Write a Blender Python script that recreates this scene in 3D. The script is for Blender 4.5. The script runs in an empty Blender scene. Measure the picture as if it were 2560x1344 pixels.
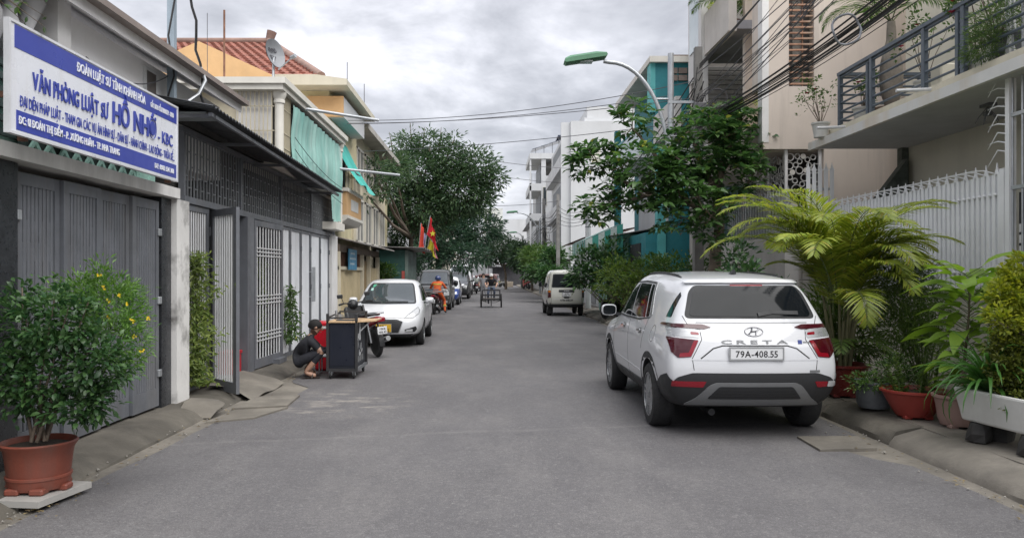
import bpy,bmesh,math,random
import numpy as np
from mathutils import Vector,Matrix
from mathutils.bvhtree import BVHTree
from mathutils.geometry import tessellate_polygon
R = math.radians
PI = math.pi
random.seed(7)
rng = np.random.default_rng(7)
SC = bpy.context.scene
COL = SC.collection

# ------------------------------------------------------------------ camera, sky, sun, exposure
EYE = 1.59
cam_d = bpy.data.cameras.new('camera')
cam_d.sensor_width = 36.0
cam_d.lens = 36.0 * 1950 / 2560
cam_d.shift_x = (1280 - 1228) / 2560
cam_d.shift_y = (687 - 672) / 2560
cam_d.clip_start = 0.05
cam_d.clip_end = 3000
cam = bpy.data.objects.new('camera',cam_d)
cam.location = (0,0,EYE)
cam.rotation_euler = (R(90),0,0)
COL.objects.link(cam)
SC.camera = cam

SUN_EL,SUN_AZ = R(58),R(138)       # azimuth clockwise from +Y
world = bpy.data.worlds.new('World')
SC.world = world
world.use_nodes = True
wn,wl = world.node_tree.nodes,world.node_tree.links
wn.clear()
w_out = wn.new('ShaderNodeOutputWorld')
w_bg = wn.new('ShaderNodeBackground')
w_bg.inputs['Strength'].default_value = 0.1
w_sky = wn.new('ShaderNodeTexSky')
w_sky.sky_type = 'NISHITA'
w_sky.sun_disc = False
w_sky.sun_elevation = SUN_EL
w_sky.sun_rotation = SUN_AZ
w_tc = wn.new('ShaderNodeTexCoord')
w_sep = wn.new('ShaderNodeSeparateXYZ')
wl.new(w_tc.outputs['Generated'],w_sep.inputs[0])
def wmath(op,a,b=None,clamp=False):
    n = wn.new('ShaderNodeMath'); n.operation = op; n.use_clamp = clamp
    for i,q in enumerate((a,b)):
        if q is None: continue
        if isinstance(q,(int,float)): n.inputs[i].default_value = q
        else: wl.new(q,n.inputs[i])
    return n.outputs[0]
zz = wmath('ADD',wmath('MAXIMUM',w_sep.outputs['Z'],0.0),0.22)
w_cmb = wn.new('ShaderNodeCombineXYZ')
wl.new(wmath('DIVIDE',w_sep.outputs['X'],zz),w_cmb.inputs['X'])
wl.new(wmath('DIVIDE',w_sep.outputs['Y'],zz),w_cmb.inputs['Y'])
w_cmb.inputs['Z'].default_value = 3.7
def wnoise(scale,detail,rough,dist,off):
    mp = wn.new('ShaderNodeMapping'); mp.inputs['Location'].default_value = off
    wl.new(w_cmb.outputs[0],mp.inputs['Vector'])
    n = wn.new('ShaderNodeTexNoise')
    n.inputs['Scale'].default_value = scale; n.inputs['Detail'].default_value = detail
    n.inputs['Roughness'].default_value = rough; n.inputs['Distortion'].default_value = dist
    wl.new(mp.outputs[0],n.inputs['Vector'])
    return n.outputs['Fac']
n1 = wnoise(1.15,7,.55,.35,(4.35,1.9,0))
n2 = wnoise(3.4,6,.6,.5,(1.2,7.7,0))
cl = wmath('ADD',wmath('MULTIPLY',n1,.75),wmath('MULTIPLY',n2,.25))
ramp = wn.new('ShaderNodeValToRGB')
ramp.color_ramp.interpolation = 'B_SPLINE'
els = ramp.color_ramp.elements
els[0].position = .40; els[0].color = (0.22,0.225,0.247,1)
els[1].position = .66; els[1].color = (0.57,0.57,0.605,1)
e = els.new(.485); e.color = (0.34,0.346,0.373,1)
e = els.new(.55); e.color = (0.455,0.458,0.49,1)
wl.new(cl,ramp.inputs['Fac'])
w_scale = wn.new('ShaderNodeVectorMath'); w_scale.operation = 'SCALE'
w_scale.inputs['Scale'].default_value = 10.0
wl.new(ramp.outputs['Color'],w_scale.inputs[0])
w_mix = wn.new('ShaderNodeMix'); w_mix.data_type = 'RGBA'
w_mix.inputs['Factor'].default_value = 0.94
wl.new(w_sky.outputs['Color'],w_mix.inputs['A'])
wl.new(w_scale.outputs[0],w_mix.inputs['B'])
wl.new(w_mix.outputs['Result'],w_bg.inputs['Color'])
wl.new(w_bg.outputs[0],w_out.inputs[0])

sun_d = bpy.data.lights.new('sun','SUN')
sun_d.energy = 2.0
sun_d.angle = R(72)
sun_d.color = (1.0,0.98,0.95)
sun = bpy.data.objects.new('sun',sun_d)
COL.objects.link(sun)
sdir = Vector((math.cos(SUN_EL) * math.sin(SUN_AZ),math.cos(SUN_EL) * math.cos(SUN_AZ),math.sin(SUN_EL)))
sun.location = sdir * 60
sun.rotation_euler = sdir.to_track_quat('Z','Y').to_euler()

SC.view_settings.view_transform = 'Standard'
SC.view_settings.look = 'None'
SC.view_settings.gamma = 1
SC.view_settings.exposure = 1.2
SC.view_settings.use_curve_mapping = False
SC.render.engine = 'CYCLES'
SC.cycles.max_bounces = 8
SC.cycles.transparent_max_bounces = 12
SC.cycles.caustics_reflective = False
SC.cycles.caustics_refractive = False

# ------------------------------------------------------------------ materials
MATS = {}
def _nodes(name):
    m = bpy.data.materials.new(name); m.use_nodes = True
    nt = m.node_tree; nt.nodes.clear()
    return m,nt.nodes,nt.links
def _c(c): return (c[0],c[1],c[2],1)
def M(name,col,rough=.6,metal=0.,var=.12,scale=2.5,bump=0.,bscale=60.,dirt=None,damt=.5,dscale=1.5,
      vert=True,spec=.5,coat=0.,speck=0.,spscale=180.,trans=0.,streak=None):
    """procedural painted / mineral surface: large + fine tone noise, optional dirt runs, speckle and relief"""
    if name in MATS: return MATS[name]
    m,N,L = _nodes(name)
    out = N.new('ShaderNodeOutputMaterial'); b = N.new('ShaderNodeBsdfPrincipled')
    b.inputs['Roughness'].default_value = rough; b.inputs['Metallic'].default_value = metal
    b.inputs['Specular IOR Level'].default_value = spec
    if coat: b.inputs['Coat Weight'].default_value = coat; b.inputs['Coat Roughness'].default_value = .04
    if trans: b.inputs['Transmission Weight'].default_value = trans
    L.new(b.outputs[0],out.inputs[0])
    g = N.new('ShaderNodeNewGeometry')
    def noise(s,d=4.,r=.55,sx=None):
        n = N.new('ShaderNodeTexNoise'); n.inputs['Scale'].default_value = s
        n.inputs['Detail'].default_value = d; n.inputs['Roughness'].default_value = r
        src = g.outputs['Position']
        if sx:
            mp = N.new('ShaderNodeMapping'); mp.inputs['Scale'].default_value = sx
            L.new(src,mp.inputs['Vector']); src = mp.outputs[0]
        L.new(src,n.inputs['Vector']); return n.outputs['Fac']
    def ramp(f,a,bb,p0=.35,p1=.65):
        r_ = N.new('ShaderNodeMapRange'); r_.inputs['From Min'].default_value = p0; r_.inputs['From Max'].default_value = p1
        r_.inputs['To Min'].default_value = a; r_.inputs['To Max'].default_value = bb
        L.new(f,r_.inputs['Value']); return r_.outputs[0]
    def mix(fac,a,bb,mode='MIX'):
        x = N.new('ShaderNodeMix'); x.data_type = 'RGBA'; x.blend_type = mode
        if isinstance(fac,float): x.inputs['Factor'].default_value = fac
        else: L.new(fac,x.inputs['Factor'])
        for k,q in (('A',a),('B',bb)):
            if isinstance(q,tuple): x.inputs[k].default_value = q
            else: L.new(q,x.inputs[k])
        return x.outputs['Result']
    lo = _c([max(0,q * (1 - var)) for q in col]); hi = _c([min(1,q * (1 + var)) for q in col])
    c = mix(ramp(noise(scale),0.,1.),lo,hi)
    if var: c = mix(ramp(noise(scale * 9,6),0.,.35),c,_c([q * (1 - var * .9) for q in col]))
    if dirt:
        sx = (1,1,.18) if vert else None
        d = ramp(noise(dscale,8,.62,sx),0.,damt,.5,.72)
        c = mix(d,c,_c(dirt))
    if streak:
        d = ramp(noise(6.,5,.6,(1,1,.06)),0.,streak[1],.52,.74)
        c = mix(d,c,_c(streak[0]))
    if speck:
        v = N.new('ShaderNodeTexVoronoi'); v.inputs['Scale'].default_value = spscale
        L.new(g.outputs['Position'],v.inputs['Vector'])
        c = mix(ramp(v.outputs['Distance'],speck,0.,.1,.5),c,_c([min(1,q * 2.2) for q in col]))
    L.new(c,b.inputs['Base Color'])
    if var: L.new(ramp(noise(scale * 3,5),max(.02,rough - .08),min(1,rough + .08)),b.inputs['Roughness'])
    if bump:
        bp = N.new('ShaderNodeBump'); bp.inputs['Strength'].default_value = bump; bp.inputs['Distance'].default_value = .01
        L.new(noise(bscale,6,.65),bp.inputs['Height']); L.new(bp.outputs[0],b.inputs['Normal'])
    MATS[name] = m
    return m
def leafmat(name,c1,c2,tr=.35,rough=.42,c3=None,yellow=0.06):
    """leaf: tone differs from leaf to leaf, some light passes through"""
    m,N,L = _nodes(name)
    out = N.new('ShaderNodeOutputMaterial'); b = N.new('ShaderNodeBsdfPrincipled'); t = N.new('ShaderNodeBsdfTranslucent')
    mx = N.new('ShaderNodeMixShader'); mx.inputs[0].default_value = tr
    g = N.new('ShaderNodeNewGeometry')
    r_ = N.new('ShaderNodeValToRGB')
    r_.color_ramp.elements[0].color = _c(c1); r_.color_ramp.elements[1].color = _c(c2)
    r_.color_ramp.elements[0].position = .08; r_.color_ramp.elements[1].position = 1 - yellow if c3 else .95
    if c3:
        e = r_.color_ramp.elements.new(1.0); e.color = _c(c3)
    L.new(g.outputs['Random Per Island'],r_.inputs[0])
    n = N.new('ShaderNodeTexNoise'); n.inputs['Scale'].default_value = 1.7; n.inputs['Detail'].default_value = 3
    L.new(g.outputs['Position'],n.inputs['Vector'])
    hs = N.new('ShaderNodeHueSaturation')
    mr = N.new('ShaderNodeMapRange'); mr.inputs['From Min'].default_value = .3; mr.inputs['From Max'].default_value = .7
    mr.inputs['To Min'].default_value = .72; mr.inputs['To Max'].default_value = 1.25
    L.new(n.outputs['Fac'],mr.inputs['Value']); L.new(mr.outputs[0],hs.inputs['Value'])
    L.new(r_.outputs[0],hs.inputs['Color'])
    L.new(hs.outputs[0],b.inputs['Base Color'])
    b.inputs['Roughness'].default_value = rough
    hs2 = N.new('ShaderNodeHueSaturation'); hs2.inputs['Value'].default_value = 1.5; hs2.inputs['Saturation'].default_value = 1.1
    L.new(hs.outputs[0],hs2.inputs['Color']); L.new(hs2.outputs[0],t.inputs['Color'])
    L.new(b.outputs[0],mx.inputs[1]); L.new(t.outputs[0],mx.inputs[2]); L.new(mx.outputs[0],out.inputs[0])
    MATS[name] = m
    return m

# ------------------------------------------------------------------ object helpers
OFF = {}
def thing(name,label,cat,loc=(0,0,0),group=None,world=True,rz=0.):
    """an Empty at a thing's base; world=True: its parts are given in world coordinates"""
    o = bpy.data.objects.new(name,None); COL.objects.link(o)
    o.empty_display_size = .1
    o.location = loc; o.rotation_euler = (0,0,rz)
    tag(o,label,cat,group)
    if world: OFF[o.name] = Vector(loc)
    return o
def tag(o,label=None,cat=None,group=None,kind=None):
    for k,q in (('label',label),('category',cat),('group',group),('kind',kind)):
        if q: o[k] = q
    return o
def off(p):
    while p is not None and p.parent is not None: p = p.parent
    return OFF.get(p.name,Vector()) if p is not None else Vector()
def link(name,me,parent=None,loc=(0,0,0)):
    o = bpy.data.objects.new(name,me); COL.objects.link(o)
    o.parent = parent; o.location = Vector(loc)
    return o
def inst(name,me,parent,wloc,rot=(0,0,0),scale=(1,1,1)):
    o = link(name,me,parent,Vector(wloc) - off(parent))
    o.rotation_euler = rot; o.scale = scale
    return o
def copy_tree(o,parent=None):
    c = o.copy(); COL.objects.link(c); c.parent = parent
    for ch in list(o.children): copy_tree(ch,c)
    return c
def vv(p): return Vector(p)
class MB:
    """collects faces of ONE piece"""
    def __init__(s): s.v = []; s.f = []; s.m = []
    def add(s,verts,faces,mi=0):
        n = len(s.v); s.v.extend([tuple(p) for p in verts])
        s.f.extend([tuple(i + n for i in f) for f in faces]); s.m.extend([mi] * len(faces)); return s
    def box(s,x0,x1,y0,y1,z0,z1,mi=0):
        v = [(x,y,z) for z in (z0,z1) for y in (y0,y1) for x in (x0,x1)]
        return s.add(v,[(0,2,3,1),(4,5,7,6),(0,1,5,4),(2,6,7,3),(0,4,6,2),(1,3,7,5)],mi)
    def cbox(s,x0,x1,y0,y1,z0,z1,c=.01,mi=0):
        """box with chamfered edges"""
        bm = bmesh.new(); bmesh.ops.create_cube(bm,size=1)
        for q in bm.verts: q.co = ((x0 + x1) / 2 + q.co.x * (x1 - x0),(y0 + y1) / 2 + q.co.y * (y1 - y0),(z0 + z1) / 2 + q.co.z * (z1 - z0))
        bmesh.ops.bevel(bm,geom=bm.edges[:],offset=c,segments=1,affect='EDGES')
        return s.bm(bm,mi)
    def bm(s,bm,mi=0):
        bm.verts.index_update()
        s.add([q.co[:] for q in bm.verts],[[q.index for q in f.verts] for f in bm.faces],mi); bm.free(); return s
    def bar(s,a,b,w,h,mi=0,up=(0,0,1)):
        """rectangular bar from a to b"""
        a,b = vv(a),vv(b); d = (b - a).normalized(); u = vv(up)
        if abs(d.dot(u)) > .98: u = vv((1,0,0))
        r = d.cross(u).normalized(); u = r.cross(d).normalized()
        o = [r * w / 2 + u * h / 2,-r * w / 2 + u * h / 2,-r * w / 2 - u * h / 2,r * w / 2 - u * h / 2]
        v = [a + q for q in o] + [b + q for q in o]
        return s.add(v,[(0,1,2,3),(7,6,5,4),(0,4,5,1),(1,5,6,2),(2,6,7,3),(3,7,4,0)],mi)
    def tube(s,path,r,n=8,cap=True,mi=0,closed=False,flat=1.):
        pts = [vv(p) for p in path]; k = len(pts)
        rs = r if isinstance(r,(list,tuple)) else [r] * k
        u = None; rings = []
        for i,p in enumerate(pts):
            if closed: t = (pts[(i + 1) % k] - pts[i - 1]).normalized()
            else: t = (pts[min(i + 1,k - 1)] - pts[max(i - 1,0)]).normalized()
            if u is None:
                u = vv((0,0,1)) if abs(t.z) < .9 else vv((1,0,0))
            u = (u - t * u.dot(t))
            if u.length < 1e-6: u = t.orthogonal()
            u.normalize(); w = t.cross(u)
            rings.append([p + (u * math.cos(2 * PI * j / n) * flat + w * math.sin(2 * PI * j / n)) * rs[i] for j in range(n)])
        v = [q for g_ in rings for q in g_]; f = []
        for i in range(k if closed else k - 1):
            i2 = (i + 1) % k
            for j in range(n):
                f.append((i * n + j,i * n + (j + 1) % n,i2 * n + (j + 1) % n,i2 * n + j))
        if cap and not closed:
            f.append(tuple(range(n))[::-1]); f.append(tuple((k - 1) * n + j for j in range(n)))
        return s.add(v,f,mi)
    def lathe(s,prof,n=24,c=(0,0,0),axis='z',mi=0,wob=None):
        v = []; f = []; k = len(prof)
        for i,(r,h) in enumerate(prof):
            for j in range(n):
                a = 2 * PI * j / n; rr = r * (wob(a,i) if wob else 1)
                p = (rr * math.cos(a),rr * math.sin(a),h)
                if axis == 'x': p = (h,p[0],p[1])
                if axis == 'y': p = (p[0],h,p[1])
                v.append((p[0] + c[0],p[1] + c[1],p[2] + c[2]))
        for i in range(k - 1):
            for j in range(n):
                f.append((i * n + j,i * n + (j + 1) % n,(i + 1) * n + (j + 1) % n,(i + 1) * n + j))
        if prof[0][0] > 1e-5: f.append(tuple(range(n))[::-1])
        if prof[-1][0] > 1e-5: f.append(tuple((k - 1) * n + j for j in range(n)))
        return s.add(v,f,mi)
    def prism(s,poly,axis,a0,a1,mi=0):
        """extrude a 2-D outline along x, y or z (outline in the two other axes, in order)"""
        def P3(p,a):
            return {'x': (a,p[0],p[1]),'y': (p[0],a,p[1]),'z': (p[0],p[1],a)}[axis]
        n = len(poly); v = [P3(p,a0) for p in poly] + [P3(p,a1) for p in poly]
        f = [(i,(i + 1) % n,n + (i + 1) % n,n + i) for i in range(n)]
        tris = tessellate_polygon([[vv((p[0],p[1],0)) for p in poly]])
        f += [tuple(t) for t in tris] + [tuple(n + q for q in t)[::-1] for t in tris]
        return s.add(v,f,mi)
    def grid(s,fn,nu,nv,mi=0,thick=None):
        """sheet fn(u,v) -> point"""
        v = [fn(i / nu,j / nv) for i in range(nu + 1) for j in range(nv + 1)]
        f = [(i * (nv + 1) + j,(i + 1) * (nv + 1) + j,(i + 1) * (nv + 1) + j + 1,i * (nv + 1) + j + 1) for i in range(nu) for j in range(nv)]
        return s.add(v,f,mi)
    def mesh(s,name,mats,smooth=None,shift=None,fix=True):
        me = bpy.data.meshes.new(name)
        v = s.v
        if shift is not None and shift.length > 0: v = [(p[0] - shift.x,p[1] - shift.y,p[2] - shift.z) for p in v]
        me.from_pydata(v,[],s.f)
        ml = mats if isinstance(mats,(list,tuple)) else [mats]
        for q in ml: me.materials.append(q)
        if len(ml) > 1: me.polygons.foreach_set('material_index',s.m)
        if fix and len(s.f) < 60000:
            bm = bmesh.new(); bm.from_mesh(me); bmesh.ops.recalc_face_normals(bm,faces=bm.faces[:]); bm.to_mesh(me); bm.free()
        if smooth is not None:
            me.shade_smooth(); me.set_sharp_from_angle(angle=R(smooth))
        me.update()
        return me
    def build(s,name,mats,parent=None,smooth=None,fix=True):
        return link(name,s.mesh(name,mats,smooth,off(parent),fix),parent)
def box(name,mat,parent,*a,c=0,mi=0):
    m = MB(); (m.cbox(*a,c=c) if c else m.box(*a)); return m.build(name,mat,parent)
def evaluated(o):
    """mesh with the modifiers of o applied"""
    dg = bpy.context.evaluated_depsgraph_get(); dg.update()
    me = bpy.data.meshes.new_from_object(o.evaluated_get(dg)); return me
def apply_mods(o):
    me = evaluated(o); old = o.data; o.modifiers.clear(); o.data = me; bpy.data.meshes.remove(old); return o

# lettering: text -> flat letters stretched to a given width and height, one glyph after another
GLYPH = {}
def glyph(ch,bold):
    if (ch,bold) in GLYPH: return GLYPH[(ch,bold)]
    base = {'Đ': 'D','Ớ': 'Ơ'}.get(ch,ch)
    cu = bpy.data.curves.new('lettering','FONT'); cu.body = base; cu.size = 1; cu.extrude = .5; cu.offset = bold
    cu.resolution_u = 3
    o = bpy.data.objects.new('lettering',cu); COL.objects.link(o)
    me = evaluated(o)
    v = np.array([q.co[:] for q in me.vertices]); f = [tuple(p.vertices) for p in me.polygons]
    bpy.data.objects.remove(o); bpy.data.curves.remove(cu); bpy.data.meshes.remove(me)
    x0,x1 = v[:,0].min(),v[:,0].max(); v[:,0] -= x0
    m = MB(); m.add(v,f); w = x1 - x0
    if ch == 'Đ': m.box(-.09,.26,.30,.30 + .07 + bold * 2,-.51,.51)
    if ch == 'Ớ': m.bar((w * .38,.76,0),(w * .58,.92,0),1.0,.08 + bold * 2,up=(-.6,.8,0))
    GLYPH[(ch,bold)] = (np.array(m.v),m.f,w)
    return GLYPH[(ch,bold)]
def letters(s,width,height,depth=.002,bold=0.0,spacing=1.0):
    m = MB(); x = 0.
    for ch in s:
        if ch == ' ': x += .34 * spacing; continue
        v,f,w = glyph(ch,bold)
        v = v.copy(); v[:,0] += x; m.add(v,f); x += w + .07 * spacing
    v = np.array(m.v); lo,hi = v.min(0),v.max(0)
    base = 0. if any(c.isalpha() or c.isdigit() for c in s) else lo[1]
    cap = .73
    v[:,0] = (v[:,0] - lo[0]) / max(1e-6,hi[0] - lo[0]) * width
    v[:,1] = (v[:,1] - base) / cap * height
    v[:,2] = (v[:,2] - lo[2]) / max(1e-6,hi[2] - lo[2]) * depth
    return v,m.f
def write(name,s,mat,parent,origin,ux,uy,width,height,depth=.002,bold=.0,spacing=1.,mb=None):
    """letters with lower-left corner at origin, running along ux, rising along uy"""
    v,f = letters(s,width,height,depth,bold,spacing)
    o,ux,uy = vv(origin),vv(ux).normalized(),vv(uy).normalized(); uz = ux.cross(uy)
    m = mb or MB()
    m.add([o + ux * p[0] + uy * p[1] + uz * p[2] for p in v],f)
    if mb: return None
    return m.build(name,mat,parent,fix=False)

# common surfaces
white_wall = M('white_wall',(.72,.71,.70),.75,var=.06,dirt=(.33,.31,.28),damt=.35,bump=.15)
# ------------------------------------------------------------------ surfaces of the place
dark_grey = M('dark_grey_steel',(.135,.143,.16),.45,var=.14,scale=3,bump=.05,dirt=(.25,.235,.21),damt=.28,dscale=2.2,streak=((.09,.07,.055),.3))
dark_blue_steel = M('blue_grey_steel',(.10,.125,.155),.45,var=.1)
white_steel = M('white_steel',(.62,.63,.64),.45,var=.07,dirt=(.35,.33,.30),damt=.3,dscale=3)
galv = M('galvanised',(.42,.44,.46),.4,metal=.5,var=.15)
cream_wall = M('cream_wall',(.62,.56,.42),.8,var=.07,dirt=(.33,.29,.22),damt=.35,bump=.15)
cream_paint = M('cream_paint',(.66,.60,.46),.6,var=.06,dirt=(.36,.30,.2),damt=.25)
yellow_wall = M('yellow_wall',(.62,.56,.36),.8,var=.08,dirt=(.36,.3,.17),damt=.3,bump=.1)
orange_wall = M('orange_wall',(.60,.38,.19),.8,var=.08,dirt=(.42,.27,.14),damt=.3,bump=.1)
beige_wall = M('beige_wall',(.60,.525,.46),.8,var=.05,scale=1,dirt=(.36,.31,.27),damt=.6,dscale=.9,bump=.12,streak=((.33,.29,.26),.4))
mint_wall = M('mint_wall',(.36,.60,.52),.75,var=.07,dirt=(.2,.3,.26),damt=.35)
mint_dark = M('mint_green_paint',(.10,.34,.27),.6,var=.12)
teal_wall = M('teal_wall',(.025,.20,.23),.7,var=.1,dirt=(.02,.14,.15),damt=.4)
grey_white = M('grey_white_wall',(.56,.57,.58),.8,var=.05,scale=.6,dirt=(.38,.38,.38),damt=.4,dscale=.5)
concrete = M('weathered_concrete',(.185,.168,.142),.85,var=.28,scale=1.6,dirt=(.10,.092,.08),damt=.75,dscale=1.3,vert=False,bump=.5,bscale=35)
concrete_dark = M('stained_concrete',(.115,.104,.086),.85,var=.35,scale=1.4,dirt=(.035,.032,.027),damt=.95,dscale=1.1,vert=False,bump=.6,bscale=30)
concrete_pole_m = M('pole_concrete',(.20,.195,.185),.85,var=.2,dirt=(.09,.085,.08),damt=.6,bump=.3)
white_dirty = M('white_plaster_stained',(.70,.69,.67),.75,var=.07,dirt=(.07,.065,.06),damt=.85,dscale=2.6,vert=False,bump=.2)
granite = M('black_granite',(.028,.03,.034),.32,var=.3,scale=8,speck=.5,spscale=45)
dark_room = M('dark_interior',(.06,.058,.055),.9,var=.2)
glass_dark = M('window_glass',(.035,.045,.05),.06,var=.0,spec=.8)
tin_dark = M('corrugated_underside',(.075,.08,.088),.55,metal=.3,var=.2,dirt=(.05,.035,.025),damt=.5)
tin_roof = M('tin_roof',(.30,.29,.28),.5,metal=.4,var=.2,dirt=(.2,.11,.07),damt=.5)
rust = M('rusty_iron',(.20,.10,.065),.8,var=.3,scale=8)
brown_pot = M('terracotta',(.20,.055,.035),.5,var=.15,scale=4,dirt=(.13,.075,.06),damt=.7,dscale=4,bump=.2)
soil = M('soil',(.05,.038,.028),.95,var=.3,scale=20,bump=.8)
rubber = M('tyre_rubber',(.022,.022,.023),.8,var=.2,scale=20)
black_plastic = M('black_plastic',(.022,.023,.025),.5,var=.1)
black_cable = M('cable_black',(.02,.02,.022),.6,var=.1)
wire_grey = M('wire_grey',(.09,.09,.1),.6,var=.1)
bark = M('bark',(.16,.125,.095),.9,var=.35,scale=6,dirt=(.06,.05,.04),damt=.6,bump=.9,bscale=45)
wood_top = M('plywood',(.52,.36,.21),.55,var=.2,scale=3)
skin_m = M('skin',(.40,.235,.165),.5,var=.06)
hair_m = M('black_hair',(.012,.011,.011),.85,var=.2,bump=.4,bscale=200)

# ------------------------------------------------------------------ ground, road, gutters, pavements
def wav(y,a,s): return a * (math.sin(y * 1.7 + s) * .5 + math.sin(y * .61 + s * 2) * .8 + math.sin(y * 4.3 + s * 3) * .25)
g = MB(); g.add([(-600,-300,-.03),(600,-300,-.03),(600,900,-.03),(-600,900,-.03)],[(0,1,2,3)])
tag(g.build('ground',M('bare_ground',(.20,.18,.155),.9,var=.2,scale=.5)),kind='structure')

def asphalt():
    m,N,L = _nodes('asphalt')
    out = N.new('ShaderNodeOutputMaterial'); b = N.new('ShaderNodeBsdfPrincipled'); L.new(b.outputs[0],out.inputs[0])
    g = N.new('ShaderNodeNewGeometry')
    def noise(s,d=5.,r=.6,sc=None,loc=(0,0,0)):
        n = N.new('ShaderNodeTexNoise'); n.inputs['Scale'].default_value = s; n.inputs['Detail'].default_value = d; n.inputs['Roughness'].default_value = r
        mp = N.new('ShaderNodeMapping'); mp.inputs['Scale'].default_value = sc or (1,1,1); mp.inputs['Location'].default_value = loc
        L.new(g.outputs['Position'],mp.inputs['Vector']); L.new(mp.outputs[0],n.inputs['Vector']); return n.outputs['Fac']
    def rng_(f,p0,p1,a,bb):
        q = N.new('ShaderNodeMapRange'); q.inputs['From Min'].default_value = p0; q.inputs['From Max'].default_value = p1
        q.inputs['To Min'].default_value = a; q.inputs['To Max'].default_value = bb; L.new(f,q.inputs['Value']); return q.outputs[0]
    def mix(fac,a,bb):
        x = N.new('ShaderNodeMix'); x.data_type = 'RGBA'; L.new(fac,x.inputs['Factor'])
        for k,q in (('A',a),('B',bb)):
            if isinstance(q,tuple): x.inputs[k].default_value = q
            else: L.new(q,x.inputs[k])
        return x.outputs['Result']
    def mth(op,a,bb):
        x = N.new('ShaderNodeMath'); x.operation = op
        for i,q in enumerate((a,bb)):
            if isinstance(q,(int,float)): x.inputs[i].default_value = q
            else: L.new(q,x.inputs[i])
        return x.outputs[0]
    c = mix(rng_(noise(.55,6),.25,.78,0,1),(.095,.093,.098,1),(.158,.154,.157,1))
    c = mix(rng_(noise(1.3,7,.65,(1,.35,1)),.46,.7,0,.45),c,(.25,.24,.23,1))
    c = mix(rng_(noise(2.1,8,.7,None,(7,3,0)),.54,.7,0,.4),c,(.075,.073,.076,1))
    c = mix(rng_(noise(17,6,.75),.40,.64,0,.5),c,(.085,.083,.085,1))
    c = mix(rng_(noise(34,5,.8,None,(5,1,0)),.54,.66,0,.85),c,(.24,.235,.23,1))
    c = mix(rng_(noise(95,3,.7),.42,.66,0,.6),c,(.055,.045,.047,1))                        # stones
    c = mix(rng_(noise(140,2,.6,None,(3,9,1)),.60,.74,0,.75),c,(.33,.32,.31,1))
    sep = N.new('ShaderNodeSeparateXYZ'); L.new(g.outputs['Position'],sep.inputs[0])
    # construction joint across the road, and the pale scuffs left beside the gate
    yj = mth('ADD',sep.outputs['Y'],mth('MULTIPLY',sep.outputs['X'],-.19))
    yj = mth('ADD',yj,mth('MULTIPLY',noise(1.8),.22))
    dj = mth('ABSOLUTE',mth('SUBTRACT',yj,8.0),0)
    seam = mth('MULTIPLY',rng_(dj,.0,.06,.35,0.),rng_(noise(3.5,6),.35,.6,0,1))
    x = N.new('ShaderNodeClamp'); L.new(seam,x.inputs[0])
    c = mix(x.outputs[0],c,(.23,.22,.21,1))
    sx = mth('POWER',mth('ABSOLUTE',mth('SUBTRACT',sep.outputs['X'],-1.9),0),2)
    sy = mth('POWER',mth('ABSOLUTE',mth('SUBTRACT',sep.outputs['Y'],9.7),0),2)
    rad = mth('ADD',sx,mth('MULTIPLY',sy,.7))
    sc = mth('MULTIPLY',rng_(rad,.0,1.1,1,0),rng_(noise(3.1,8,.75,(.7,1.4,1)),.5,.66,0,.85))
    x = N.new('ShaderNodeClamp'); L.new(sc,x.inputs[0])
    c = mix(x.outputs[0],c,(.34,.31,.27,1))
    L.new(c,b.inputs['Base Color'])
    L.new(rng_(noise(1.1,5),.3,.7,.62,.85),b.inputs['Roughness'])
    bp = N.new('ShaderNodeBump'); bp.inputs['Strength'].default_value = .55; bp.inputs['Distance'].default_value = .006
    L.new(noise(110,5,.7),bp.inputs['Height']); L.new(bp.outputs[0],b.inputs['Normal'])
    MATS['asphalt'] = m; return m
asphalt_m = asphalt()
ys = np.concatenate([np.arange(-6,40,.25),np.arange(40,133,3)])
m = MB(); nx = 16
for y in ys:
    xl = -3.02 + wav(y,.035,1) + (.0 if y > 9.4 else 0); xr = 3.62 + wav(y,.045,5)
    if 8.6 < y < 11.6: xl += .42 * min(1,(y - 8.6) / .5,(11.6 - y) / .6)         # concrete apron in front of the open door
    if 6.6 < y < 7.6: xr -= .42 * min(1,(y - 6.6) / .2,(7.6 - y) / .3)
    if y <= 6.6: xr -= .12
    for k in range(nx + 1):
        t = k / nx; x = xl + (xr - xl) * t
        m.v.append((x,y,.012 * math.sin(PI * t) + .0015 * math.sin(x * 3 + y * 2)))
for i in range(len(ys) - 1):
    for k in range(nx):
        a = i * (nx + 1) + k; m.f.append((a,a + 1,a + nx + 2,a + nx + 1)); m.m.append(0)
tag(m.build('road',asphalt_m,smooth=40),kind='structure')
m = MB(); m.box(-3.6,-2.3,-6,131,-.05,-.006); tag(m.build('gutter',concrete),kind='structure')
m = MB(); m.box(2.9,4.0,-6,131,-.05,-.006); tag(m.build('gutter',concrete),kind='structure')
# cross street at the far end
m = MB(); m.box(-60,60,104,116,-.04,.004); tag(m.build('cross_street',asphalt_m),kind='structure')

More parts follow.
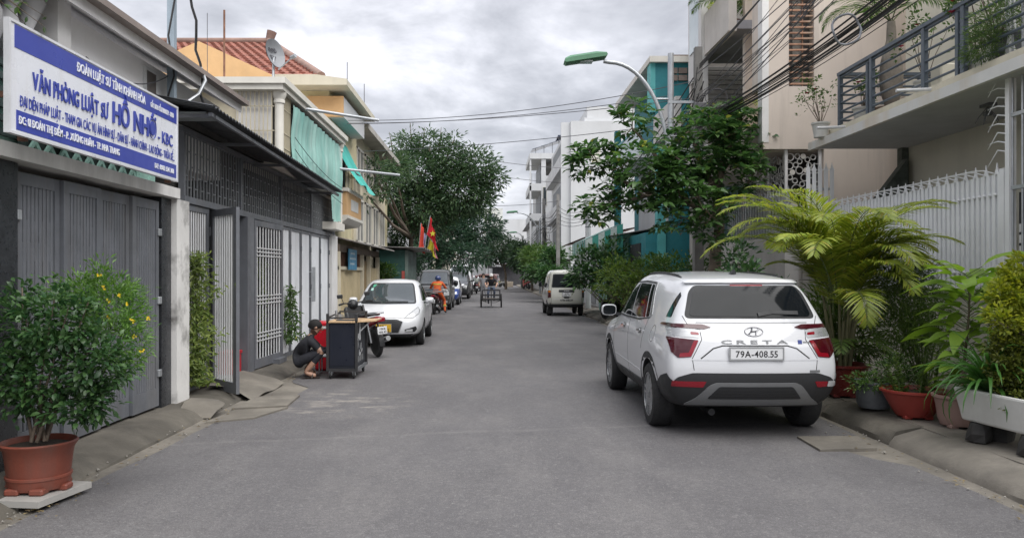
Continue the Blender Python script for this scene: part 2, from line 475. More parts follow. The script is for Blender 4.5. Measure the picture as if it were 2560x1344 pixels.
def sweep(name,mat,prof,y0,y1,jit=.012,step=.3,seed=0,parent=None):
    """pavement piece: cross profile (x,z) carried along y with a little unevenness"""
    r_ = random.Random(seed); n = max(2,int((y1 - y0) / step)); mb = MB(); k = len(prof)
    for i in range(n + 1):
        y = y0 + (y1 - y0) * i / n
        for j,(x,z) in enumerate(prof):
            mb.v.append((x + r_.uniform(-jit,jit) * (0 < j < k - 1),y,z + (r_.uniform(-jit,jit) * .5 if 0 < j < k - 1 else 0)))
    for i in range(n):
        for j in range(k - 1):
            a = i * k + j; mb.f.append((a,a + 1,a + k + 1,a + k)); mb.m.append(0)
    for i in (0,n):
        b0 = i * k; mb.f.append(tuple(range(b0,b0 + k))); mb.m.append(0)
    return mb.build(name,mat,parent,smooth=35)
left_pave = sweep('pavement',concrete_dark,[(-3.16,-.04),(-3.19,.015),(-3.3,.07),(-3.42,.105),(-3.55,.118),(-3.7,.122),(-7,.125),(-7,-.04)],-4,131,seed=1,step=.35)
tag(left_pave,kind='structure')
right_pave = sweep('pavement',concrete,[(4.02,-.04),(4.03,.165),(4.5,.172),(5.75,.19),(9,.195),(9,-.04)],-4,131,jit=.004,seed=2)
tag(right_pave,kind='structure')
yk = 3.4; kk = 0
while yk < 34:
    ln = [1.9,2.0,1.55,1.7,1.9][kk % 5]
    dx = random.Random(kk).uniform(-.03,.03); dz = random.Random(kk + 50).uniform(-.012,.01)
    y0,y1 = yk + .012,yk + ln - .012
    if y0 < 7.3:
        pr = [(3.72 + dx,-.04),(3.735 + dx,.03),(3.80 + dx,.085),(3.9 + dx,.135 + dz),(4.03,.168 + dz),(4.3,.178),(4.3,-.04)]
    else:
        pr = [(3.70 + dx,-.04),(3.71 + dx,.05),(3.78 + dx,.11 + dz),(3.9 + dx,.14 + dz),(4.06,.160 + dz),(4.06,-.04)]
    sweep('kerb_stone',[concrete_dark,concrete][kk % 2],pr,y0,y1,jit=.014,step=.16,seed=kk,parent=right_pave)
    yk += ln; kk += 1
sweep('kerb_stone',concrete,[(3.7,-.04),(3.72,.07),(3.85,.13),(4.06,.155),(4.06,-.04)],yk,131,parent=right_pave)
# cast slabs lying in the gutter
def slab(name,lab,pts,z0,z1,mat,**k):
    o = MB().prism(pts,'z',z0,z1).build(name,mat); tag(o,lab,'slab',**k); return o
slab('drain_cover','square concrete drain cover set in the gutter behind the white car',[(2.96,7.02),(3.50,7.08),(3.58,7.62),(2.98,7.6)],-.005,.022,concrete)
slab('drain_slab','worn concrete slab in the gutter beside the gate pillar',[(-3.06,8.35),(-2.62,8.6),(-2.42,9.3),(-3.0,9.1)],-.005,.02,concrete)
slab('drain_slab','long concrete slab sloping out from the open grille door',[(-3.05,9.16),(-2.45,9.36),(-2.5,10.2),(-3.02,10.05)],-.005,.028,concrete)
# broken concrete step in front of the open door
m = MB()
def ramp_fn(u,v):
    return (-3.62 + .62 * v,9.9 + 1.5 * u + .1 * math.sin(v * 4),.02 + .17 * (1 - v) ** .8 + .015 * math.sin(u * 9 + v * 5))
m.grid(ramp_fn,12,6); o = m.build('concrete_ramp',concrete,smooth=40); tag(o,'rough concrete ramp in front of the open grille door','ramp')
m = MB()
m.grid(lambda u,v: (-3.46 + .42 * math.sin(v * PI) * (.85 + .2 * math.sin(u * 5)) * (1 if v < .5 else 1),8.62 + .62 * u,.01 + .17 * math.cos(v * PI / 2) * math.sin(PI * min(1,max(0,u)) ) ** .5),8,6)
m.box(-3.5,-3.24,8.82,9.04,.05,.155)
o = m.build('broken_kerb',concrete,smooth=40); tag(o,'broken lump of concrete kerb at the foot of the white pillar','rubble')

# ------------------------------------------------------------------ LEFT: house with the law office sign
XL = -3.7
hs = thing('house','white house with mint trim behind the blue and white office sign','house',(-5.5,8.0,0))
MB().prism([(-3.78,2.9),(-3.78,3.92),(-4.32,4.2),(-8.5,4.2),(-8.5,2.9)],'y',6.85,10.85).build('wall',M('upper_white_wall',(.80,.79,.79),.75,var=.04,dirt=(.5,.48,.46),damt=.25),hs)
MB().prism([(-3.5,3.86),(-3.5,3.99),(-4.2,4.36),(-8.0,6.2),(-8.0,6.05),(-4.2,4.24)],'y',2.0,10.95).build('roof',M('eave_white',(.78,.77,.77),.7,var=.05,dirt=(.4,.38,.36),damt=.3),hs)
MB().box(-3.53,-3.40,2.0,10.96,3.96,4.02).build('gutter_rail',M('gutter_brown',(.24,.20,.18),.6),hs)
MB().box(-3.9,-3.70,6.66,6.87,2.7,4.3).build('pilaster',white_wall,hs)
wnd = MB().box(-3.79,-3.75,8.46,8.76,3.46,3.86).build('window',white_steel,hs)
MB().box(-3.76,-3.745,8.5,8.72,3.50,3.82).build('pane',M('louvre_brown',(.12,.10,.09),.4),wnd)
for i in range(7):                     # wavy white screen blocks beside the pilaster
    y = 4.9 + .25 * i
    m = MB(); m.tube([(-3.8,y + .05 * math.sin(q * 2.1),3.35 + q * .12) for q in range(12)],[.085 + .035 * math.sin(q * 2.1 + i) for q in range(12)],8)
    m.build('screen_baluster',M('screen_white',(.55,.55,.56),.7,var=.1,dirt=(.2,.2,.2),damt=.5),hs,smooth=60)
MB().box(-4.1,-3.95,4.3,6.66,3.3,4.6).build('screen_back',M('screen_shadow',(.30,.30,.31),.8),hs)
MB().box(-4.4,-3.9,3.0,6.66,2.58,3.3).build('mint_wall',mint_wall,hs)
for i in range(6):
    MB().bar((-3.87,3.2,2.72 + i * .11),(-3.87,6.6,2.72 + i * .11),.05,.05).build('louvre_bar',M('louvre_dark',(.06,.09,.085),.6),hs)
# ground floor, gate surround
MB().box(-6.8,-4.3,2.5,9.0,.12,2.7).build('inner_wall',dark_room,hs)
MB().box(-4.3,-3.56,2.0,8.93,2.46,2.575).build('beam',M('beam_white',(.80,.79,.77),.75,var=.08,dirt=(.25,.24,.22),damt=.5),hs)
MB().box(-4.0,-3.6,8.93,9.30,.02,2.46).build('pillar',white_dirty,hs)
MB().box(-3.95,-3.66,8.66,8.92,.1,2.455).build('granite_pier',granite,hs)
MB().box(-3.95,-3.66,5.55,6.03,.1,2.455).build('granite_pier',granite,hs)
lat = MB().box(-3.82,-3.8,6.3,8.75,2.58,2.84).build('lattice_backing',M('lattice_dark',(.03,.05,.045),.8),hs)
for k in range(11):
    for s_ in (0,1):
        y = 6.35 + k * .22
        a,b = ((-3.785 + s_ * .012,y,2.585),(-3.785 + s_ * .012,y + .22,2.83)) if s_ else ((-3.785,y,2.83),(-3.785,y + .22,2.585))
        MB().bar(a,b,.02,.035).build('lattice_bar',mint_wall,hs)
MB().box(-3.86,-3.77,8.3,8.75,2.576,2.86).build('lattice_end',mint_wall,hs)

# dark grey sliding gate of slats
gt = thing('sliding_gate','dark grey steel gate of narrow vertical slats under the office sign','gate',(-3.72,7.3,.12))
slat_me = MB().cbox(-.012,.012,-.019,.019,0,1,c=.004).mesh('slat',dark_grey)
n_leaf = 4; lw = (8.62 - 6.05) / n_leaf
gback = M('gate_back',(.02,.022,.026),.6)
for i in range(n_leaf):
    y0 = 6.05 + i * lw + .006; y1 = y0 + lw - .012; x = -3.72 + (.03 if i % 2 else 0)
    f = MB(); z0,z1 = .15,2.40
    f.box(x - .02,x + .02,y0,y0 + .07,z0,z1).box(x - .02,x + .02,y1 - .07,y1,z0,z1)
    f.box(x - .019,x + .019,y0 + .07,y1 - .07,z0,z0 + .20).box(x - .019,x + .019,y0 + .07,y1 - .07,z1 - .1,z1)
    leaf = f.build('gate_leaf',dark_grey,gt)
    MB().box(x - .03,x - .021,y0 + .03,y1 - .03,z0 + .05,z1 - .03).build('backing_sheet',gback,leaf)
    ns = 9; pitch = (y1 - y0 - .14) / ns
    for k in range(ns):
        yy = y0 + .07 + (k + .5) * pitch
        inst('slat',slat_me,leaf,(x,yy,z0 + .195),scale=(1,1.0,1.975 if k % 3 else 1.976))
    for zc in (.72,1.52):                                   # short infill pieces that stagger the gaps
        for k in range(0,ns - 1):
            yy = y0 + .07 + (k + 1) * pitch
            inst('infill',slat_me,leaf,(x - .004,yy,zc + (.18 if k % 2 else 0)),scale=(.7,.5,.33))
    for zh in (.5,1.3,2.05):
        if i in (0,3): MB().cbox(x + .02,x + .045,(y1 - .05) if i == 3 else y0,(y1 + .03) if i == 3 else y0 + .06,zh - .03,zh + .05,c=.006).build('hinge',galv,leaf)

# ------------------------------------------------------------------ office sign
sg = thing('office_sign','large white and blue office sign with raised letters above the dark gate','sign',(-3.38,6.87,2.6))
blue = M('sign_blue',(.045,.065,.34),.35,var=.05)
white_sg = M('sign_white',(.70,.72,.77),.3,var=.03,streak=((.5,.47,.44),.3))
SX = -3.35
def sgp(u,w,d=0.): return (SX + d + (.0),8.31 - (1 - u) * 2.88,2.60 + .76 * w)
MB().box(SX - .028,SX,5.43,8.31,2.60,3.36).build('panel',white_sg,sg)
fr = MB()
fr.box(SX - .034,SX + .008,5.41,5.43,2.58,3.38).box(SX - .034,SX + .008,8.31,8.33,2.58,3.38).box(SX - .034,SX + .008,5.43,8.31,2.58,2.60).box(SX - .034,SX + .008,5.43,8.31,3.36,3.38)
fr.build('frame',M('sign_frame',(.72,.73,.76),.35,metal=.2),sg)
MB().box(SX,SX + .003,5.48,8.30,3.19,3.352).build('blue_band',blue,sg)
MB().box(SX,SX + .003,5.50,8.29,2.615,2.755).build('blue_band',blue,sg)
def sline(s,u0,u1,z,h,mat,d=.02,bold=.025,dz=.003):
    y0,y1 = 5.43 + 2.88 * u0,5.43 + 2.88 * u1
    write('lettering',s,mat,sg,(SX + dz,y0,z),(0,1,0),(0,0,1),y1 - y0,h,d,bold)
sign_w = M('letter_white',(.78,.80,.84),.3,var=.0)
sline('ĐOÀN LUẬT SƯ TỈNH KHÁNH HÒA',.30,.733,3.235,.078,sign_w,.006,.012,.0045)
sline('GIẤY ĐKHĐ SỐ:37.01.0005/TP - ĐKHĐ',.774,.967,3.24,.05,sign_w,.004,.006,.0045)
sline('VĂN PHÒNG LUẬT SƯ',.09,.48,2.945,.13,blue,.008,.012)
sline('HỒ NHỚ',.507,.815,2.94,.19,blue,.012,.018)
sline('- KBC',.835,.957,2.93,.125,blue,.007,.008)
sline('ĐẠI DIỆN PHÁP LUẬT - THAM GIA CÁC VỤ ÁN HÌNH SỰ - DÂN SỰ - HÀNH CHÍNH - LAO ĐỘNG - THỪA KẾ...',.037,.975,2.79,.08,blue,.004,.0)
sline('ĐC: 01 ĐOÀN THỊ ĐIỂM - P. XƯƠNG HUÂN - TP. NHA TRANG',.031,.55,2.662,.058,sign_w,.006,.012,.0045)
sline('ĐT: 0983 534 368',.805,.967,2.655,.05,sign_w,.006,.01,.0045)
for y in (5.46,8.0):
    MB().bar((SX - .03,y + .2,2.9),(-3.95,y + .2,2.9),.04,.04).bar((SX - .05,y + .2,2.56),(SX - .05,y + .2,2.62),.05,.05).build('bracket',rust,sg)

# steel post with cables beside the eave
post = thing('steel_post','square blue grey steel post rising above the tin awning','post',(-3.66,8.94,3.5))
MB().box(-3.70,-3.62,8.9,8.98,3.48,6.5).build('shaft',M('post_blue',(.27,.33,.38),.5,var=.1),post)
MB().box(-3.76,-3.56,8.84,9.04,3.49,3.515).build('base_plate',dark_grey,post)
def cable(name,lab,path,r=.012,mat=None,n=6,cat='cable',group=None):
    o = MB().tube(path,r,n).build(name,mat or black_cable,smooth=60); tag(o,lab,cat,group); return o
def catenary(a,b,sag,n=14):
    a,b = vv(a),vv(b); return [a.lerp(b,i / n) - vv((0,0,sag * 4 * (i / n) * (1 - i / n))) for i in range(n + 1)]
cable('hanging_cable','twisted black cable hanging down from above beside the steel post',[(-3.5 + .03 * math.sin(i * 1.9),9.0 + .05 * i + .02 * math.cos(i * 2.3),5.2 - i * .155 + (0)) for i in range(11)],.016)
cable('hanging_cable','black cable looping down the near side of the steel post',[(-3.6,8.87,5.4),(-3.58,8.86,4.8),(-3.66,8.84,4.3),(-3.6,8.86,3.85),(-3.7,8.86,3.52)],.012)
cable('wall_cable','thin cable drooping across the white wall above the sign',catenary((-3.68,8.88,3.85),(-3.74,7.2,3.6),.16),.006,wire_grey)
cable('conduit','curved grey conduit under the eave beside the post',[(-3.5,9.2,4.0),(-3.44,9.25,4.04),(-3.40,9.28,3.9),(-3.45,9.2,3.72),(-3.55,9.1,3.6),(-3.66,9.0,3.52)],.022,galv)

# ------------------------------------------------------------------ LEFT: house with the grille front and tin awning
h2 = thing('grille_house','house with dark grille front, tin awning and white folding gates','house',(-5.4,13.8,0))
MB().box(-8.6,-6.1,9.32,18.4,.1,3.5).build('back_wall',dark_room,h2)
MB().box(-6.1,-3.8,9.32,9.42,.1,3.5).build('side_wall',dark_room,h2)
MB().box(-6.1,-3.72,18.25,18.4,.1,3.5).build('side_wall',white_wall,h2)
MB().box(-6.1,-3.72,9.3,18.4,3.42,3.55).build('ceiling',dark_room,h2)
MB().box(-6.1,-3.74,9.42,18.25,.10,.15).build('floor_slab',concrete,h2)
MB().box(-3.78,-3.62,17.75,18.38,.05,2.5).build('post',white_wall,h2)
MB().box(-3.76,-3.66,9.32,18.38,2.46,2.54).build('lintel',dark_grey,h2)
MB().box(-3.75,-3.68,9.32,18.38,3.31,3.37).build('top_rail',dark_grey,h2)
for y in (9.36,11.5,13.7,16.0,18.3):
    MB().box(-3.745,-3.675,y - .03,y + .03,2.54,3.31).build('grille_post',dark_grey,h2)
bar_me = MB().box(-.009,.009,-.009,.009,0,.775).mesh('grille_bar',M('grille_grey',(.19,.20,.21),.5))
nb = 84
for k in range(nb):
    y = 9.42 + (18.26 - 9.42) * k / (nb - 1)
    inst('grille_bar',bar_me,h2,(-3.71,y,2.537))
lk_me = MB().box(-.007,.007,0,.106,-.008,.008).mesh('grille_link',MATS['grille_grey'])
for k in range(nb - 1):
    y = 9.42 + (18.26 - 9.42) * k / (nb - 1)
    inst('grille_link',lk_me,h2,(-3.71,y,3.1 if k % 2 else 2.92)); inst('grille_link',lk_me,h2,(-3.71,y,2.66 if k % 2 else 2.8))
# tin awning
aw = MB()
def awn(u,v):
    y = 8.5 + u * 7.35; x = -3.78 + v * (.75 + .03 * u); z = 3.56 - .16 * u - v * .14
    return (x,y,z + .013 * math.sin(u * 7.35 / .11 * 2 * PI))
nU = 268
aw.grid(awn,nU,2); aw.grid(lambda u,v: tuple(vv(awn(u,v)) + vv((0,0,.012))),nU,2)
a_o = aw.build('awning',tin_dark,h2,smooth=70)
MB().bar((-3.1,8.6,3.36),(-3.1,15.8,3.20),.04,.04).build('purlin',dark_grey,a_o)
for y in (8.7,10.4,12.1,13.8,15.5): MB().bar((-3.72,y,3.36 - .02 * (y - 8.7)),(-3.08,y,3.36 - .022 * (y - 8.7)),.03,.04).build('bracket',dark_grey,a_o)
MB().box(-3.7,-3.2,8.75,9.2,3.40,3.42).build('cover_plate',M('plate_grey',(.25,.27,.28),.5,metal=.4),a_o)

def frame_leaf(name,parent,p0,p1,z0,z1,th=.045,fw=.07,mat=None):
    """rectangular door frame standing from p0 to p1 (plan points)"""
    a,b = vv((p0[0],p0[1],0)),vv((p1[0],p1[1],0)); d = (b - a).normalized(); mb = MB()
    Z = vv((0,0,1))
    mb.bar(a + d * fw / 2 + Z * z0,a + d * fw / 2 + Z * z1,fw,th,up=d) if 0 else None
    nrm = d.cross(Z)
    def slabb(u0,u1,zz0,zz1,t=th):
        q = [a + d * u0 - nrm * t / 2,a + d * u1 - nrm * t / 2,a + d * u1 + nrm * t / 2,a + d * u0 + nrm * t / 2]
        v = [p + Z * zz0 for p in q] + [p + Z * zz1 for p in q]
        mb.add(v,[(0,3,2,1),(4,5,6,7),(0,1,5,4),(1,2,6,5),(2,3,7,6),(3,0,4,7)])
    L_ = (b - a).length
    slabb(0,fw,z0,z1); slabb(L_ - fw,L_,z0,z1); slabb(fw,L_ - fw,z0,z0 + fw * 1.6,th * .96); slabb(fw,L_ - fw,z1 - fw,z1,th * .96)
    return mb.build(name,mat or dark_grey,parent),a,d,nrm,L_
pipe_me = MB().lathe([(.012,0),(.012,1)],8).mesh('white_bar',white_steel,50)
def white_grille(leaf,a,d,L_,z0,z1,n,fw=.07,beads=()):
    for k in range(n):
        p = a + d * (fw + (L_ - 2 * fw) * (k + .5) / n); inst('white_bar',pipe_me,leaf,(p.x,p.y,z0 + fw * 1.5),scale=(1,1,z1 - z0 - fw * 2.45))
    for zc in beads:
        for q in (-.06,0,.06):
            m = MB(); m.bar(tuple(a + d * fw + vv((.012,0,zc + q))),tuple(a + d * (L_ - fw) + vv((.012,0,zc + q))),.014,.016); m.build('cross_bar',white_steel,leaf)
dg = thing('grille_door','dark framed door with white bars, half covered by hanging fern','door',(-3.71,9.8,.15))
lf,a,d,nr,L_ = frame_leaf('door_leaf',dg,(-3.71,9.38),(-3.71,10.2),.17,2.45)
white_grille(lf,a,d,L_,.17,2.45,9)
dg = thing('open_grille_door','open dark framed door with white bars and long steel handle','door',(-3.68,10.28,.15))
lf,a,d,nr,L_ = frame_leaf('door_leaf',dg,(-3.70,10.32),(-3.17,9.76),.10,2.44,fw=.085)
white_grille(lf,a,d,L_,.10,2.44,9,.085)
hb = a + d * (L_ - .14)
m = MB(); hp = hb + vv((.05,-.05,0)); m.tube([hp + vv((0,0,.95)),hp + vv((0,0,1.55))],.017,10)
for zc in (1.05,1.45): m.bar(hb + vv((0,0,zc)),hp + vv((0,0,zc)),.015,.015)
m.build('handle',galv,lf,smooth=50)
for zc in (.5,1.3,2.1): MB().cbox(-3.73,-3.68,10.28,10.35,zc,zc + .12,c=.008).build('hinge',dark_grey,lf)
MB().box(-3.74,-3.66,10.36,10.46,.12,2.46).build('jamb',dark_grey,dg)
dg = thing('grille_door','dark framed door with white bars and triple cross bars beside the opening','door',(-3.7,12.7,.12))
MB().box(-3.8,-3.64,11.66,11.98,.1,2.46).build('jamb',dark_grey,dg)
lf,a,d,nr,L_ = frame_leaf('door_leaf',dg,(-3.66,12.0),(-3.60,13.42),.14,2.44,fw=.09)
white_grille(lf,a,d,L_,.14,2.44,9,.09,beads=(.62,1.2,1.95))
MB().box(-3.66,-3.5,12.9,13.35,.12,.2).build('bottom_bolt',dark_grey,lf)
# white folding gate
dg = thing('folding_gate','white corrugated folding gate in grey frames with long handle','gate',(-3.7,15.6,.12))
corr_white = M('corrugated_white',(.72,.74,.77),.4,metal=.1,var=.06,dirt=(.36,.36,.37),damt=.3)
edges = [13.5,14.3,15.1,15.9,16.8,17.7]
for i in range(5):
    y0,y1 = edges[i] + .01,edges[i + 1] - .01
    lf,a,d,nr,L_ = frame_leaf('gate_leaf',dg,(-3.70,y0),(-3.70,y1),.12,2.45,fw=.05)
    m = MB(); n = 36
    m.grid(lambda u,v: (-3.70 + .013 * (1 if math.sin(u * 2 * PI * 6) > 0 else -1) * min(1,abs(math.sin(u * 2 * PI * 6)) * 2.2),y0 + .05 + (y1 - y0 - .1) * u,.2 + 2.2 * v),72,1)
    m.build('corrugated_sheet',corr_white,lf)
    if i in (2,3):
        y = y1 - .06 if i == 2 else y0 + .06
        m = MB(); m.tube([(-3.62,y,1.05),(-3.62,y,1.75)],.02,8); m.bar((-3.7,y,1.15),(-3.62,y,1.15),.02,.02); m.bar((-3.7,y,1.65),(-3.62,y,1.65),.02,.02)
        m.build('handle',galv,lf,smooth=50)
    for zc in (.55,1.3,2.05): MB().cbox(-3.69,-3.66,y1 - .03,y1 + .02,zc,zc + .1,c=.005).build('hinge',dark_grey,lf)
# things glimpsed inside the open door
for nm,lab,cat,mt,bx in (('storage_crate','red plastic crate on the floor inside the open door','crate',M('red_plastic',(.45,.02,.03),.4),(-3.95,-3.72,11.25,11.62,.15,.47)),
                             ('wardrobe','dark cupboard standing in the room behind the open door','cupboard',M('dark_wood',(.05,.035,.03),.6),(-5.6,-5.0,12.2,13.6,.15,2.2)),
                             ('wall_board','pale board leaning on the wall inside the open door','board',grey_white,(-4.6,-4.55,11.7,12.3,.15,1.9))):
    q = thing(nm,lab,cat,((bx[0] + bx[1]) / 2,(bx[2] + bx[3]) / 2,.15))
    MB().cbox(*bx,c=.012).build('body',mt,q)
    MB().cbox(bx[0] - .01,bx[1] + .012,bx[2] - .012,bx[3] + .012,bx[5] - .04,bx[5] + .01,c=.006).build('rim',mt,q)

# upper floor with the green cloth
h3 = thing('balcony_house','cream upper floor with square columns and pale green cloth screen','house',(-5,15.3,3.3))
pale = M('pale_trim',(.66,.64,.58),.7,var=.06,dirt=(.36,.34,.3),damt=.35)
MB().box(-9,-4.2,12.9,18.1,3.56,4.7).build('wall',cream_wall,h3)
MB().box(-9,-3.38,12.65,18.1,4.60,4.69).build('roof_slab',pale,h3)
MB().box(-9,-3.33,12.6,18.15,4.69,4.79).build('cornice',pale,h3)
MB().box(-4.2,-3.46,12.75,17.1,3.40,3.52).build('floor_slab',pale,h3); MB().box(-4.2,-3.40,17.1,18.1,2.60,2.76).build('floor_slab',pale,h3)
for y in (12.78,17.85):
    c_ = MB(); c_.lathe([(.075,3.5 if y < 15 else 2.76),(.075,4.40),(.095,4.42),(.095,4.46),(.085,4.48),(.12,4.56),(.12,4.6)],12,(-3.5,y + .1,0))
    c_.build('column',pale,h3,smooth=40)
MB().box(-4.2,-3.62,12.86,12.90,3.52,4.6).build('screen_panel',white_wall,h3)
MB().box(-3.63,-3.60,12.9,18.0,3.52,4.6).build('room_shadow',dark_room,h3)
bc = M('cream_bars',(.50,.45,.33),.6)
vb = MB().box(-.008,.008,-.008,.008,0,1.08).mesh('window_bar',bc)
for k in range(9): inst('window_bar',vb,h3,(-4.16 + k * .07,12.8,3.52))
for k in range(9): inst('window_bar',vb,h3,(-3.47,12.98 + k * .06,3.52))
for z in (3.7,3.95,4.35):
    MB().box(-4.2,-3.56,12.792,12.808,z,z + .016).build('window_bar',bc,h3); MB().box(-3.475,-3.458,12.95,13.5,z,z + .016).build('window_bar',bc,h3)
cloth = leafmat('green_cloth',(.28,.52,.46),(.30,.55,.48),.45,.8)
m = MB()
def tarp(u,v):
    y = 13.42 + 4.35 * u; z = 4.52 - (1.12 if y < 16.9 else 1.74) * v
    return (-3.43 + .018 * math.sin(y * 17 + v * 2) + .012 * math.sin(y * 41 + v * 5) + .02 * math.sin(v * 7 + y),y,z + .02 * math.sin(y * 9) * v)
m.grid(tarp,120,14)
cl_o = m.build('cloth_screen',M('green_screen_cloth',(.28,.50,.45),.8,var=.12,scale=2,dirt=(.48,.62,.58),damt=.7,dscale=3,streak=((.13,.33,.30),.8)),smooth=80)
tag(cl_o,'pale green weathered cloth screen hung across the upper balcony','cloth')
for z0,z1 in ((3.95,3.55),(3.75,3.2)):
    cable('balcony_wire','thin black wire strung across the green cloth screen' if z0 > 3.8 else 'lower black wire sagging across the green cloth screen',catenary((-3.37,13.4,z0),(-3.37,17.7,z1),.1),.006)
# clothes poles sticking out
for y,z,x1,lab in ((14.2,4.62,-2.2,'grey pipe sticking out over the street below the cream cornice'),(17.7,4.0,-2.2,'grey pipe sticking out beside the orange balcony')):
    o = MB().tube([(-3.45,y,z),(x1,y + 1.0,z - .02)],.03,8).build('projecting_pipe',galv,smooth=50); tag(o,lab,'pipe')
# satellite dish
sd = thing('satellite_dish','grey satellite dish with a dark logo on the cream roof','dish',(-3.62,12.95,4.79))
m = MB(); ax = vv((.84,-.48,.22)).normalized(); ux = vv((0,0,1)).cross(ax).normalized(); uy = ax.cross(ux)
ctr = vv((-3.58,12.95,5.27))
def dish(u,v):
    a = u * 2 * PI; r_ = v; return tuple(ctr + (ux * math.cos(a) * .21 + uy * math.sin(a) * .25) * r_ + ax * .09 * (r_ * r_ - 1))
m.grid(dish,28,6)
m.grid(lambda u,v: tuple(vv(dish(u,v)) - ax * .012),28,6)
m.build('reflector',M('dish_grey',(.22,.23,.245),.5,var=.08),sd,smooth=50)
MB().tube([(-3.62,12.95,4.78),(-3.62,12.98,5.2)],.022,8).build('mast',galv,sd)
m = MB(); e0 = ctr - uy * .29; e1 = ctr + ax * .36 - uy * .2
m.tube([e0,e1],.012,6); m.tube([e1 - ax * .05,e1 + ax * .05],.032,8); m.build('feed_arm',galv,sd)
write('logo','mobi',M('logo_dark',(.05,.05,.06),.5),sd,tuple(ctr + ux * -.13 + uy * .05 - ax * .065),tuple(ux),tuple(uy),.26,.09,.004,.02)
write('logo','TV',MATS['logo_dark'],sd,tuple(ctr + ux * -.07 - uy * .09 - ax * .07),tuple(ux),tuple(uy),.14,.07,.004,.02)
for px,y,z0,z1,rr,mt,lab in ((-4.5,13.15,4.79,6.05,.018,rust,'rusty iron pole standing on the cream roof'),(-4.95,13.6,4.79,6.15,.006,wire_grey,'thin grey lightning rod on the cream roof')):
    o = MB().tube([(px,y,z0),(px,y,z1)],rr,6).build('roof_pole',mt); tag(o,lab,'pole')

# ------------------------------------------------------------------ LEFT: orange and cream house with tiled roof
h4 = thing('tiled_house','cream and orange house with red tiled hip roof','house',(-7,21,0))
MB().box(-15,-4.0,18.3,30,.1,6.05).build('wall',yellow_wall,h4)
ev = M('eave_cream',(.60,.56,.45),.75,var=.06,dirt=(.38,.35,.28),damt=.4)
MB().prism([(-3.28,5.90),(-3.28,6.04),(-4.0,6.14),(-15,6.14),(-15,5.90)],'y',17.7,22.0).build('eave',ev,h4)
MB().box(-4.0,-3.8,18.3,22.0,4.3,5.92).build('front_wall',yellow_wall,h4)
tile = M('roof_tile_red',(.27,.105,.075),.8,var=.3,scale=3,dirt=(.12,.07,.055),damt=.6,dscale=2,vert=False)
# hip roof: near slope, street slope; courses of barrel tiles
E0,E1,Rr = 17.9,30.5,(24.2,8.78); XE,XR = -3.9,-6.9
rf = MB()
rf.add([(-15,E0,6.14),(XE,E0,6.14),(XR,Rr[0],Rr[1]),(-15,Rr[0],Rr[1]),(XE,E1,6.14)],[(0,1,2,3),(1,4,2)])
r_o = rf.build('roof',tile,h4)
tl = MB(); nrow = 20; up = vv((0,Rr[0] - E0,Rr[1] - 6.14)); nrm = vv((0,-up.z,up.y)).normalized()
for r in range(nrow):
    f0,f1 = r / nrow,(r + 1.15) / nrow
    xr = XE + (XR - XE) * f0; nt = int((xr + 13) / .24)
    for k in range(nt):
        x = xr - .12 - k * .24; w = .105
        p = vv((x,E0,6.14)) + up * f0; q = vv((x,E0,6.14)) + up * f1
        v = []
        for pt,lift in ((p,.075),(q,.03)):
            for a in (-1,-.5,.5,1): v.append(pt + vv((a * w,0,0)) + nrm * (lift * (1 - a * a * .85)))
        tl.add(v,[(0,1,5,4),(1,2,6,5),(2,3,7,6),(0,3,2,1)])
t_o = tl.build('tile_courses',tile,h4,fix=False); t_o['kind'] = 'stuff'
rd = MB(); rd.tube([(-15,Rr[0],Rr[1] + .05),(XR,Rr[0],Rr[1] + .05)],.11,8); rd.tube([(XR,Rr[0],Rr[1] + .05),(XE,E0,6.146)],.11,8); rd.tube([(XR,Rr[0],Rr[1] + .05),(XE,E1,6.2)],.11,8)
rd.tube([(XR,Rr[0],Rr[1]),(XR + .1,Rr[0],Rr[1] + .35)],[.12,.16],8)
rd.build('ridge',M('ridge_grey',(.26,.17,.14),.85,var=.25),r_o,smooth=50)
# orange gable of the front part, with parapet box and balcony
MB().prism([(-7.2,4.6),(-7.2,6.05),(-6.15,6.5),(-4.75,5.86),(-4.6,5.78),(-4.6,4.6)],'y',16.4,16.62).build('gable',orange_wall,h4)
MB().box(-7.2,-4.65,16.3,16.4,4.6,5.66).build('gable_wall',yellow_wall,h4)
MB().box(-4.3,-3.45,18.2,18.27,5.28,5.76).build('parapet_end',orange_wall,h4)
MB().box(-4.3,-3.45,18.27,21.2,5.28,5.75).build('parapet',M('parapet_grey',(.55,.56,.57),.75,var=.05),h4)
MB().box(-4.0,-3.40,18.35,20.4,3.0,3.56).build('balcony',orange_wall,h4)
MB().box(-4.0,-3.36,18.3,20.45,3.56,3.64).build('balcony_cap',pale,h4)
MB().prism([(-4.0,2.76),(-3.5,2.82),(-3.36,2.93),(-3.36,3.0),(-4.0,3.0)],'y',18.3,20.45).build('balcony_base',pale,h4)
MB().box(-3.405,-3.39,18.9,19.9,3.15,3.42).build('balcony_panel',M('panel_white',(.6,.6,.58),.6),h4)
for k in range(10): MB().bar((-3.42,18.5 + k * .2,3.64),(-3.42,18.5 + k * .2,4.15),.015,.015).build('balcony_bar',dark_grey,h4)
MB().bar((-3.42,18.4,4.16),(-3.42,20.4,4.16),.03,.03).build('balcony_rail',dark_grey,h4)
MB().box(-3.82,-3.79,18.6,20.3,3.64,5.1).build('balcony_opening',dark_room,h4)
m = MB(); m.grid(lambda u,v: (-3.82 + .74 * v + .03 * math.sin(u * 8) * v,18.45 + 2.1 * u,5.0 - 1.3 * v - .12 * math.sin(v * PI) + .05 * math.sin(u * 6) * v),20,10)
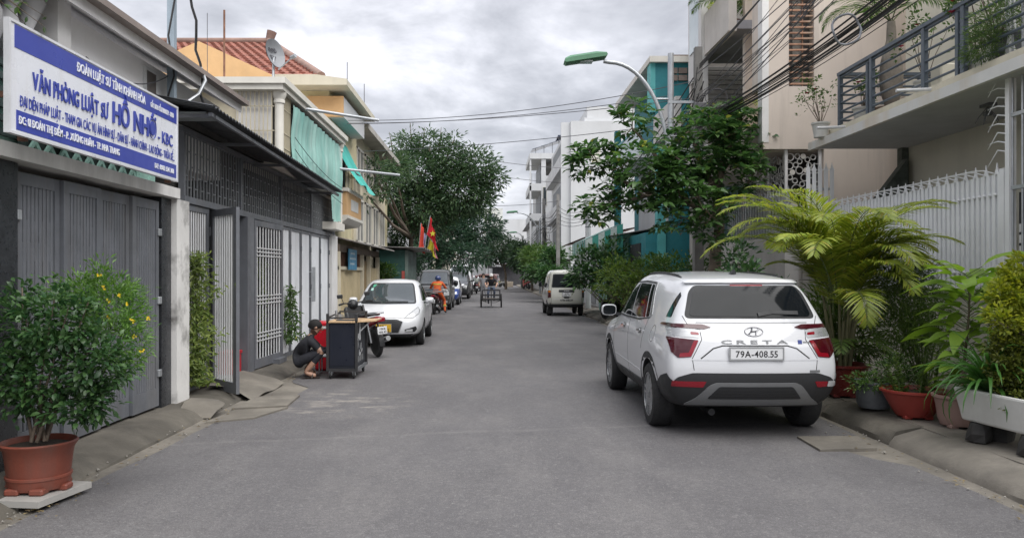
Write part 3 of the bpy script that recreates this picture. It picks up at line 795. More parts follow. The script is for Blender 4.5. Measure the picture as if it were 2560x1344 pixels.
o = m.build('cloth_awning',M('green_awning_cloth',(.05,.42,.36),.75,var=.15,streak=((.2,.6,.52),.6)),smooth=80); tag(o,'bright green cloth awning slanting out over the orange balcony','awning')
for x,y,z in ((-3.6,19.5,6.15),(-3.5,21.5,6.1)):
    o = MB().tube([(x,y,z),(x,y,z + .75)],.01,5).build('lightning_rod',wire_grey); tag(o,'thin rod standing on the cream eave of the tiled house','rod','rods on the cream eave')

# ------------------------------------------------------------------ LEFT: cream block with tall windows
h5 = thing('school_block','cream block with two rows of tall barred windows behind the shed','building',(-6,26,0))
MB().box(-12,-3.95,22.4,29.0,.1,5.72).build('wall',cream_wall,h5)
MB().prism([(-3.45,5.70),(-3.45,5.86),(-12,5.95),(-12,5.70)],'y',21.9,29.6).build('roof',M('roof_slab_grey',(.42,.40,.36),.8,var=.12,dirt=(.2,.19,.17),damt=.5),h5)
for z0,z1 in ((2.55,3.85),(4.35,5.35)):
    for k in range(4):
        y = 22.75 + k * 1.55
        w_ = MB(); w_.box(-3.96,-3.90,y,y + 1.2,z0,z0 + .06).box(-3.96,-3.90,y,y + 1.2,z1 - .06,z1).box(-3.96,-3.90,y,y + .06,z0,z1).box(-3.96,-3.90,y + 1.14,y + 1.2,z0,z1).box(-3.95,-3.905,y + .57,y + .63,z0,z1)
        wo = w_.build('window',pale,h5)
        MB().box(-3.955,-3.935,y + .06,y + 1.14,z0 + .06,z1 - .06).build('pane',M('louvre_grey',(.20,.20,.19),.4,var=.15),wo)

# ------------------------------------------------------------------ LEFT: low shed with cream metal front
h6 = thing('shed','low shed with cream corrugated front, brown door and tin roof','shed',(-4.4,21.8,.1))
cm = M('cream_metal',(.50,.42,.27),.55,var=.1,dirt=(.33,.25,.15),damt=.4)
MB().box(-5.6,-3.95,18.45,25.0,.1,2.3).build('inner',dark_room,h6)
m = MB(); m.grid(lambda u,v: (-3.66 + .012 * math.sin(u * 2 * PI * 40),18.5 + 3.3 * u,.62 + 1.1 * v),200,1); m.build('corrugated_sheet',cm,h6)
m = MB(); m.grid(lambda u,v: (-3.66 + .012 * math.sin(u * 2 * PI * 22),23.2 + 1.7 * u,.3 + 1.5 * v),110,1); m.build('corrugated_sheet',cm,h6)
MB().box(-3.72,-3.62,18.45,22.0,.1,.62).build('plinth',cream_wall,h6)
for y in (18.5,21.9,23.1,24.95): MB().box(-3.70,-3.58,y - .05,y + .05,.1,2.15).build('post',cream_paint,h6)
MB().box(-3.70,-3.60,18.45,22.0,1.72,1.80).build('rail',cream_paint,h6)
MB().box(-3.74,-3.68,21.98,23.02,.12,2.0).build('door',M('door_brown',(.30,.21,.10),.6,var=.12),h6)
MB().box(-3.72,-3.6,18.45,25.0,2.15,2.32).build('fascia',M('fascia_brown',(.16,.12,.09),.7,var=.2),h6)
gb = MB().box(-.008,.008,-.008,.008,0,.36).mesh('vent_bar',rust)
for k in range(22): inst('vent_bar',gb,h6,(-3.66,18.6 + k * .148,1.8))
m = MB(); m.grid(lambda u,v: (-4.3 + 1.15 * v,18.4 + 7.0 * u,2.62 - .26 * v + .015 * math.sin(u * 2 * PI * 60)),360,1); m.grid(lambda u,v: (-4.3 + 1.15 * v,18.4 + 7.0 * u,2.632 - .26 * v + .015 * math.sin(u * 2 * PI * 60)),360,1); m.build('roof',tin_roof,h6)
bs = thing('blue_sign','small blue notice board hung under the shed roof','sign',(-3.55,19.9,1.85))
MB().box(-3.56,-3.53,19.4,20.5,1.72,2.24).build('panel',M('notice_blue',(.07,.27,.45),.4,var=.1),bs)
for i,(z,y0,y1) in enumerate(((2.11,19.6,20.3),(1.98,19.5,20.4),(1.85,19.55,20.2))):
    for k in range(int((y1 - y0) / .12)):
        MB().box(-3.528,-3.524,y0 + k * .12,y0 + k * .12 + .08,z,z + .045).build('lettering',M('notice_white',(.6,.68,.72),.5),bs)
# ------------------------------------------------------------------ LEFT: green kiosk with flags
kg = M('kiosk_green',(.028,.10,.085),.55,metal=.1,var=.2,dirt=(.05,.06,.055),damt=.5)
kk_o = thing('kiosk','dark green metal kiosk with flat roof and red notice','kiosk',(-3.3,27.5,.1))
MB().box(-3.84,-2.79,26.0,29.0,.1,2.42).build('body',kg,kk_o)
m = MB(); m.grid(lambda u,v: (-2.78 + .015 * math.sin(u * 2 * PI * 16),26.02 + 2.96 * u,.12 + 2.28 * v),80,1); m.build('side_sheet',M('kiosk_side',(.16,.21,.19),.5,var=.3,dirt=(.07,.09,.08),damt=.6),kk_o)
m = MB(); m.grid(lambda u,v: (-4.1 + 1.9 * v,25.6 + 3.7 * u,2.50 - .05 * v + .02 * math.sin(u * 30)),60,1); m.grid(lambda u,v: (-4.1 + 1.9 * v,25.6 + 3.7 * u,2.53 - .05 * v + .02 * math.sin(u * 30)),60,1); m.build('roof',tin_roof,kk_o)
MB().box(-2.98,-2.88,25.97,25.995,1.1,1.72).build('notice',M('notice_red',(.45,.09,.07),.6,var=.2),kk_o)
MB().box(-3.84,-3.74,25.97,26.0,.1,2.42).build('corner_post',galv,kk_o); MB().box(-2.87,-2.77,25.96,26.0,.1,2.42).build('corner_post',MATS['kiosk_side'],kk_o)
fl_red = M('flag_red',(.62,.015,.03),.8,var=.12); fl_or = M('flag_orange',(.65,.08,.05),.8,var=.12); fl_ye = M('flag_yellow',(.62,.60,.05),.8,var=.12); fl_pk = M('flag_pink',(.62,.25,.30),.8,var=.1); fl_li=M('flag_lilac',(.42,.42,.62),.8)
def flag(lab,base,tip,mat,w,h,droop,star=None):
    t = thing('flag',lab,'flag',base,'flags on the kiosk roof')
    b,tp = vv(base),vv(tip)
    MB().tube([b,tp],.014,6).build('pole',galv,t)
    m = MB()
    def fn(u,v):
        p = tp + vv((0,0,-.02)) + (b - tp).normalized() * (h * v) ; s_ = u * w
        return (p.x + s_ * (.35 + .4 * v) + .03 * math.sin(u * 9 + v * 4),p.y - s_ * .4 + .05 * math.sin(u * 11 + v * 3),p.z - s_ * droop)
    m.grid(fn,14,10); m.build('cloth',mat,t,smooth=80)
    if star:
        ctr = vv(fn(.5,.5)); pts = []
        for k in range(10):
            a = PI / 2 + k * PI / 5; r_ = .12 if k % 2 == 0 else .05; pts.append((ctr.x + r_ * math.cos(a),ctr.z + r_ * math.sin(a)))
        MB().prism(pts,'y',ctr.y - .10,ctr.y - .085).build('star',fl_ye,t)
flag('orange red flag hanging narrow from a short pole on the kiosk roof',(-2.66,28.6,2.44),(-2.58,28.6,3.5),fl_or,.30,.95,.6)
flag('large red flag with yellow star on the kiosk roof',(-2.45,28.4,2.44),(-2.22,28.4,3.74),fl_red,.55,.62,1.2,star=True)
flag('yellow green flag drooping under the red one on the kiosk roof',(-2.36,28.75,2.44),(-2.26,28.7,3.1),fl_ye,.40,.5,1.0)
flag('pale pink flag behind the yellow one on the kiosk roof',(-2.28,29.0,2.44),(-2.2,28.95,2.95),fl_pk,.38,.45,.8)
flag('thin lilac flag between the red ones on the kiosk roof',(-2.55,28.85,2.44),(-2.47,28.8,3.15),fl_li,.16,.6,.6)
# ------------------------------------------------------------------ RIGHT: house with white fence and plant balcony
XF = 5.75
cream_light = M('cream_light_wall',(.62,.59,.49),.8,var=.05,scale=1,dirt=(.42,.40,.33),damt=.3,bump=.1)
slab_white = M('slab_white',(.66,.66,.64),.75,var=.06,dirt=(.5,.33,.12),damt=.45,dscale=1.2)
soffit_m = M('soffit_grey',(.52,.53,.54),.8,var=.06,dirt=(.36,.36,.36),damt=.35,vert=False)
r1 = thing('balcony_villa','cream villa with plant balcony behind the white spiked fence','house',(8,10,0))
MB().box(7.12,14,3.0,13.4,.19,7.6).build('wall',cream_light,r1)
MB().box(5.5,7.12,3.0,13.44,3.76,3.84).build('balcony_slab',soffit_m,r1)
MB().box(5.47,5.53,3.0,13.46,3.73,3.86).build('slab_edge',slab_white,r1)
MB().box(5.58,5.72,3.0,12.9,3.84,3.98).build('balcony_kerb',M('kerb_cream',(.62,.58,.46),.8,var=.1,dirt=(.35,.3,.2),damt=.5),r1)
MB().box(7.0,7.12,13.3,13.45,.19,3.76).build('corner_pier',M('mossy_pier',(.10,.115,.10),.85,var=.4,scale=6),r1)
# dark mossy stair wedge against the neighbour
MB().prism([(6.2,2.5),(7.0,3.55),(7.0,1.2),(6.2,1.2)],'y',13.1,13.28).build('stair_flank',M('mossy_tile',(.07,.085,.075),.8,var=.4,scale=7),r1)
rl = thing('balcony_railing','blue grey steel balcony railing of horizontal bars around potted plants','railing',(5.65,9,3.98))
for y in (12.6,11.55,10.15,9.3,8.0,6.6):
    MB().box(5.61,5.67,y - .035,y + .035,3.9,4.80).build('post',dark_blue_steel,rl)
    MB().box(5.61,5.67,y + .08,y + .14,3.9,4.75).build('post',dark_blue_steel,rl) if y in (11.55,9.3) else None
for k in range(6):
    z = 4.08 + k * .138
    MB().tube([(5.64,4.0,z),(5.64,12.6,z)],.018,8).build('rail',dark_blue_steel,rl,smooth=50)
    MB().tube([(5.64,12.6,z),(7.1,12.6,z)],.018,8).build('rail',dark_blue_steel,rl,smooth=50)
MB().box(5.60,5.68,4.0,12.64,4.80,4.85).build('top_rail',dark_blue_steel,rl)
MB().box(5.68,7.1,12.56,12.64,4.80,4.85).build('top_rail',dark_blue_steel,rl)
MB().box(6.9,6.97,12.565,12.635,3.84,4.8).build('post',dark_blue_steel,rl)
for y,z,lab in ((12.3,3.93,'white drain spout under the far end of the railing'),(9.9,3.95,'white drain spout under the middle of the railing')):
    o = MB().tube([(5.75,y,z),(5.15,y + .02,z - .02)],[.024,.022],8).build('drain_spout',white_steel,smooth=50); tag(o,lab,'spout')
fx = thing('ceiling_fixture','broken dark lamp fixture hanging under the balcony slab','lamp',(6.3,9.9,3.7))
MB().box(6.26,6.36,9.8,10.0,3.72,3.76).build('plate',dark_grey,fx)
m = MB()
for a in range(5): m.tube([(6.3,9.9,3.72),(6.3 + .09 * math.cos(a * 1.3),9.9 + .1 * math.sin(a * 1.3),3.60),(6.3 + .13 * math.cos(a * 1.3),9.9 + .14 * math.sin(a * 1.3),3.52)],.006,5)
m.lathe([(.0,3.60),(.05,3.61),(.06,3.65),(0,3.67)],10,(6.3,9.9,0)); m.build('arms',dark_grey,fx)

fn = thing('picket_fence','white steel fence with spear tips on a low cream wall','fence',(XF,10.5,.19))
MB().box(5.75,5.93,8.74,13.1,.1,1.36).build('low_wall',M('fence_wall',(.56,.53,.45),.85,var=.08,dirt=(.25,.23,.19),damt=.5,bump=.2),fn)
MB().box(5.72,5.96,8.74,13.1,1.36,1.43).build('coping',M('coping_cream',(.56,.54,.48),.85,var=.1,dirt=(.2,.18,.15),damt=.5),fn)
pk = MB(); pk.box(-.012,.012,-.03,.03,0,1.30)
pk_me = pk.mesh('picket',M('picket_white',(.80,.81,.82),.45,var=.05,dirt=(.42,.40,.36),damt=.25))
sp = MB(); sp.add([(-.006,-.045,0),(-.006,.045,0),(-.006,.012,.07),(-.006,0,.13),(-.006,-.012,.07),(.006,-.045,0),(.006,.045,0),(.006,.012,.07),(.006,0,.13),(.006,-.012,.07)],
       [(0,1,2,3,4),(9,8,7,6,5),(0,5,6,1),(1,6,7,2),(2,7,8,3),(3,8,9,4),(4,9,5,0)])
sp_me = sp.mesh('spear_tip',MATS['picket_white'])
kn_me = MB().lathe([(0,-.02),(.022,-.008),(.022,.008),(0,.02)],8).mesh('knob',MATS['picket_white'],60)
npk = 44
for k in range(npk):
    y = 8.8 + k * (13.0 - 8.8) / (npk - 1)
    inst('picket',pk_me,fn,(5.74,y,1.43))
    if k % 2 == 0: inst('spear_tip',sp_me,fn,(5.74,y + .05,2.73))
    inst('knob',kn_me,fn,(5.72,y + .05,2.5)); inst('knob',kn_me,fn,(5.72,y + .05,1.62))
MB().box(5.753,5.76,8.74,13.1,1.43,2.72).build('backing_sheet',M('fence_backing',(.55,.57,.59),.6,var=.06),fn)
for z in (1.62,2.5): MB().box(5.762,5.79,8.74,13.1,z - .02,z + .02).build('rail',MATS['picket_white'],fn)
MB().box(5.70,5.80,8.68,8.75,1.3,2.78).build('end_post',MATS['picket_white'],fn)
# leaning row of thorns along the top
for k in range(24):
    y = 8.85 + k * .175
    MB().tube([(5.70,y,2.74),(5.66,y + .12,2.785),(5.64,y + .3,2.80),(5.63,y + .40,2.80)],[.007,.007,.006,.002],5).build('thorn',MATS['picket_white'],fn,smooth=60)
# grey side piece of fence where the next house begins
MB().box(5.3,5.74,13.16,13.2,2.62,2.66).build('side_rail',galv,fn); MB().box(5.3,5.74,13.16,13.2,3.02,3.06).build('side_rail',galv,fn)
for k in range(5):
    inst('picket',pk_me,fn,(5.34 + k * .1,13.14,2.05),rot=(0,0,PI / 2)); inst('spear_tip',sp_me,fn,(5.34 + k * .1,13.14,3.35),rot=(0,0,PI / 2))

# tall grille gate with side thorns
tg = thing('grille_gate','tall pale grille gate with rows of outward thorns beside the fence','gate',(5.75,8.0,.19))
for k in range(9):
    y = 8.6 - k * .16
    MB().tube([(5.75,y,1.0),(5.75,y,4.65)],.013,8).build('bar',galv,tg,smooth=50)
for z in (1.05,2.55,3.35,4.55): MB().box(5.73,5.77,7.2,8.64,z - .02,z + .02).build('rail',galv,tg)
MB().box(5.71,5.79,8.60,8.67,.19,4.65).build('post',MATS['picket_white'],tg)
for k in range(17):
    z = 2.95 + k * .10
    MB().tube([(5.75,8.64,z),(5.74,8.84,z + .05),(5.73,9.0,z - .12 + .16 * (k % 2))],[.009,.008,.002],5).build('thorn',MATS['picket_white'],tg)
for k in range(5):
    cx = 8.5 - k * .2
    MB().tube([(5.75,cx + .07 * math.cos(a * .5) * (1 - a / 16),4.62 + .1 + .07 * math.sin(a * .5) * (1 - a / 16)) for a in range(14)],.009,5).build('scroll',MATS['picket_white'],tg)
for k in range(6):
    for j in range(9):
        MB().box(5.80,5.81,8.52 - k * .09,8.57 - k * .09,1.1 + j * .12,1.19 + j * .12).build('lattice_block',white_wall,tg)
MB().box(5.82,5.84,7.0,8.6,.19,2.5).build('backing',M('gate_dark',(.05,.05,.055),.7),tg)
MB().box(5.72,5.80,7.0,8.6,.19,1.0).build('bottom_panel',galv,tg)

# ------------------------------------------------------------------ RIGHT: tall beige house
YB = 14.2
r2 = thing('beige_house','tall beige house with slatted opening and ring lattice window','house',(9,16,0))
def wall_with_hole(name,mat,parent,x0,x1,z0,z1,hx0,hx1,hz0,hz1,y0,y1):
    m = MB(); m.box(x0,hx0,y0,y1,z0,z1).box(hx1,x1,y0,y1,z0,z1).box(hx0,hx1,y0,y1,z0,hz0).box(hx0,hx1,y0,y1,hz1,z1); return m.build(name,mat,parent)
wall_with_hole('upper_wall',beige_wall,r2,4.95,15,3.88,9.5,5.42,5.88,5.02,8.5,YB,YB + .18)
MB().box(4.95,15,YB + .18,16.7,3.86,4.0).build('floor_slab',beige_wall,r2)
MB().box(4.95,5.07,YB + .18,16.7,4.0,4.4).build('front_wall',beige_wall,r2)
MB().box(4.93,5.05,YB - .01,YB + .22,4.0,7.2).build('edge_strip',white_wall,r2)
MB().box(4.95,5.10,YB + .18,14.8,5.0,7.2).build('front_pier',beige_wall,r2)
MB().box(6.06,15,YB,YB + .18,.19,3.88).build('lower_wall',beige_wall,r2)
MB().box(5.4,15,16.6,16.75,.19,9.5).build('party_wall',beige_wall,r2)
MB().box(5.38,6.06,YB + .01,YB + .16,.19,2.72).build('tiled_wall',M('tile_wall_grey',(.50,.48,.45),.6,var=.06),r2)
MB().box(5.36,5.5,YB + .16,16.7,.19,2.72).build('tiled_wall',MATS['tile_wall_grey'],r2)
for k in range(5):
    for j in range(5): MB().cbox(5.40 + k * .13,5.52 + k * .13,YB - .012,YB + .012,.3 + j * .3,.58 + j * .3,c=.008).build('wall_tile',MATS['tile_wall_grey'],r2)
MB().box(5.9,9,15.0,16.6,2.6,3.86).build('dark_room',dark_room,r2)
MB().box(5.45,5.95,14.5,14.6,4.9,8.6).build('recess_back',M('recess_cream',(.45,.44,.40),.8),r2)
MB().box(5.43,5.57,14.42,14.48,5.0,8.5).build('recess_door',M('door_dark',(.09,.085,.08),.5),r2); MB().box(5.76,5.88,14.42,14.48,5.0,8.5).build('recess_door',MATS['door_dark'],r2)
wood_slat = M('wood_slat',(.36,.20,.13),.7,var=.25,scale=5,dirt=(.55,.5,.4),damt=.4)
sl = MB().box(-.235,.235,-.02,.02,-.014,.014).mesh('slat',wood_slat)
for k in range(34):
    inst('slat',sl,r2,(5.65,YB + .06,5.08 + k * .103),rot=(0,random.uniform(-.02,.02),0))
MB().box(5.69,5.71,YB + .08,YB + .1,5.03,8.5).build('slat_rod',wood_slat,r2)
# ring lattice: two panels at the corner
ring_m = M('ring_metal',(.50,.49,.47),.5,metal=.3,var=.1); disc_m = M('disc_cream',(.60,.57,.52),.6)
lat = thing('ring_lattice','lattice of metal rings and pale discs at the corner of the beige house','lattice',(5.5,YB,2.75))
rr_ = random.Random(5)
def ring_mesh(r,t=.011):
    return MB().tube([(r * math.cos(a * PI / 8),0,r * math.sin(a * PI / 8)) for a in range(16)],t,5,closed=True)
rings = [ring_mesh(r).mesh('ring',ring_m,60) for r in (.045,.065,.085)]
discs = [MB().lathe([(0,-.008),(r,-.006),(r,.006),(0,.008)],14,axis='y').mesh('disc',disc_m) for r in (.05,.075,.095)]
placed = []
for tries in range(500):
    i = rr_.randrange(3); r = (.05,.07,.09)[i]; x = rr_.uniform(5.46,5.98); z = rr_.uniform(2.8,3.8)
    if all((x - a) ** 2 + (z - b) ** 2 > (r + c) ** 2 * .9 for a,b,c in placed):
        placed.append((x,z,r)); inst('disc' if len(placed) % 6 == 0 else 'ring',discs[i] if len(placed) % 6 == 0 else rings[i],lat,(x,YB + .1,z))
placed = []
for tries in range(1400):
    i = rr_.randrange(3); r = (.05,.07,.09)[i]; y = rr_.uniform(14.35,16.5); z = rr_.uniform(2.8,3.8)
    if all((y - a) ** 2 + (z - b) ** 2 > (r + c) ** 2 * .9 for a,b,c in placed):
        placed.append((y,z,r)); inst('disc' if len(placed) % 7 == 0 else 'ring',discs[i] if len(placed) % 7 == 0 else rings[i],lat,(5.42,y,z),rot=(0,0,PI / 2))
for x in (5.40,6.02): MB().box(x - .025,x + .025,YB + .07,YB + .12,2.72,3.88).build('frame_post',white_wall,lat)
for y in (15.2,16.55): MB().box(5.395,5.445,y - .025,y + .025,2.72,3.88).build('frame_post',white_wall,lat)
sf = thing('spear_fence','grey iron spear fence on the wall below the ring lattice','fence',(5.2,15.2,2.0))
MB().box(5.12,5.36,13.6,17.2,.1,2.28).build('base_wall',M('base_wall_grey',(.46,.44,.42),.8,var=.08,dirt=(.25,.24,.22),damt=.4),sf)
for k in range(24):
    y = 13.65 + k * .15
    m = MB(); m.box(5.19,5.22,y - .014,y + .014,2.28,3.02); m.add([(5.19,y - .025,3.02),(5.22,y - .025,3.02),(5.22,y + .025,3.02),(5.19,y + .025,3.02),(5.205,y,3.16)],[(0,1,4),(1,2,4),(2,3,4),(3,0,4)])
    m.build('spear',galv,sf)
    if k % 2: MB().tube([(5.2,y,2.9),(5.16,y,3.1),(5.06,y,3.22),(4.98,y,3.18)],[.008,.008,.006,.003],5).build('hook',galv,sf,smooth=60)
for z in (2.42,2.88): MB().box(5.222,5.242,13.6,17.2,z - .02,z + .02).build('rail',galv,sf)

# ------------------------------------------------------------------ RIGHT: house with concrete balconies and louvres
r3 = thing('terrace_house','beige concrete terrace house with glass panel and planted balconies','house',(8,19,0))
conc_l = M('pale_concrete',(.52,.49,.46),.8,var=.08,dirt=(.30,.28,.26),damt=.45,bump=.15)
MB().box(6.6,14,16.8,22.5,.19,10.5).build('wall',conc_l,r3)
MB().box(4.95,6.6,16.85,19.4,3.8,4.0).build('balcony_slab',conc_l,r3)
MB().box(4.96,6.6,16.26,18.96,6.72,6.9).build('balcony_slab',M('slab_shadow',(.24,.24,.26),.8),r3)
MB().prism([(4.93,6.66),(5.1,6.66),(5.1,7.6),(4.93,7.6)],'y',16.2,19.0).build('parapet',conc_l,r3)
MB().prism([(4.93,3.75),(5.1,3.75),(5.1,4.6),(4.93,4.6)],'y',17.9,19.8).build('parapet',conc_l,r3)
MB().box(4.86,5.02,18.05,18.3,3.0,10.5).build('column',M('column_white',(.62,.61,.60),.7,var=.06,dirt=(.35,.34,.33),damt=.3),r3)
MB().box(4.95,6.6,19.3,19.5,5.6,10.5).build('side_wall',conc_l,r3)
MB().box(4.93,5.0,18.3,19.5,6.3,10.5).build('front_panel',M('pale_panel',(.58,.57,.56),.7,var=.04),r3)
MB().box(4.90,4.93,18.35,19.3,7.0,10.2).build('glass_panel',M('pale_glass',(.42,.50,.53),.12,var=.04),r3)
lv = MB().cbox(-.5,.5,-.03,.03,-.05,.05,c=.01).mesh('louvre',M('louvre_conc',(.36,.35,.34),.75,var=.15))
for k in range(18): inst('louvre',lv,r3,(5.75,19.2,4.7 + k * .115))
MB().box(6.25,6.6,18.9,19.28,4.0,6.7).build('louvre_side',cream_light,r3)
# next parapet further along
r3b = thing('balcony_block','plain house front with a slanted concrete balcony beam beside the pole','house',(8,22,0))
MB().box(6.0,14,22.6,23.6,.19,9.0).build('wall',conc_l,r3b)
MB().prism([(4.7,5.35),(4.85,5.35),(4.85,6.15),(4.7,6.15)],'y',19.9,22.6).build('balcony_beam',M('beam_pale',(.58,.57,.55),.75,var=.05),r3b)
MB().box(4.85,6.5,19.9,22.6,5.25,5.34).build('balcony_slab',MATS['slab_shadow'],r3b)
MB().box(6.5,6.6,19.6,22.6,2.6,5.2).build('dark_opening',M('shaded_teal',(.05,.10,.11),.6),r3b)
MB().box(4.9,4.94,20.0,22.4,3.6,4.4).build('glass_rail',MATS['pale_glass'],r3b)

# ------------------------------------------------------------------ RIGHT: teal house
YT = 24.0
r4 = thing('teal_house','teal house with stepped parapet and glass balcony','house',(7,27,0))
MB().box(5.6,12,YT,30.5,.19,8.1).build('wall',teal_wall,r4)
MB().box(5.05,5.6,YT,24.25,5.9,8.1).build('fin_wall',teal_wall,r4)
MB().box(4.9,5.05,24.0,24.5,6.6,8.1).build('fin_edge',M('teal_light',(.10,.42,.42),.6),r4)
MB().box(4.85,6.8,23.85,30.5,8.1,8.28).build('cornice',pale,r4)
brickm = M('parapet_brick',(.20,.16,.14),.85,var=.2)
MB().box(5.5,7.5,24.0,24.15,8.28,8.36).build('parapet_base',brickm,r4)
for k in range(6):
    for j in range(2): MB().box(5.45 + k * .3,5.72 + k * .3,23.93,23.99,7.55 + j * .22,7.72 + j * .22).build('brick',brickm,r4)
MB().box(4.7,5.6,24.6,29.5,5.3,5.45).build('balcony_slab',soffit_m,r4)
MB().box(4.7,4.74,24.6,29.5,5.45,6.3).build('glass_rail',MATS['pale_glass'],r4)
MB().box(4.68,4.78,24.5,29.6,6.3,6.38).build('rail',M('rail_teal',(.05,.3,.35),.5),r4)
MB().box(4.68,4.9,29.4,29.7,2.5,7.0).build('pilaster',teal_wall,r4)
MB().box(5.1,5.35,23.9,24.3,2.0,6.5).build('pilaster',MATS['teal_light'],r4)
MB().box(5.58,5.6,24.6,29.5,2.7,5.3).build('upper_opening',grey_white,r4)
MB().box(4.75,5.6,24.0,27.0,.19,2.9).build('lower_block',teal_wall,r4)
MB().box(4.70,4.76,24.7,26.4,.19,2.6).build('doorway',M('doorway_dark',(.025,.028,.03),.8),r4)

# ------------------------------------------------------------------ RIGHT: mint house with striped awning
r5 = thing('mint_house','small mint green house with dark doorway and red door curtain','house',(5,28.5,0))
MB().box(4.35,7,27.05,31.5,.19,3.0).build('wall',mint_wall,r5)
MB().box(4.30,4.36,27.5,29.0,.19,2.3).build('window_opening',M('doorway_dark2',(.03,.035,.035),.8),r5)
MB().box(4.55,5.0,26.98,27.05,.19,2.0).build('door',M('rust_curtain',(.18,.07,.06),.8,var=.4,scale=7),r5)
MB().box(4.45,5.1,26.95,27.02,2.0,2.12).build('lintel',MATS['teal_light'],r5); MB().box(5.0,5.1,26.95,27.05,.19,2.0).build('jamb',MATS['teal_light'],r5)
m = MB(); m.grid(lambda u,v: (4.0 + 2.4 * v,26.6 + 5.0 * u,2.9 + .4 * v + .02 * math.sin(u * 100)),120,1); m.grid(lambda u,v: (4.0 + 2.4 * v,26.6 + 5.0 * u,2.915 + .4 * v + .02 * math.sin(u * 100)),120,1); m.build('roof',tin_roof,r5)
sa = thing('striped_awning','green and white striped awning with scalloped valance over the pavement','awning',(4.0,28.8,2.4))
aw_g = M('awning_green',(.06,.30,.25),.75,var=.1); aw_w = M('awning_white',(.50,.58,.56),.75,var=.08)
ns = 17
for k in range(ns):
    y0 = 26.7 + k * .27; y1 = y0 + .27
    MB().add([(4.5,y0,3.38),(4.5,y1,3.38),(3.25,y1,2.82),(3.25,y0,2.82),(4.5,y0,3.36),(4.5,y1,3.36),(3.25,y1,2.80),(3.25,y0,2.80)],[(0,1,2,3),(7,6,5,4)]).build('stripe',aw_g if k % 2 else aw_w,sa)
    pts = [(y0,2.80),(y0,2.42),(y0 + .07,2.37),(y0 + .135,2.35),(y0 + .2,2.37),(y1,2.42),(y1,2.80)]
    MB().prism(pts,'x',3.24,3.25).build('valance_strip',aw_g if k % 2 else aw_w,sa)
# near end of the valance faces the camera
for k in range(6):
    x0 = 3.25 + k * .21; zt = 2.80 + .448 * (x0 - 3.25) * .98
    MB().prism([(x0,2.42),(x0 + .1,2.36),(x0 + .21,2.42),(x0 + .21,zt + .09),(x0,zt)],'y',26.69,26.70).build('valance_strip',aw_g if k % 2 else aw_w,sa)
for y in (26.8,31.1): MB().tube([(4.4,y,2.2),(3.27,y,2.8)],.018,6).build('arm',galv,sa)
pv = thing('stub_post','short white concrete post with bands behind the striped awning','post',(4.1,33,.19))
MB().lathe([(.12,.19),(.12,4.9),(0,4.92)],10,(4.1,33.0,0)).build('shaft',grey_white,pv)
for z in (3.6,3.9,4.2): MB().lathe([(.125,z),(.13,z + .02),(.125,z + .04)],10,(4.1,33.0,0)).build('band',dark_grey,pv)

# ------------------------------------------------------------------ RIGHT: low houses and white picket fence beyond
r6 = thing('low_house','low grey house with tin roof beyond the striped awning','house',(6,38,0))
MB().box(4.7,9,33.4,44,.19,3.4).build('wall',grey_white,r6)
MB().box(4.66,4.71,35,38,.3,2.7).build('shutter',M('shutter_grey',(.28,.29,.30),.6),r6)
m = MB(); m.grid(lambda u,v: (3.9 + 2.5 * v,33 + 10 * u,3.15 + .5 * v),40,1); m.grid(lambda u,v: (3.9 + 2.5 * v,33 + 10 * u,3.18 + .5 * v),40,1); m.build('roof',rust,r6)
wf = thing('white_fence','white slatted fence beside the pavement beyond the van','fence',(4.35,42,.19))
for k in range(9): MB().box(4.30,4.34,40.4 + k * .36,40.62 + k * .36,.19,2.05 if k % 8 else 2.2).build('slat',white_steel,wf)
for z in (.6,1.75): MB().box(4.345,4.37,40.3,43.6,z,z + .1).build('rail',white_steel,wf)

# big pale block and balcony tower
r7 = thing('pale_block','large windowless pale grey block rising above the trees','building',(9,55,0))
MB().box(5.1,16,50,66,.19,11.45).build('wall',grey_white,r7)
MB().box(6.2,16,50.4,66,11.45,12.45).build('upper_wall',grey_white,r7)
MB().box(6.0,6.6,50.2,51.0,11.46,11.7).build('parapet',grey_white,r7)
for z in (2.6,5.6,8.6):
    MB().box(4.55,5.1,50.3,65,z,z + .9).build('balcony',M('balcony_pale',(.56,.56,.56),.75),r7)
    w_ = MB().box(5.06,5.11,51,64,z + .9,z + 2.5).build('opening',M('opening_grey',(.16,.17,.18),.6),r7)
MB().box(4.5,5.1,50.2,50.45,2.6,11.4).build('fin',grey_white,r7)
MB().box(6.4,7.0,49.93,50.0,8.8,9.6).build('vent',pale,r7)
r8 = thing('balcony_tower','narrow white tower with stacked corner balconies and solar panels on top','building',(6,76,0))
MB().box(4.5,9,70,84,.19,10.2).build('wall',grey_white,r8)
MB().box(6.2,9,70,84,10.2,12.9).build('top_wall',grey_white,r8)
MB().box(4.5,4.9,70,70.4,10.2,12.0).build('top_pier',grey_white,r8)
MB().box(3.45,6.3,69.9,78,12.0,12.5).build('roof_slab',grey_white,r8)
MB().box(4.9,6.2,70.1,70.3,10.2,10.5).build('top_rail',grey_white,r8)
MB().box(4.8,6.2,73,73.2,10.2,12.0).build('back_panel',pale,r8)
for z in (4.0,7.0,9.7):
    MB().box(3.45,4.5,70.0,78,z - .55,z + .1).build('balcony',grey_white,r8)
    MB().box(4.42,4.49,70.6,77,z + .1,z + 2.0).build('opening',MATS['opening_grey'],r8)
    MB().box(3.45,3.6,70.0,70.15,z,z + 2.6).build('balcony_post',grey_white,r8)
    for k in range(9): MB().bar((3.5 + k * .12,70.05,z + .1),(3.5 + k * .12,70.05,z + 1.0),.03,.03).build('balcony_bar',MATS['opening_grey'],r8)
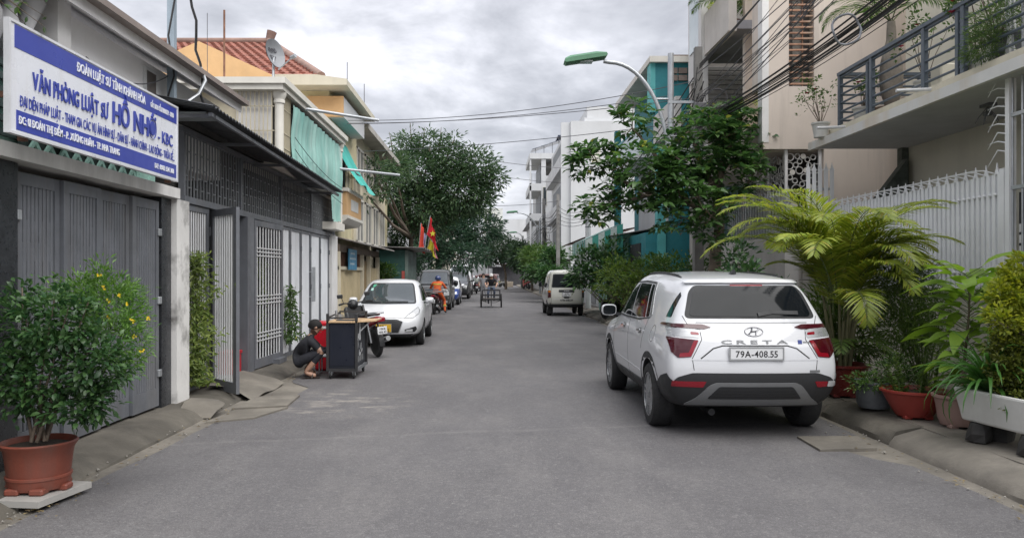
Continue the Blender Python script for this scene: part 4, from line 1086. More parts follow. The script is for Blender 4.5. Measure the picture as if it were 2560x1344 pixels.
for z in (4.7,7.8):
    w_ = MB().box(4.62,5.0,69.95,70.02,z,z + 1.7).build('window',pale,r8); MB().box(4.67,4.95,69.93,69.96,z + .06,z + 1.64).build('pane',glass_dark,w_)
w_ = MB().box(6.9,7.3,69.95,70.02,6.0,7.6).build('window',pale,r8); MB().box(6.95,7.25,69.93,69.96,6.06,7.54).build('pane',glass_dark,w_)
sol = M('solar_panel',(.03,.04,.07),.2,var=.1)
for k in range(4):
    x0 = 3.7 + k * .75
    MB().add([(x0,70,12.9 + k * .25),(x0 + .7,70,13.1 + k * .25),(x0 + .7,74,13.4 + k * .25),(x0,74,13.2 + k * .25),(x0,70,12.86 + k * .25),(x0 + .7,70,13.06 + k * .25),(x0 + .7,74,13.36 + k * .25),(x0,74,13.16 + k * .25)],[(0,1,2,3),(7,6,5,4),(0,4,5,1),(1,5,6,2),(2,6,7,3),(3,7,4,0)]).build('solar_panel',sol,r8)
    MB().bar((x0 + .3,70.2,12.45),(x0 + .3,70.2,12.95 + k * .25),.05,.05).build('panel_post',dark_grey,r8)
MB().box(6.0,7.2,70.1,74,14.0,14.15).build('solar_panel',sol,r8); MB().bar((6.1,70.2,12.9),(6.1,70.2,14.0),.06,.06).build('panel_post',dark_grey,r8); MB().bar((7.1,70.2,12.9),(7.1,70.2,14.0),.06,.06).build('panel_post',dark_grey,r8)
r9 = thing('roadside_house','plain white house with dark eaves beyond the balcony tower','house',(7,93,0))
MB().box(4.6,10,86,101,.19,7.4).build('wall',grey_white,r9)
MB().prism([(4.0,7.2),(7.2,9.2),(10.5,7.2)],'y',85.6,101.4).build('roof',dark_grey,r9)
for k in range(3):
    w_ = MB().box(4.56,4.61,88 + k * 4,89.6 + k * 4,4.2,5.8).build('window',pale,r9); MB().box(4.54,4.57,88.1 + k * 4,89.5 + k * 4,4.3,5.7).build('pane',glass_dark,w_)

# ------------------------------------------------------------------ far end of the street
e1 = thing('end_house','white house with grey roller shutters closing the end of the street','house',(-3,121,0))
MB().box(-9,-.5,118,128,.0,4.2).build('wall',grey_white,e1)
for x in (-7.8,-5.2,-2.7):
    s_ = MB().box(x,x + 1.9,117.9,118,.0,2.8).build('shutter',MATS['shutter_grey'],e1)
MB().box(-9.2,-.3,117.6,118.5,4.2,4.5).build('cornice',white_wall,e1)
e2 = thing('cafe_house','dark shop front with black and white striped awning at the street end','shop',(2,120,0))
MB().box(-.5,6.0,118,128,0,4.8).build('wall',M('shop_dark',(.05,.05,.055),.7,var=.2),e2)
for k in range(14):
    x0 = -.2 + k * .3
    MB().add([(x0,117.9,4.4),(x0 + .3,117.9,4.4),(x0 + .6,116.2,3.2),(x0 + .3,116.2,3.2),(x0,117.9,4.36),(x0 + .3,117.9,4.36),(x0 + .6,116.2,3.16),(x0 + .3,116.2,3.16)],[(0,1,2,3),(7,6,5,4)]).build('awning_stripe',M('stripe_white',(.55,.55,.55),.7) if k % 2 else M('stripe_black',(.03,.03,.035),.7),e2)
MB().box(.0,1.6,116.1,116.2,2.75,3.15).build('sign_board',M('shop_board',(.05,.05,.055),.5),e2)
write('lettering','COFFEE',grey_white,e2,(.15,116.09,2.85),(1,0,0),(0,0,1),1.3,.2,.01,.02)
MB().box(-.4,.2,117.9,118,.2,2.6).build('door',grey_white,e2)
e3 = thing('far_block','tall white block standing far behind the end of the street','building',(5,135,0))
MB().box(2.0,16,132,145,0,11.0).build('wall',grey_white,e3)
MB().box(-1.4,2.0,136,145,0,13.2).build('tower',M('far_tower',(.55,.56,.53),.8),e3)
for k in range(4):
    w_ = MB().box(-1.0,.8,135.9,136,3.5 + k * 2.5,4.9 + k * 2.5).build('window',pale,e3); MB().box(-.85,.65,135.86,135.9,3.6 + k * 2.5,4.8 + k * 2.5).build('pane',MATS['opening_grey'],e3 if 0 else w_)
e4 = thing('far_house','long pale house far behind the left hand trees','house',(-12,130,0))
MB().box(-30,-9,120,135,0,7.5).build('wall',grey_white,e4); MB().box(-30.3,-8.7,119.7,135,7.5,7.9).build('cornice',white_wall,e4)
for k in range(6):
    w_ = MB().box(-20 + k * 1.9,-18.8 + k * 1.9,119.9,120,4,5.8).build('window',pale,e4); MB().box(-19.9 + k * 1.9,-18.9 + k * 1.9,119.86,119.9,4.1,5.7).build('pane',glass_dark,w_)
# open shelter on the right near the end
sh = thing('shelter','open grey tin shelter on posts near the end of the street','shelter',(4.8,92,.19))
for x in (3.6,6.2):
    for y in (86,94): MB().box(x - .06,x + .06,y - .06,y + .06,.19,2.5).build('post',galv,sh)
MB().prism([(3.3,2.45),(3.3,2.52),(6.6,2.9),(6.6,2.83)],'y',85.5,94.5).build('roof',tin_roof,sh)
# buildings behind the left trees
b5 = thing('white_townhouse','white town house with balconies showing through the big tree','house',(-7,50,0))
MB().box(-13,-4.6,31,60,.1,6.3).build('wall',grey_white,b5)
for k in range(8):
    w_ = MB().box(-4.62,-4.55,33 + k * 3.2,34.8 + k * 3.2,3.6,5.2).build('window',pale,b5); MB().box(-4.56,-4.53,33.1 + k * 3.2,34.7 + k * 3.2,3.7,5.1).build('pane',glass_dark,w_)
MB().box(-4.9,-4.2,31,60,2.9,3.1).build('ledge',grey_white,b5)
b6 = thing('yellow_townhouse','pale house row further along behind the parked vans','house',(-7,80,0))
MB().box(-13,-4.6,61,103,.1,7.0).build('wall',cream_light,b6)
for k in range(9):
    w_ = MB().box(-4.62,-4.55,63 + k * 4.2,65.2 + k * 4.2,3.9,5.6).build('window',pale,b6); MB().box(-4.56,-4.53,63.1 + k * 4.2,65.1 + k * 4.2,4.0,5.5).build('pane',glass_dark,w_)

# ------------------------------------------------------------------ poles and street lamps
def street_lamp(lab,base,top,reach,lampz,tilt=.1,pole_r=.06,arms=True):
    x,y,z = base
    t = thing('street_lamp',lab,'street lamp',base,'green headed street lamps')
    MB().tube([(x,y,z),(x,y,top)],[pole_r * 1.2,pole_r],12).build('pole',galv,t,smooth=50)
    pts = []
    for k in range(15):
        q = k / 14; a = q * PI / 2
        pts.append((x - .05 - reach * (1 - math.cos(a)) ,y,lampz - 2.05 * (1 - math.sin(a)) ))
    pts.append((x - .05 - reach - .12,y,lampz + .02))
    MB().tube(pts,.042,10).build('arm',galv,t,smooth=50)
    if arms:
        for zz_ in (lampz - .75,lampz - 1.45):
            xx = x - .05 - reach * (1 - math.cos(math.asin(max(-1,min(1,1 - (lampz - zz_) / 2.05)))))
            MB().tube([(x,y,zz_),(xx,y,zz_)],.025,8).build('bracket',galv,t,smooth=50)
    lx = x - .05 - reach - .1
    hd = MB()
    prof = [(-.42,.0),(-.40,.07),(-.30,.105),(.22,.105),(.42,.06),(.44,.0),(.40,-.055),(-.38,-.055)]
    bm = bmesh.new()
    def head_fn(sx,w):
        return [bm.verts.new((lx - .40 + px_ * 1.02,y + w,lampz + .06 + pz * (1 if abs(w) < .1 else .55) - (px_) * tilt)) for px_,pz in prof]
    rows = [head_fn(0,w) for w in (-.15,-.09,.09,.15)]
    for i in range(3):
        for j in range(len(prof)):
            j2 = (j + 1) % len(prof); bm.faces.new((rows[i][j],rows[i][j2],rows[i + 1][j2],rows[i + 1][j]))
    bm.faces.new(rows[0][::-1]); bm.faces.new(rows[-1])
    head = MB().bm(bm).build('lamp_head',M('lamp_green',(.10,.24,.14),.45,var=.12,dirt=(.05,.07,.05),damt=.4),t,smooth=35)
    MB().box(lx - .70,lx - .25,y - .10,y + .10,lampz - .01,lampz + .02).build('lens',M('lamp_lens',(.30,.32,.31),.2),head)
street_lamp('tall street lamp with green head arching over the road from the tree',(3.66,15.9,3.2),6.1,1.2,5.92,tilt=-.16)
for z in (4.4,5.1): tag(MB().bar((3.6,15.86,z),(4.2,15.86,z),.05,.05).build('lamp_bracket',galv),'short steel bracket tying the lamp to the pole, ' + ('lower one' if z < 5 else 'upper one'),'bracket')
street_lamp('distant street lamp with green head before the white balcony tower',(3.75,60,.15),5.9,1.6,6.35,arms=False,tilt=-.1)
street_lamp('farthest street lamp with green head near the tin shelter',(3.7,84,.15),5.4,.8,6.1,arms=False,tilt=-.05)
def cpole(lab,x,y,top,w=.2,extra=True):
    t = thing('concrete_pole',lab,'utility pole',(x,y,.15),'concrete utility poles')
    m = MB(); w2 = w * .72
    m.add([(x - w / 2,y - w / 2,.1),(x + w / 2,y - w / 2,.1),(x + w / 2,y + w / 2,.1),(x - w / 2,y + w / 2,.1),(x - w2 / 2,y - w2 / 2,top),(x + w2 / 2,y - w2 / 2,top),(x + w2 / 2,y + w2 / 2,top),(x - w2 / 2,y + w2 / 2,top)],
          [(0,3,2,1),(4,5,6,7),(0,1,5,4),(1,2,6,5),(2,3,7,6),(3,0,4,7)])
    m.build('shaft',concrete_pole_m,t)
    if extra:
        MB().bar((x - .55,y - .1,top - 2.1),(x + .55,y - .1,top - 2.1),.06,.08).build('cross_arm',galv,t)
        for k in range(4):
            MB().lathe([(.012,0),(.03,.02),(.03,.05),(.015,.08)],8,(x - .45 + k * .3,y - .1,top - 2.06)).build('insulator',grey_white,t)
        MB().cbox(x - .12,x + .12,y - .22,y - .1,top - 1.5,top - 1.15,c=.015).build('junction_box',M('box_grey',(.16,.16,.17),.6),t)
    return t
cpole('dark concrete utility pole hung with tangled cables beside the street tree',4.2,15.84,6.2,.2)
cpole('slim concrete pole beyond the white van',3.9,45.5,6.3,.24,False)
cpole('concrete pole crowded with cables before the balcony tower',3.95,58.5,7.3,.3)
cpole('far concrete pole with a white meter box',3.55,88,6.0,.3,False)
o = MB().cbox(3.0,3.5,87.7,88.0,2.0,2.9,c=.03).build('meter_box',white_wall); tag(o,'white meter box fixed to the far concrete pole','meter box')

# ------------------------------------------------------------------ overhead cables
PT = vv((4.2,15.72,5.2))
rc = random.Random(11)
# thick black bundle from the upper right to the pole
for k in range(16):
    q = vv((rc.uniform(-.12,.12),rc.uniform(-.05,.05),rc.uniform(-.17,.17)))
    a = vv((5.15,5.2,5.45)) + q * 1.5; b = PT + q * .6 + vv((0,0,-.55))
    cable('overhead_cable','black cable in the thick bundle running to the dark concrete pole',catenary(a,b,.28 + rc.uniform(-.06,.08),22),rc.choice([.006,.008,.012]),None,5,group='cables of the thick bundle')
for k in range(14):
    a = vv((4.0 + rc.uniform(-.3,.9),5.5,5.35 + rc.uniform(-.1,.7))); b = PT + vv((rc.uniform(-.1,.1),0,rc.uniform(-.75,.5)))
    cable('overhead_cable','thin slack wire crossing in front of the beige house',catenary(a,b,rc.uniform(.05,.2),18),rc.choice([.005,.006,.008]),wire_grey,5,group='thin wires to the dark pole')
for k in range(3):
    a = vv((4.2 + .1 * k,5.0,6.5 + .03 * k)); b = PT + vv((0,0,.55 + .04 * k))
    cable('overhead_cable','twisted cable reaching the head of the dark concrete pole',catenary(a,b,.12,16),.012,None,5,group='cables to the pole head')
# coils and dangling tangles on the pole
for k in range(6):
    c = PT + vv((rc.uniform(-.1,.35),-.12,rc.uniform(-1.1,.1))); r_ = rc.uniform(.16,.34)
    o = MB().tube([c + vv((r_ * math.cos(a * PI / 9) * rc.uniform(.93,1.05),rc.uniform(-.02,.02),r_ * .8 * math.sin(a * PI / 9))) for a in range(18)],.008,5,closed=True).build('cable_coil',wire_grey,smooth=60)
    tag(o,'loose coil of wire hung on the dark concrete pole','cable','coils on the dark pole')
o = MB().tube([vv((4.1,9.0,4.42)) + vv((.17 * math.cos(a * PI / 10),.03 * math.sin(a),.17 * math.sin(a * PI / 10))) for a in range(20)],.014,6,closed=True).build('cable_ring',M('ring_grey',(.16,.17,.19),.5),smooth=60)
tag(o,'single grey cable ring threaded on the thick bundle','cable')
for k in range(16):
    a = PT + vv((rc.uniform(-.12,.1),-.1,rc.uniform(-.4,.55))); b = vv((4.05 + rc.uniform(-.5,.1),16.6 + rc.uniform(0,2.5),3.5 + rc.uniform(-.2,.8)))
    cable('drop_wire','loose black wire slanting down from the dark concrete pole',catenary(a,b,rc.uniform(-.1,.35),12),rc.choice([.006,.008,.01]),None,5,group='drop wires at the dark pole')
# on to the next poles
for k in range(5):
    a = PT + vv((-.1,.1,-.5 + .22 * k)); b = vv((3.9,45.4,4.6 + .25 * k))
    cable('overhead_cable','cable running on from the dark pole along the right pavement',catenary(a,b,.9 + .1 * k,18),.012,None,5,group='cables along the right pavement')
    cable('overhead_cable','cable between the two far right poles',catenary(b,vv((3.95,58.4,5.0 + .25 * k)),.4,10),.02,None,5,group='cables between far poles')
    cable('overhead_cable','far cable running on past the balcony tower',catenary(vv((3.95,58.4,5.0 + .25 * k)),vv((3.55,88,5.0 + .15 * k)),.5,10),.02,None,5,group='cables past the tower')
# across the street
for k,(xa,ya,za,xb,yb,zb,sg_) in enumerate(((-3.4,18.5,5.25,4.2,15.9,5.55,.22),(-3.4,18.4,5.15,4.0,17.2,5.55,.15),(-3.4,18.6,5.2,4.05,16.0,5.2,.12),(-3.4,20.6,4.85,4.2,16,4.75,.1),(-4.0,40,8.2,5.1,50.0,8.4,.2),(-4.0,42,7.7,5.2,52,7.7,.2),(-3,44,5.7,3.9,45.4,5.9,.25))):
    cable('street_wire',['slack wire crossing the street from the cream cornice','taut wire crossing the street from the orange parapet','low wire crossing the street towards the lamp post','lowest wire crossing the street below the lamp arm','high far wire crossing from the big tree','second far wire crossing from the big tree','far wire crossing low before the balcony tower'][k],catenary((xa,ya,za),(xb,yb,zb),sg_,20),.008 if k < 4 else .016,wire_grey,5)
# tangle at the far pole
for k in range(10):
    c = vv((3.9 + rc.uniform(-.2,.5),58.3,4.2 + rc.uniform(-2.0,2.2)))
    cable('wire_tangle','looped wire hanging on the crowded far pole',[c + vv((rc.uniform(-.8,.8) * q / 5,0,-q * .3 + rc.uniform(-.15,.15))) for q in range(7)],.02,None,5,group='wires on the crowded pole')
# ------------------------------------------------------------------ vehicles
def paint(name,col,metal=0.):
    if name in MATS: return MATS[name]
    m = M(name,col,.28,metal=metal,var=0.,coat=.8); return m
car_white = paint('car_white',(.66,.67,.69)); car_grey = paint('car_grey',(.085,.085,.08),.3)
car_black = paint('car_black',(.02,.02,.022)); car_blue = paint('car_blue',(.02,.05,.22)); van_cream = paint('van_cream',(.58,.58,.52)); car_maroon = paint('car_maroon',(.12,.05,.045))
clad = M('grey_cladding',(.025,.026,.028),.6,var=.1,bump=.1,bscale=300)
tint = M('tinted_glass',(.006,.008,.010),.05,var=0.,spec=.24)
wind = M('windscreen_glass',(.05,.062,.068),.05,var=0.,spec=.9,coat=.6)
chrome = M('chrome',(.62,.62,.63),.12,metal=1.,var=.0)
silver = M('silver_trim',(.42,.43,.44),.35,metal=.6,var=.05)
dsilver = M('dull_silver',(.20,.205,.21),.45,metal=.3,var=.06)
red_lamp = M('red_lamp',(.24,.006,.016),.12,var=0.,coat=.5); dark_red = M('dark_red_lamp',(.055,.003,.008),.1,var=0.,coat=.6)
clear_lamp = M('clear_lamp',(.50,.51,.52),.1,var=.12,scale=25,coat=.7); amber = M('amber_lamp',(.5,.16,.02),.15,var=0.)
plate_w = M('plate_white',(.74,.75,.76),.4,var=.02); plate_y = M('plate_yellow',(.62,.38,.03),.4,var=.02); ink = M('ink_black',(.012,.012,.014),.5,var=0.)
seam_m = M('panel_gap',(.02,.02,.021),.7,var=0.)
rim_m = M('alloy',(.30,.31,.32),.3,metal=.7,var=.04); rim_d = M('rim_dark',(.014,.014,.016),.5,var=.05); steel_rim = M('steel_rim',(.33,.33,.33),.45,metal=.4,var=.1)
COLS = (-1,-.72,-.38,0,.38,.72,1)
def lattice_body(st,crown=.04,bf=.08,br=.07):
    """closed body cage: stations along y, rows in z, columns across; rounded ends"""
    S,Rn,C = len(st),len(st[0][0]),len(COLS); idx = {}; mb = MB()
    def vid(s,r,c):
        k = (s,r,c)
        if k not in idx:
            ys_,ws,zs = st[s]; f = COLS[c]; x = f * ws[r]; y = ys_[r]; z = zs[r]
            if s == 0: y -= br * (1 - f * f)
            if s == S - 1: y += bf * (1 - f * f)
            if s == 1: y -= br * .25 * (1 - f * f)
            if r == Rn - 1: z += crown * (1 - f * f)
            idx[k] = len(mb.v); mb.v.append((x,y,z))
        return idx[k]
    def q(a,b,c,d): mb.f.append((vid(*a),vid(*b),vid(*c),vid(*d))); mb.m.append(0)
    for s in range(S - 1):
        for c in range(C - 1):
            q((s,0,c),(s,0,c + 1),(s + 1,0,c + 1),(s + 1,0,c)); q((s,Rn - 1,c),(s + 1,Rn - 1,c),(s + 1,Rn - 1,c + 1),(s,Rn - 1,c + 1))
        for r in range(Rn - 1):
            q((s,r,0),(s + 1,r,0),(s + 1,r + 1,0),(s,r + 1,0)); q((s,r,C - 1),(s,r + 1,C - 1),(s + 1,r + 1,C - 1),(s + 1,r,C - 1))
    for r in range(Rn - 1):
        for c in range(C - 1):
            q((0,r,c),(0,r + 1,c),(0,r + 1,c + 1),(0,r,c + 1)); q((S - 1,r,c),(S - 1,r,c + 1),(S - 1,r + 1,c + 1),(S - 1,r + 1,c))
    return mb
def rounded(poly,r,n=4):
    out = []; k = len(poly)
    for i in range(k):
        p,a,b = vv((*poly[i],0)),vv((*poly[i - 1],0)),vv((*poly[(i + 1) % k],0))
        da,db = (a - p),(b - p); rr = min(r,da.length * .45,db.length * .45)
        p0,p1 = p + da.normalized() * rr,p + db.normalized() * rr
        for j in range(n + 1):
            t = j / n; q = p0 * (1 - t) ** 2 + p * 2 * t * (1 - t) + p1 * t * t; out.append((q.x,q.y))
    return out
def strip(pts,w):
    """thin outline along a polyline"""
    L_,R_ = [],[]
    for i,p in enumerate(pts):
        a,b = pts[max(0,i - 1)],pts[min(len(pts) - 1,i + 1)]; dx,dy = b[0] - a[0],b[1] - a[1]; l = math.hypot(dx,dy) or 1
        L_.append((p[0] - dy / l * w / 2,p[1] + dx / l * w / 2)); R_.append((p[0] + dy / l * w / 2,p[1] - dx / l * w / 2))
    return L_ + R_[::-1]
def arc(cx,cy,r,a0,a1,n=14): return [(cx + r * math.cos(R(a0 + (a1 - a0) * i / n)),cy + r * math.sin(R(a0 + (a1 - a0) * i / n))) for i in range(n + 1)]
class Car:
    def __init__(s,name,label,cat,loc,rz,st,axles,wr,half_track,paint_m,group=None,sub=3,arch=.06,crown=.04,bf=.08,br=.07,tyre_w=.2,rim='alloy'):
        s.t = thing(name,label,cat,loc,group,world=False,rz=rz)
        me = lattice_body(st,crown,bf,br).mesh('body',[paint_m,clad])
        o = link('body',me,s.t)
        md = o.modifiers.new('sub','SUBSURF'); md.levels = sub; md.render_levels = sub
        apply_mods(o)
        # wheel housings
        cutters = []
        for y in axles:
            for sd in (-1,1):
                c = MB().lathe([(0,sd * (half_track - tyre_w - .12)),(wr + arch,sd * (half_track - tyre_w - .12)),(wr + arch,sd * (half_track + .4)),(0,sd * (half_track + .4))],36,(0,0,0),axis='x')
                cme = c.mesh('cut',clad); co = link('cut',cme); co.location = (0,y,wr)
                cutters.append(co)
        for co in cutters:
            md = o.modifiers.new('b','BOOLEAN'); md.object = co; md.operation = 'DIFFERENCE'; md.solver = 'EXACT'; md.material_mode = 'TRANSFER'
        bpy.context.view_layer.update()
        if o.parent: pass
        # cutters act in body space: evaluate with the thing at the origin
        l0,r0 = s.t.location.copy(),s.t.rotation_euler.copy(); s.t.location = (0,0,0); s.t.rotation_euler = (0,0,0)
        bpy.context.view_layer.update(); apply_mods(o)
        s.t.location = l0; s.t.rotation_euler = r0
        for co in cutters:
            m_ = co.data; bpy.data.objects.remove(co); bpy.data.meshes.remove(m_)
        me = o.data
        if len(me.materials) < 2: me.materials.append(clad)
        ci = [i for i,m_ in enumerate(me.materials) if m_ == clad][0]
        for p in me.polygons:
            if p.normal.z < -.6 and p.center.z < .45: p.material_index = ci
        me.shade_smooth(); me.set_sharp_from_angle(angle=R(38))
        s.o = o; s.v = [q.co.copy() for q in me.vertices]
        s.bvh = BVHTree.FromPolygons(s.v,[tuple(p.vertices) for p in me.polygons])
        s.axles,s.wr,s.ht,s.tw,s.arch = axles,wr,half_track,tyre_w,arch
        s.wheels(rim)
    def hit(s,a,b,view):
        o,d = {'rear': ((a,-9,b),(0,1,0)),'front': ((a,9,b),(0,-1,0)),'left': ((-9,a,b),(1,0,0)),'right': ((9,a,b),(-1,0,0)),'top': ((a,b,9),(0,0,-1))}[view]
        h,n,i,dist = s.bvh.ray_cast(vv(o),vv(d))
        if h is None:
            h,n,i,dist = s.bvh.find_nearest(vv(o) + vv(d) * 7.3); return h,-vv(d)
        if n.dot(vv(d)) > 0: n = -n
        return h,n
    def patch(s,name,poly,view,mat,off_=.004,parent=None,res=.036,th=.012,both=False,label=None):
        """a panel that follows the body surface"""
        if both:
            if view in ('left','right'):
                return [s.patch(name,poly,vw,mat,off_,parent,res,th) for vw in ('left','right')]
            return [s.patch(name,poly,view,mat,off_,parent,res,th),s.patch(name,[(-a,b) for a,b in poly][::-1],view,mat,off_,parent,res,th)]
        bm = bmesh.new()
        vs = [bm.verts.new((p[0],p[1],0)) for p in poly]
        for t in tessellate_polygon([[vv((p[0],p[1],0)) for p in poly]]):
            try: bm.faces.new([vs[i] for i in t])
            except ValueError: pass
        for _ in range(7):
            long = [e for e in bm.edges if e.calc_length() > res]
            if not long: break
            bmesh.ops.subdivide_edges(bm,edges=long,cuts=1); bmesh.ops.triangulate(bm,faces=bm.faces[:])
        bound = [e for e in bm.edges if e.is_boundary]
        ex = bmesh.ops.extrude_edge_only(bm,edges=bound); low = {q for q in ex['geom'] if isinstance(q,bmesh.types.BMVert)}
        for q in bm.verts:
            h,n = s.hit(q.co.x,q.co.y,view); q.co = h + n * (off_ if q not in low else off_ - th)
        bmesh.ops.recalc_face_normals(bm,faces=bm.faces[:])
        me = bpy.data.meshes.new(name); bm.to_mesh(me); bm.free(); me.materials.append(mat)
        # face outwards
        d = {'rear': (0,-1,0),'front': (0,1,0),'left': (-1,0,0),'right': (1,0,0),'top': (0,0,1)}[view]
        if sum((p.normal.dot(vv(d)) * p.area) for p in me.polygons) < 0: me.flip_normals()
        me.shade_smooth(); me.set_sharp_from_angle(angle=R(40))
        return link(name,me,parent or s.t)
    def seam(s,pts,view,w=.006,both=False): return s.patch('panel_gap',strip(pts,w),view,seam_m,.0012,s.o,.05,.004,both)
    def wheels(s,style):
        wr,tw = s.wr,s.tw; rr = wr * .68
        ty = MB().lathe([(rr,-tw / 2 + .012),(rr + .01,-tw / 2),(wr - .03,-tw / 2 + .004),(wr - .006,-tw / 2 + .03),(wr,-tw * .25),(wr,tw * .25),(wr - .006,tw / 2 - .03),(wr - .03,tw / 2 - .004),(rr + .01,tw / 2),(rr,tw / 2 - .012),(rr,-tw / 2 + .012)],36,axis='x').mesh('tyre',rubber,35)
        rm = MB(); rm.lathe([(rr,-tw / 2 + .02),(rr,tw / 2 - .012),(rr - .018,tw / 2 - .014),(rr - .025,tw * .1),(.0,tw * .05)],36,axis='x',mi=1)
        if style == 'alloy':
            for k in range(5):
                for dd in (-.19,.19):
                    a = k * 2 * PI / 5 + .3; p0 = (tw / 2 - .035,.045 * math.cos(a),.045 * math.sin(a)); a2 = a + dd + .16
                    p1 = (tw / 2 - .022,(rr - .012) * math.cos(a2),(rr - .012) * math.sin(a2)); rm.bar(p0,p1,.03,.028,up=(1,0,0),mi=0)
            rm.lathe([(rr,tw / 2 - .016),(rr,tw / 2 - .006),(rr - .012,tw / 2 - .006),(rr - .014,tw / 2 - .03)],36,axis='x',mi=0)
        else:
            rm.lathe([(rr - .02,tw * .3),(rr * .75,tw * .22),(rr * .45,tw * .38),(0,tw * .4)],24,axis='x',mi=0)
            for k in range(8):
                a = k * PI / 4; rm.box(tw * .2,tw * .32,rr * .6 * math.cos(a) - .012,rr * .6 * math.cos(a) + .012,rr * .6 * math.sin(a) - .012,rr * .6 * math.sin(a) + .012,mi=1)
        rm.lathe([(.05,tw / 2 - .05),(.05,tw / 2 - .018),(.035,tw / 2 - .008),(0,tw / 2 - .006)],16,axis='x',mi=0)
        rme = rm.mesh('rim',[rim_m if style == 'alloy' else steel_rim,rim_d],40)
        wme = MB().lathe([(.03,-.1),(.06,-.1),(.06,tw * .02),(0,tw * .03)],12,axis='x').mesh('wheel',rim_d)
        for y in s.axles:
            for sd in (-1,1):
                w = link('wheel',wme,s.t,(sd * (s.ht - tw / 2),y,wr)); w.rotation_euler = (0,0,0 if sd > 0 else PI)
                link('tyre',ty,w); link('rim',rme,w)
    def plate(s,x,z,w,h,view,mat,lines,tilt=0.):
        """number plate with raised characters standing just off the body"""
        sg = -1 if view == 'rear' else 1
        ys = [s.hit(x + i * w / 2,z + j * h / 2,view)[0].y for i in (-1,0,1) for j in (-1,1)]; y = (min(ys) - .012) if sg < 0 else (max(ys) + .012)
        m = MB(); m.cbox(x - w / 2,x + w / 2,y - .004,y + .004,z - h / 2,z + h / 2,c=.003)
        p = m.build('number_plate',mat,s.t)
        fr = MB(); t = .012
        for (x0,x1,z0,z1) in ((x - w / 2 - t,x + w / 2 + t,z + h / 2,z + h / 2 + t),(x - w / 2 - t,x + w / 2 + t,z - h / 2 - t,z - h / 2),(x - w / 2 - t,x - w / 2,z - h / 2,z + h / 2),(x + w / 2,x + w / 2 + t,z - h / 2,z + h / 2)):
            fr.box(x0,x1,y - .006,y + .02 * (1 if sg < 0 else -1) * .5 + .006,z0,z1)
        fr.build('plate_frame',silver,p)
        n = len(lines)
        for i,tx in enumerate(lines):
            lh = h * (.6 if n == 1 else .34); zz_ = z + (-lh / 2 if n == 1 else (.06 * h if i == 0 else -.40 * h)); lw = w * (.80 if n == 1 or i == 1 else .5)
            if sg < 0: write('lettering',tx,ink,p,(x - lw / 2,y - .0045,zz_),(1,0,0),(0,0,1),lw,lh,.0015,.012)
            else: write('lettering',tx,ink,p,(x + lw / 2,y + .0045,zz_),(-1,0,0),(0,0,1),lw,lh,.0015,.012)
        return p
    def flat_text(s,name,tx,x,z,w,h,view,mat,bold=.01,spacing=1.,depth=.004,offs=.003):
        """badge letters that follow the body"""
        v,f = letters(tx,w,h,depth,bold,spacing); m = MB(); sg = -1 if view == 'rear' else 1
        for p in v:
            a = x - sg * (w / 2 - p[0]) * (1 if 1 else 1) if sg > 0 else x - w / 2 + p[0]
            if sg > 0: a = x + w / 2 - p[0]
            hh,n = s.hit(a,z + p[1],view); q = hh + vv((0,sg,0)) * (offs + p[2]); m.v.append(tuple(q))
        m.f = list(f); m.m = [0] * len(f)
        return m.build(name,mat,s.t)
    def emblem(s,x,z,w,h,view):
        """slanted H in an oval ring"""
        sg = -1 if view == 'rear' else 1
        hh,n = s.hit(x,z,view); e = n.cross(vv((0,0,1))).normalized(); u = e.cross(n).normalized() if sg < 0 else e.cross(n).normalized()
        rt = vv((1 if sg < 0 else -1,0,0)); u = vv((0,0,1)) - n * n.z; u.normalize(); rt = rt - n * rt.dot(n); rt.normalize()
        c = hh + n * .006; m = MB()
        m.tube([c + rt * (w / 2 * math.cos(a * PI / 14)) + u * (h / 2 * math.sin(a * PI / 14)) for a in range(28)],h * .055,6,closed=True)
        P = lambda a,b: c + rt * a * w / 2 + u * b * h / 2
        m.tube([P(-.62,-.62),P(-.38,-.2),P(-.22,.3),P(-.18,.78)],h * .075,6); m.tube([P(.18,-.78),P(.22,-.3),P(.38,.2),P(.62,.62)],h * .075,6); m.tube([P(-.36,-.1),P(-.1,.02),P(.1,.0),P(.36,.12)],h * .07,6)
        return m.build('emblem',M('emblem_steel',(.22,.22,.23),.25,metal=.8,var=0.),s.t,smooth=60)
    def mirror(s,x,y,z,mat,w=.2,h=.14):
        sq = lambda q: math.copysign(abs(q) ** .6,q)
        for sd in (-1,1):
            m = MB(); m.lathe([(0,-.10),(.6,-.085),(.95,-.02),(1,.03),(.9,.06),(0,.062)],24,axis='y'); m.v = [(math.hypot(a,c_) * sq(a / (math.hypot(a,c_) or 1)),b_,math.hypot(a,c_) * sq(c_ / (math.hypot(a,c_) or 1))) for a,b_,c_ in m.v]
            m.v = [(sd * (x + p[0] * w / 2),y - p[1],z + p[2] * h / 2) for p in m.v]
            mo = m.build('wing_mirror',mat,s.t,smooth=50)
            MB().bar((sd * (x - .02),y,z - h * .35),(sd * (x - w * .9),y - .02,z - h * .4),.05,.035).build('stalk',black_plastic,mo)
            g_ = MB(); g_.lathe([(0,0),(1,0)],20,axis='y'); g_.v = [(sq(a),b_,sq(c_)) for a,b_,c_ in g_.v]; g_.v = [(sd * (x + p[0] * w * .42),y - .066 - 0 * p[1],z + p[2] * h * .40) for p in g_.v]
            g_.f = [tuple(range(20,40))]; g_.m = [0]; g_.build('mirror_glass',tint,mo)
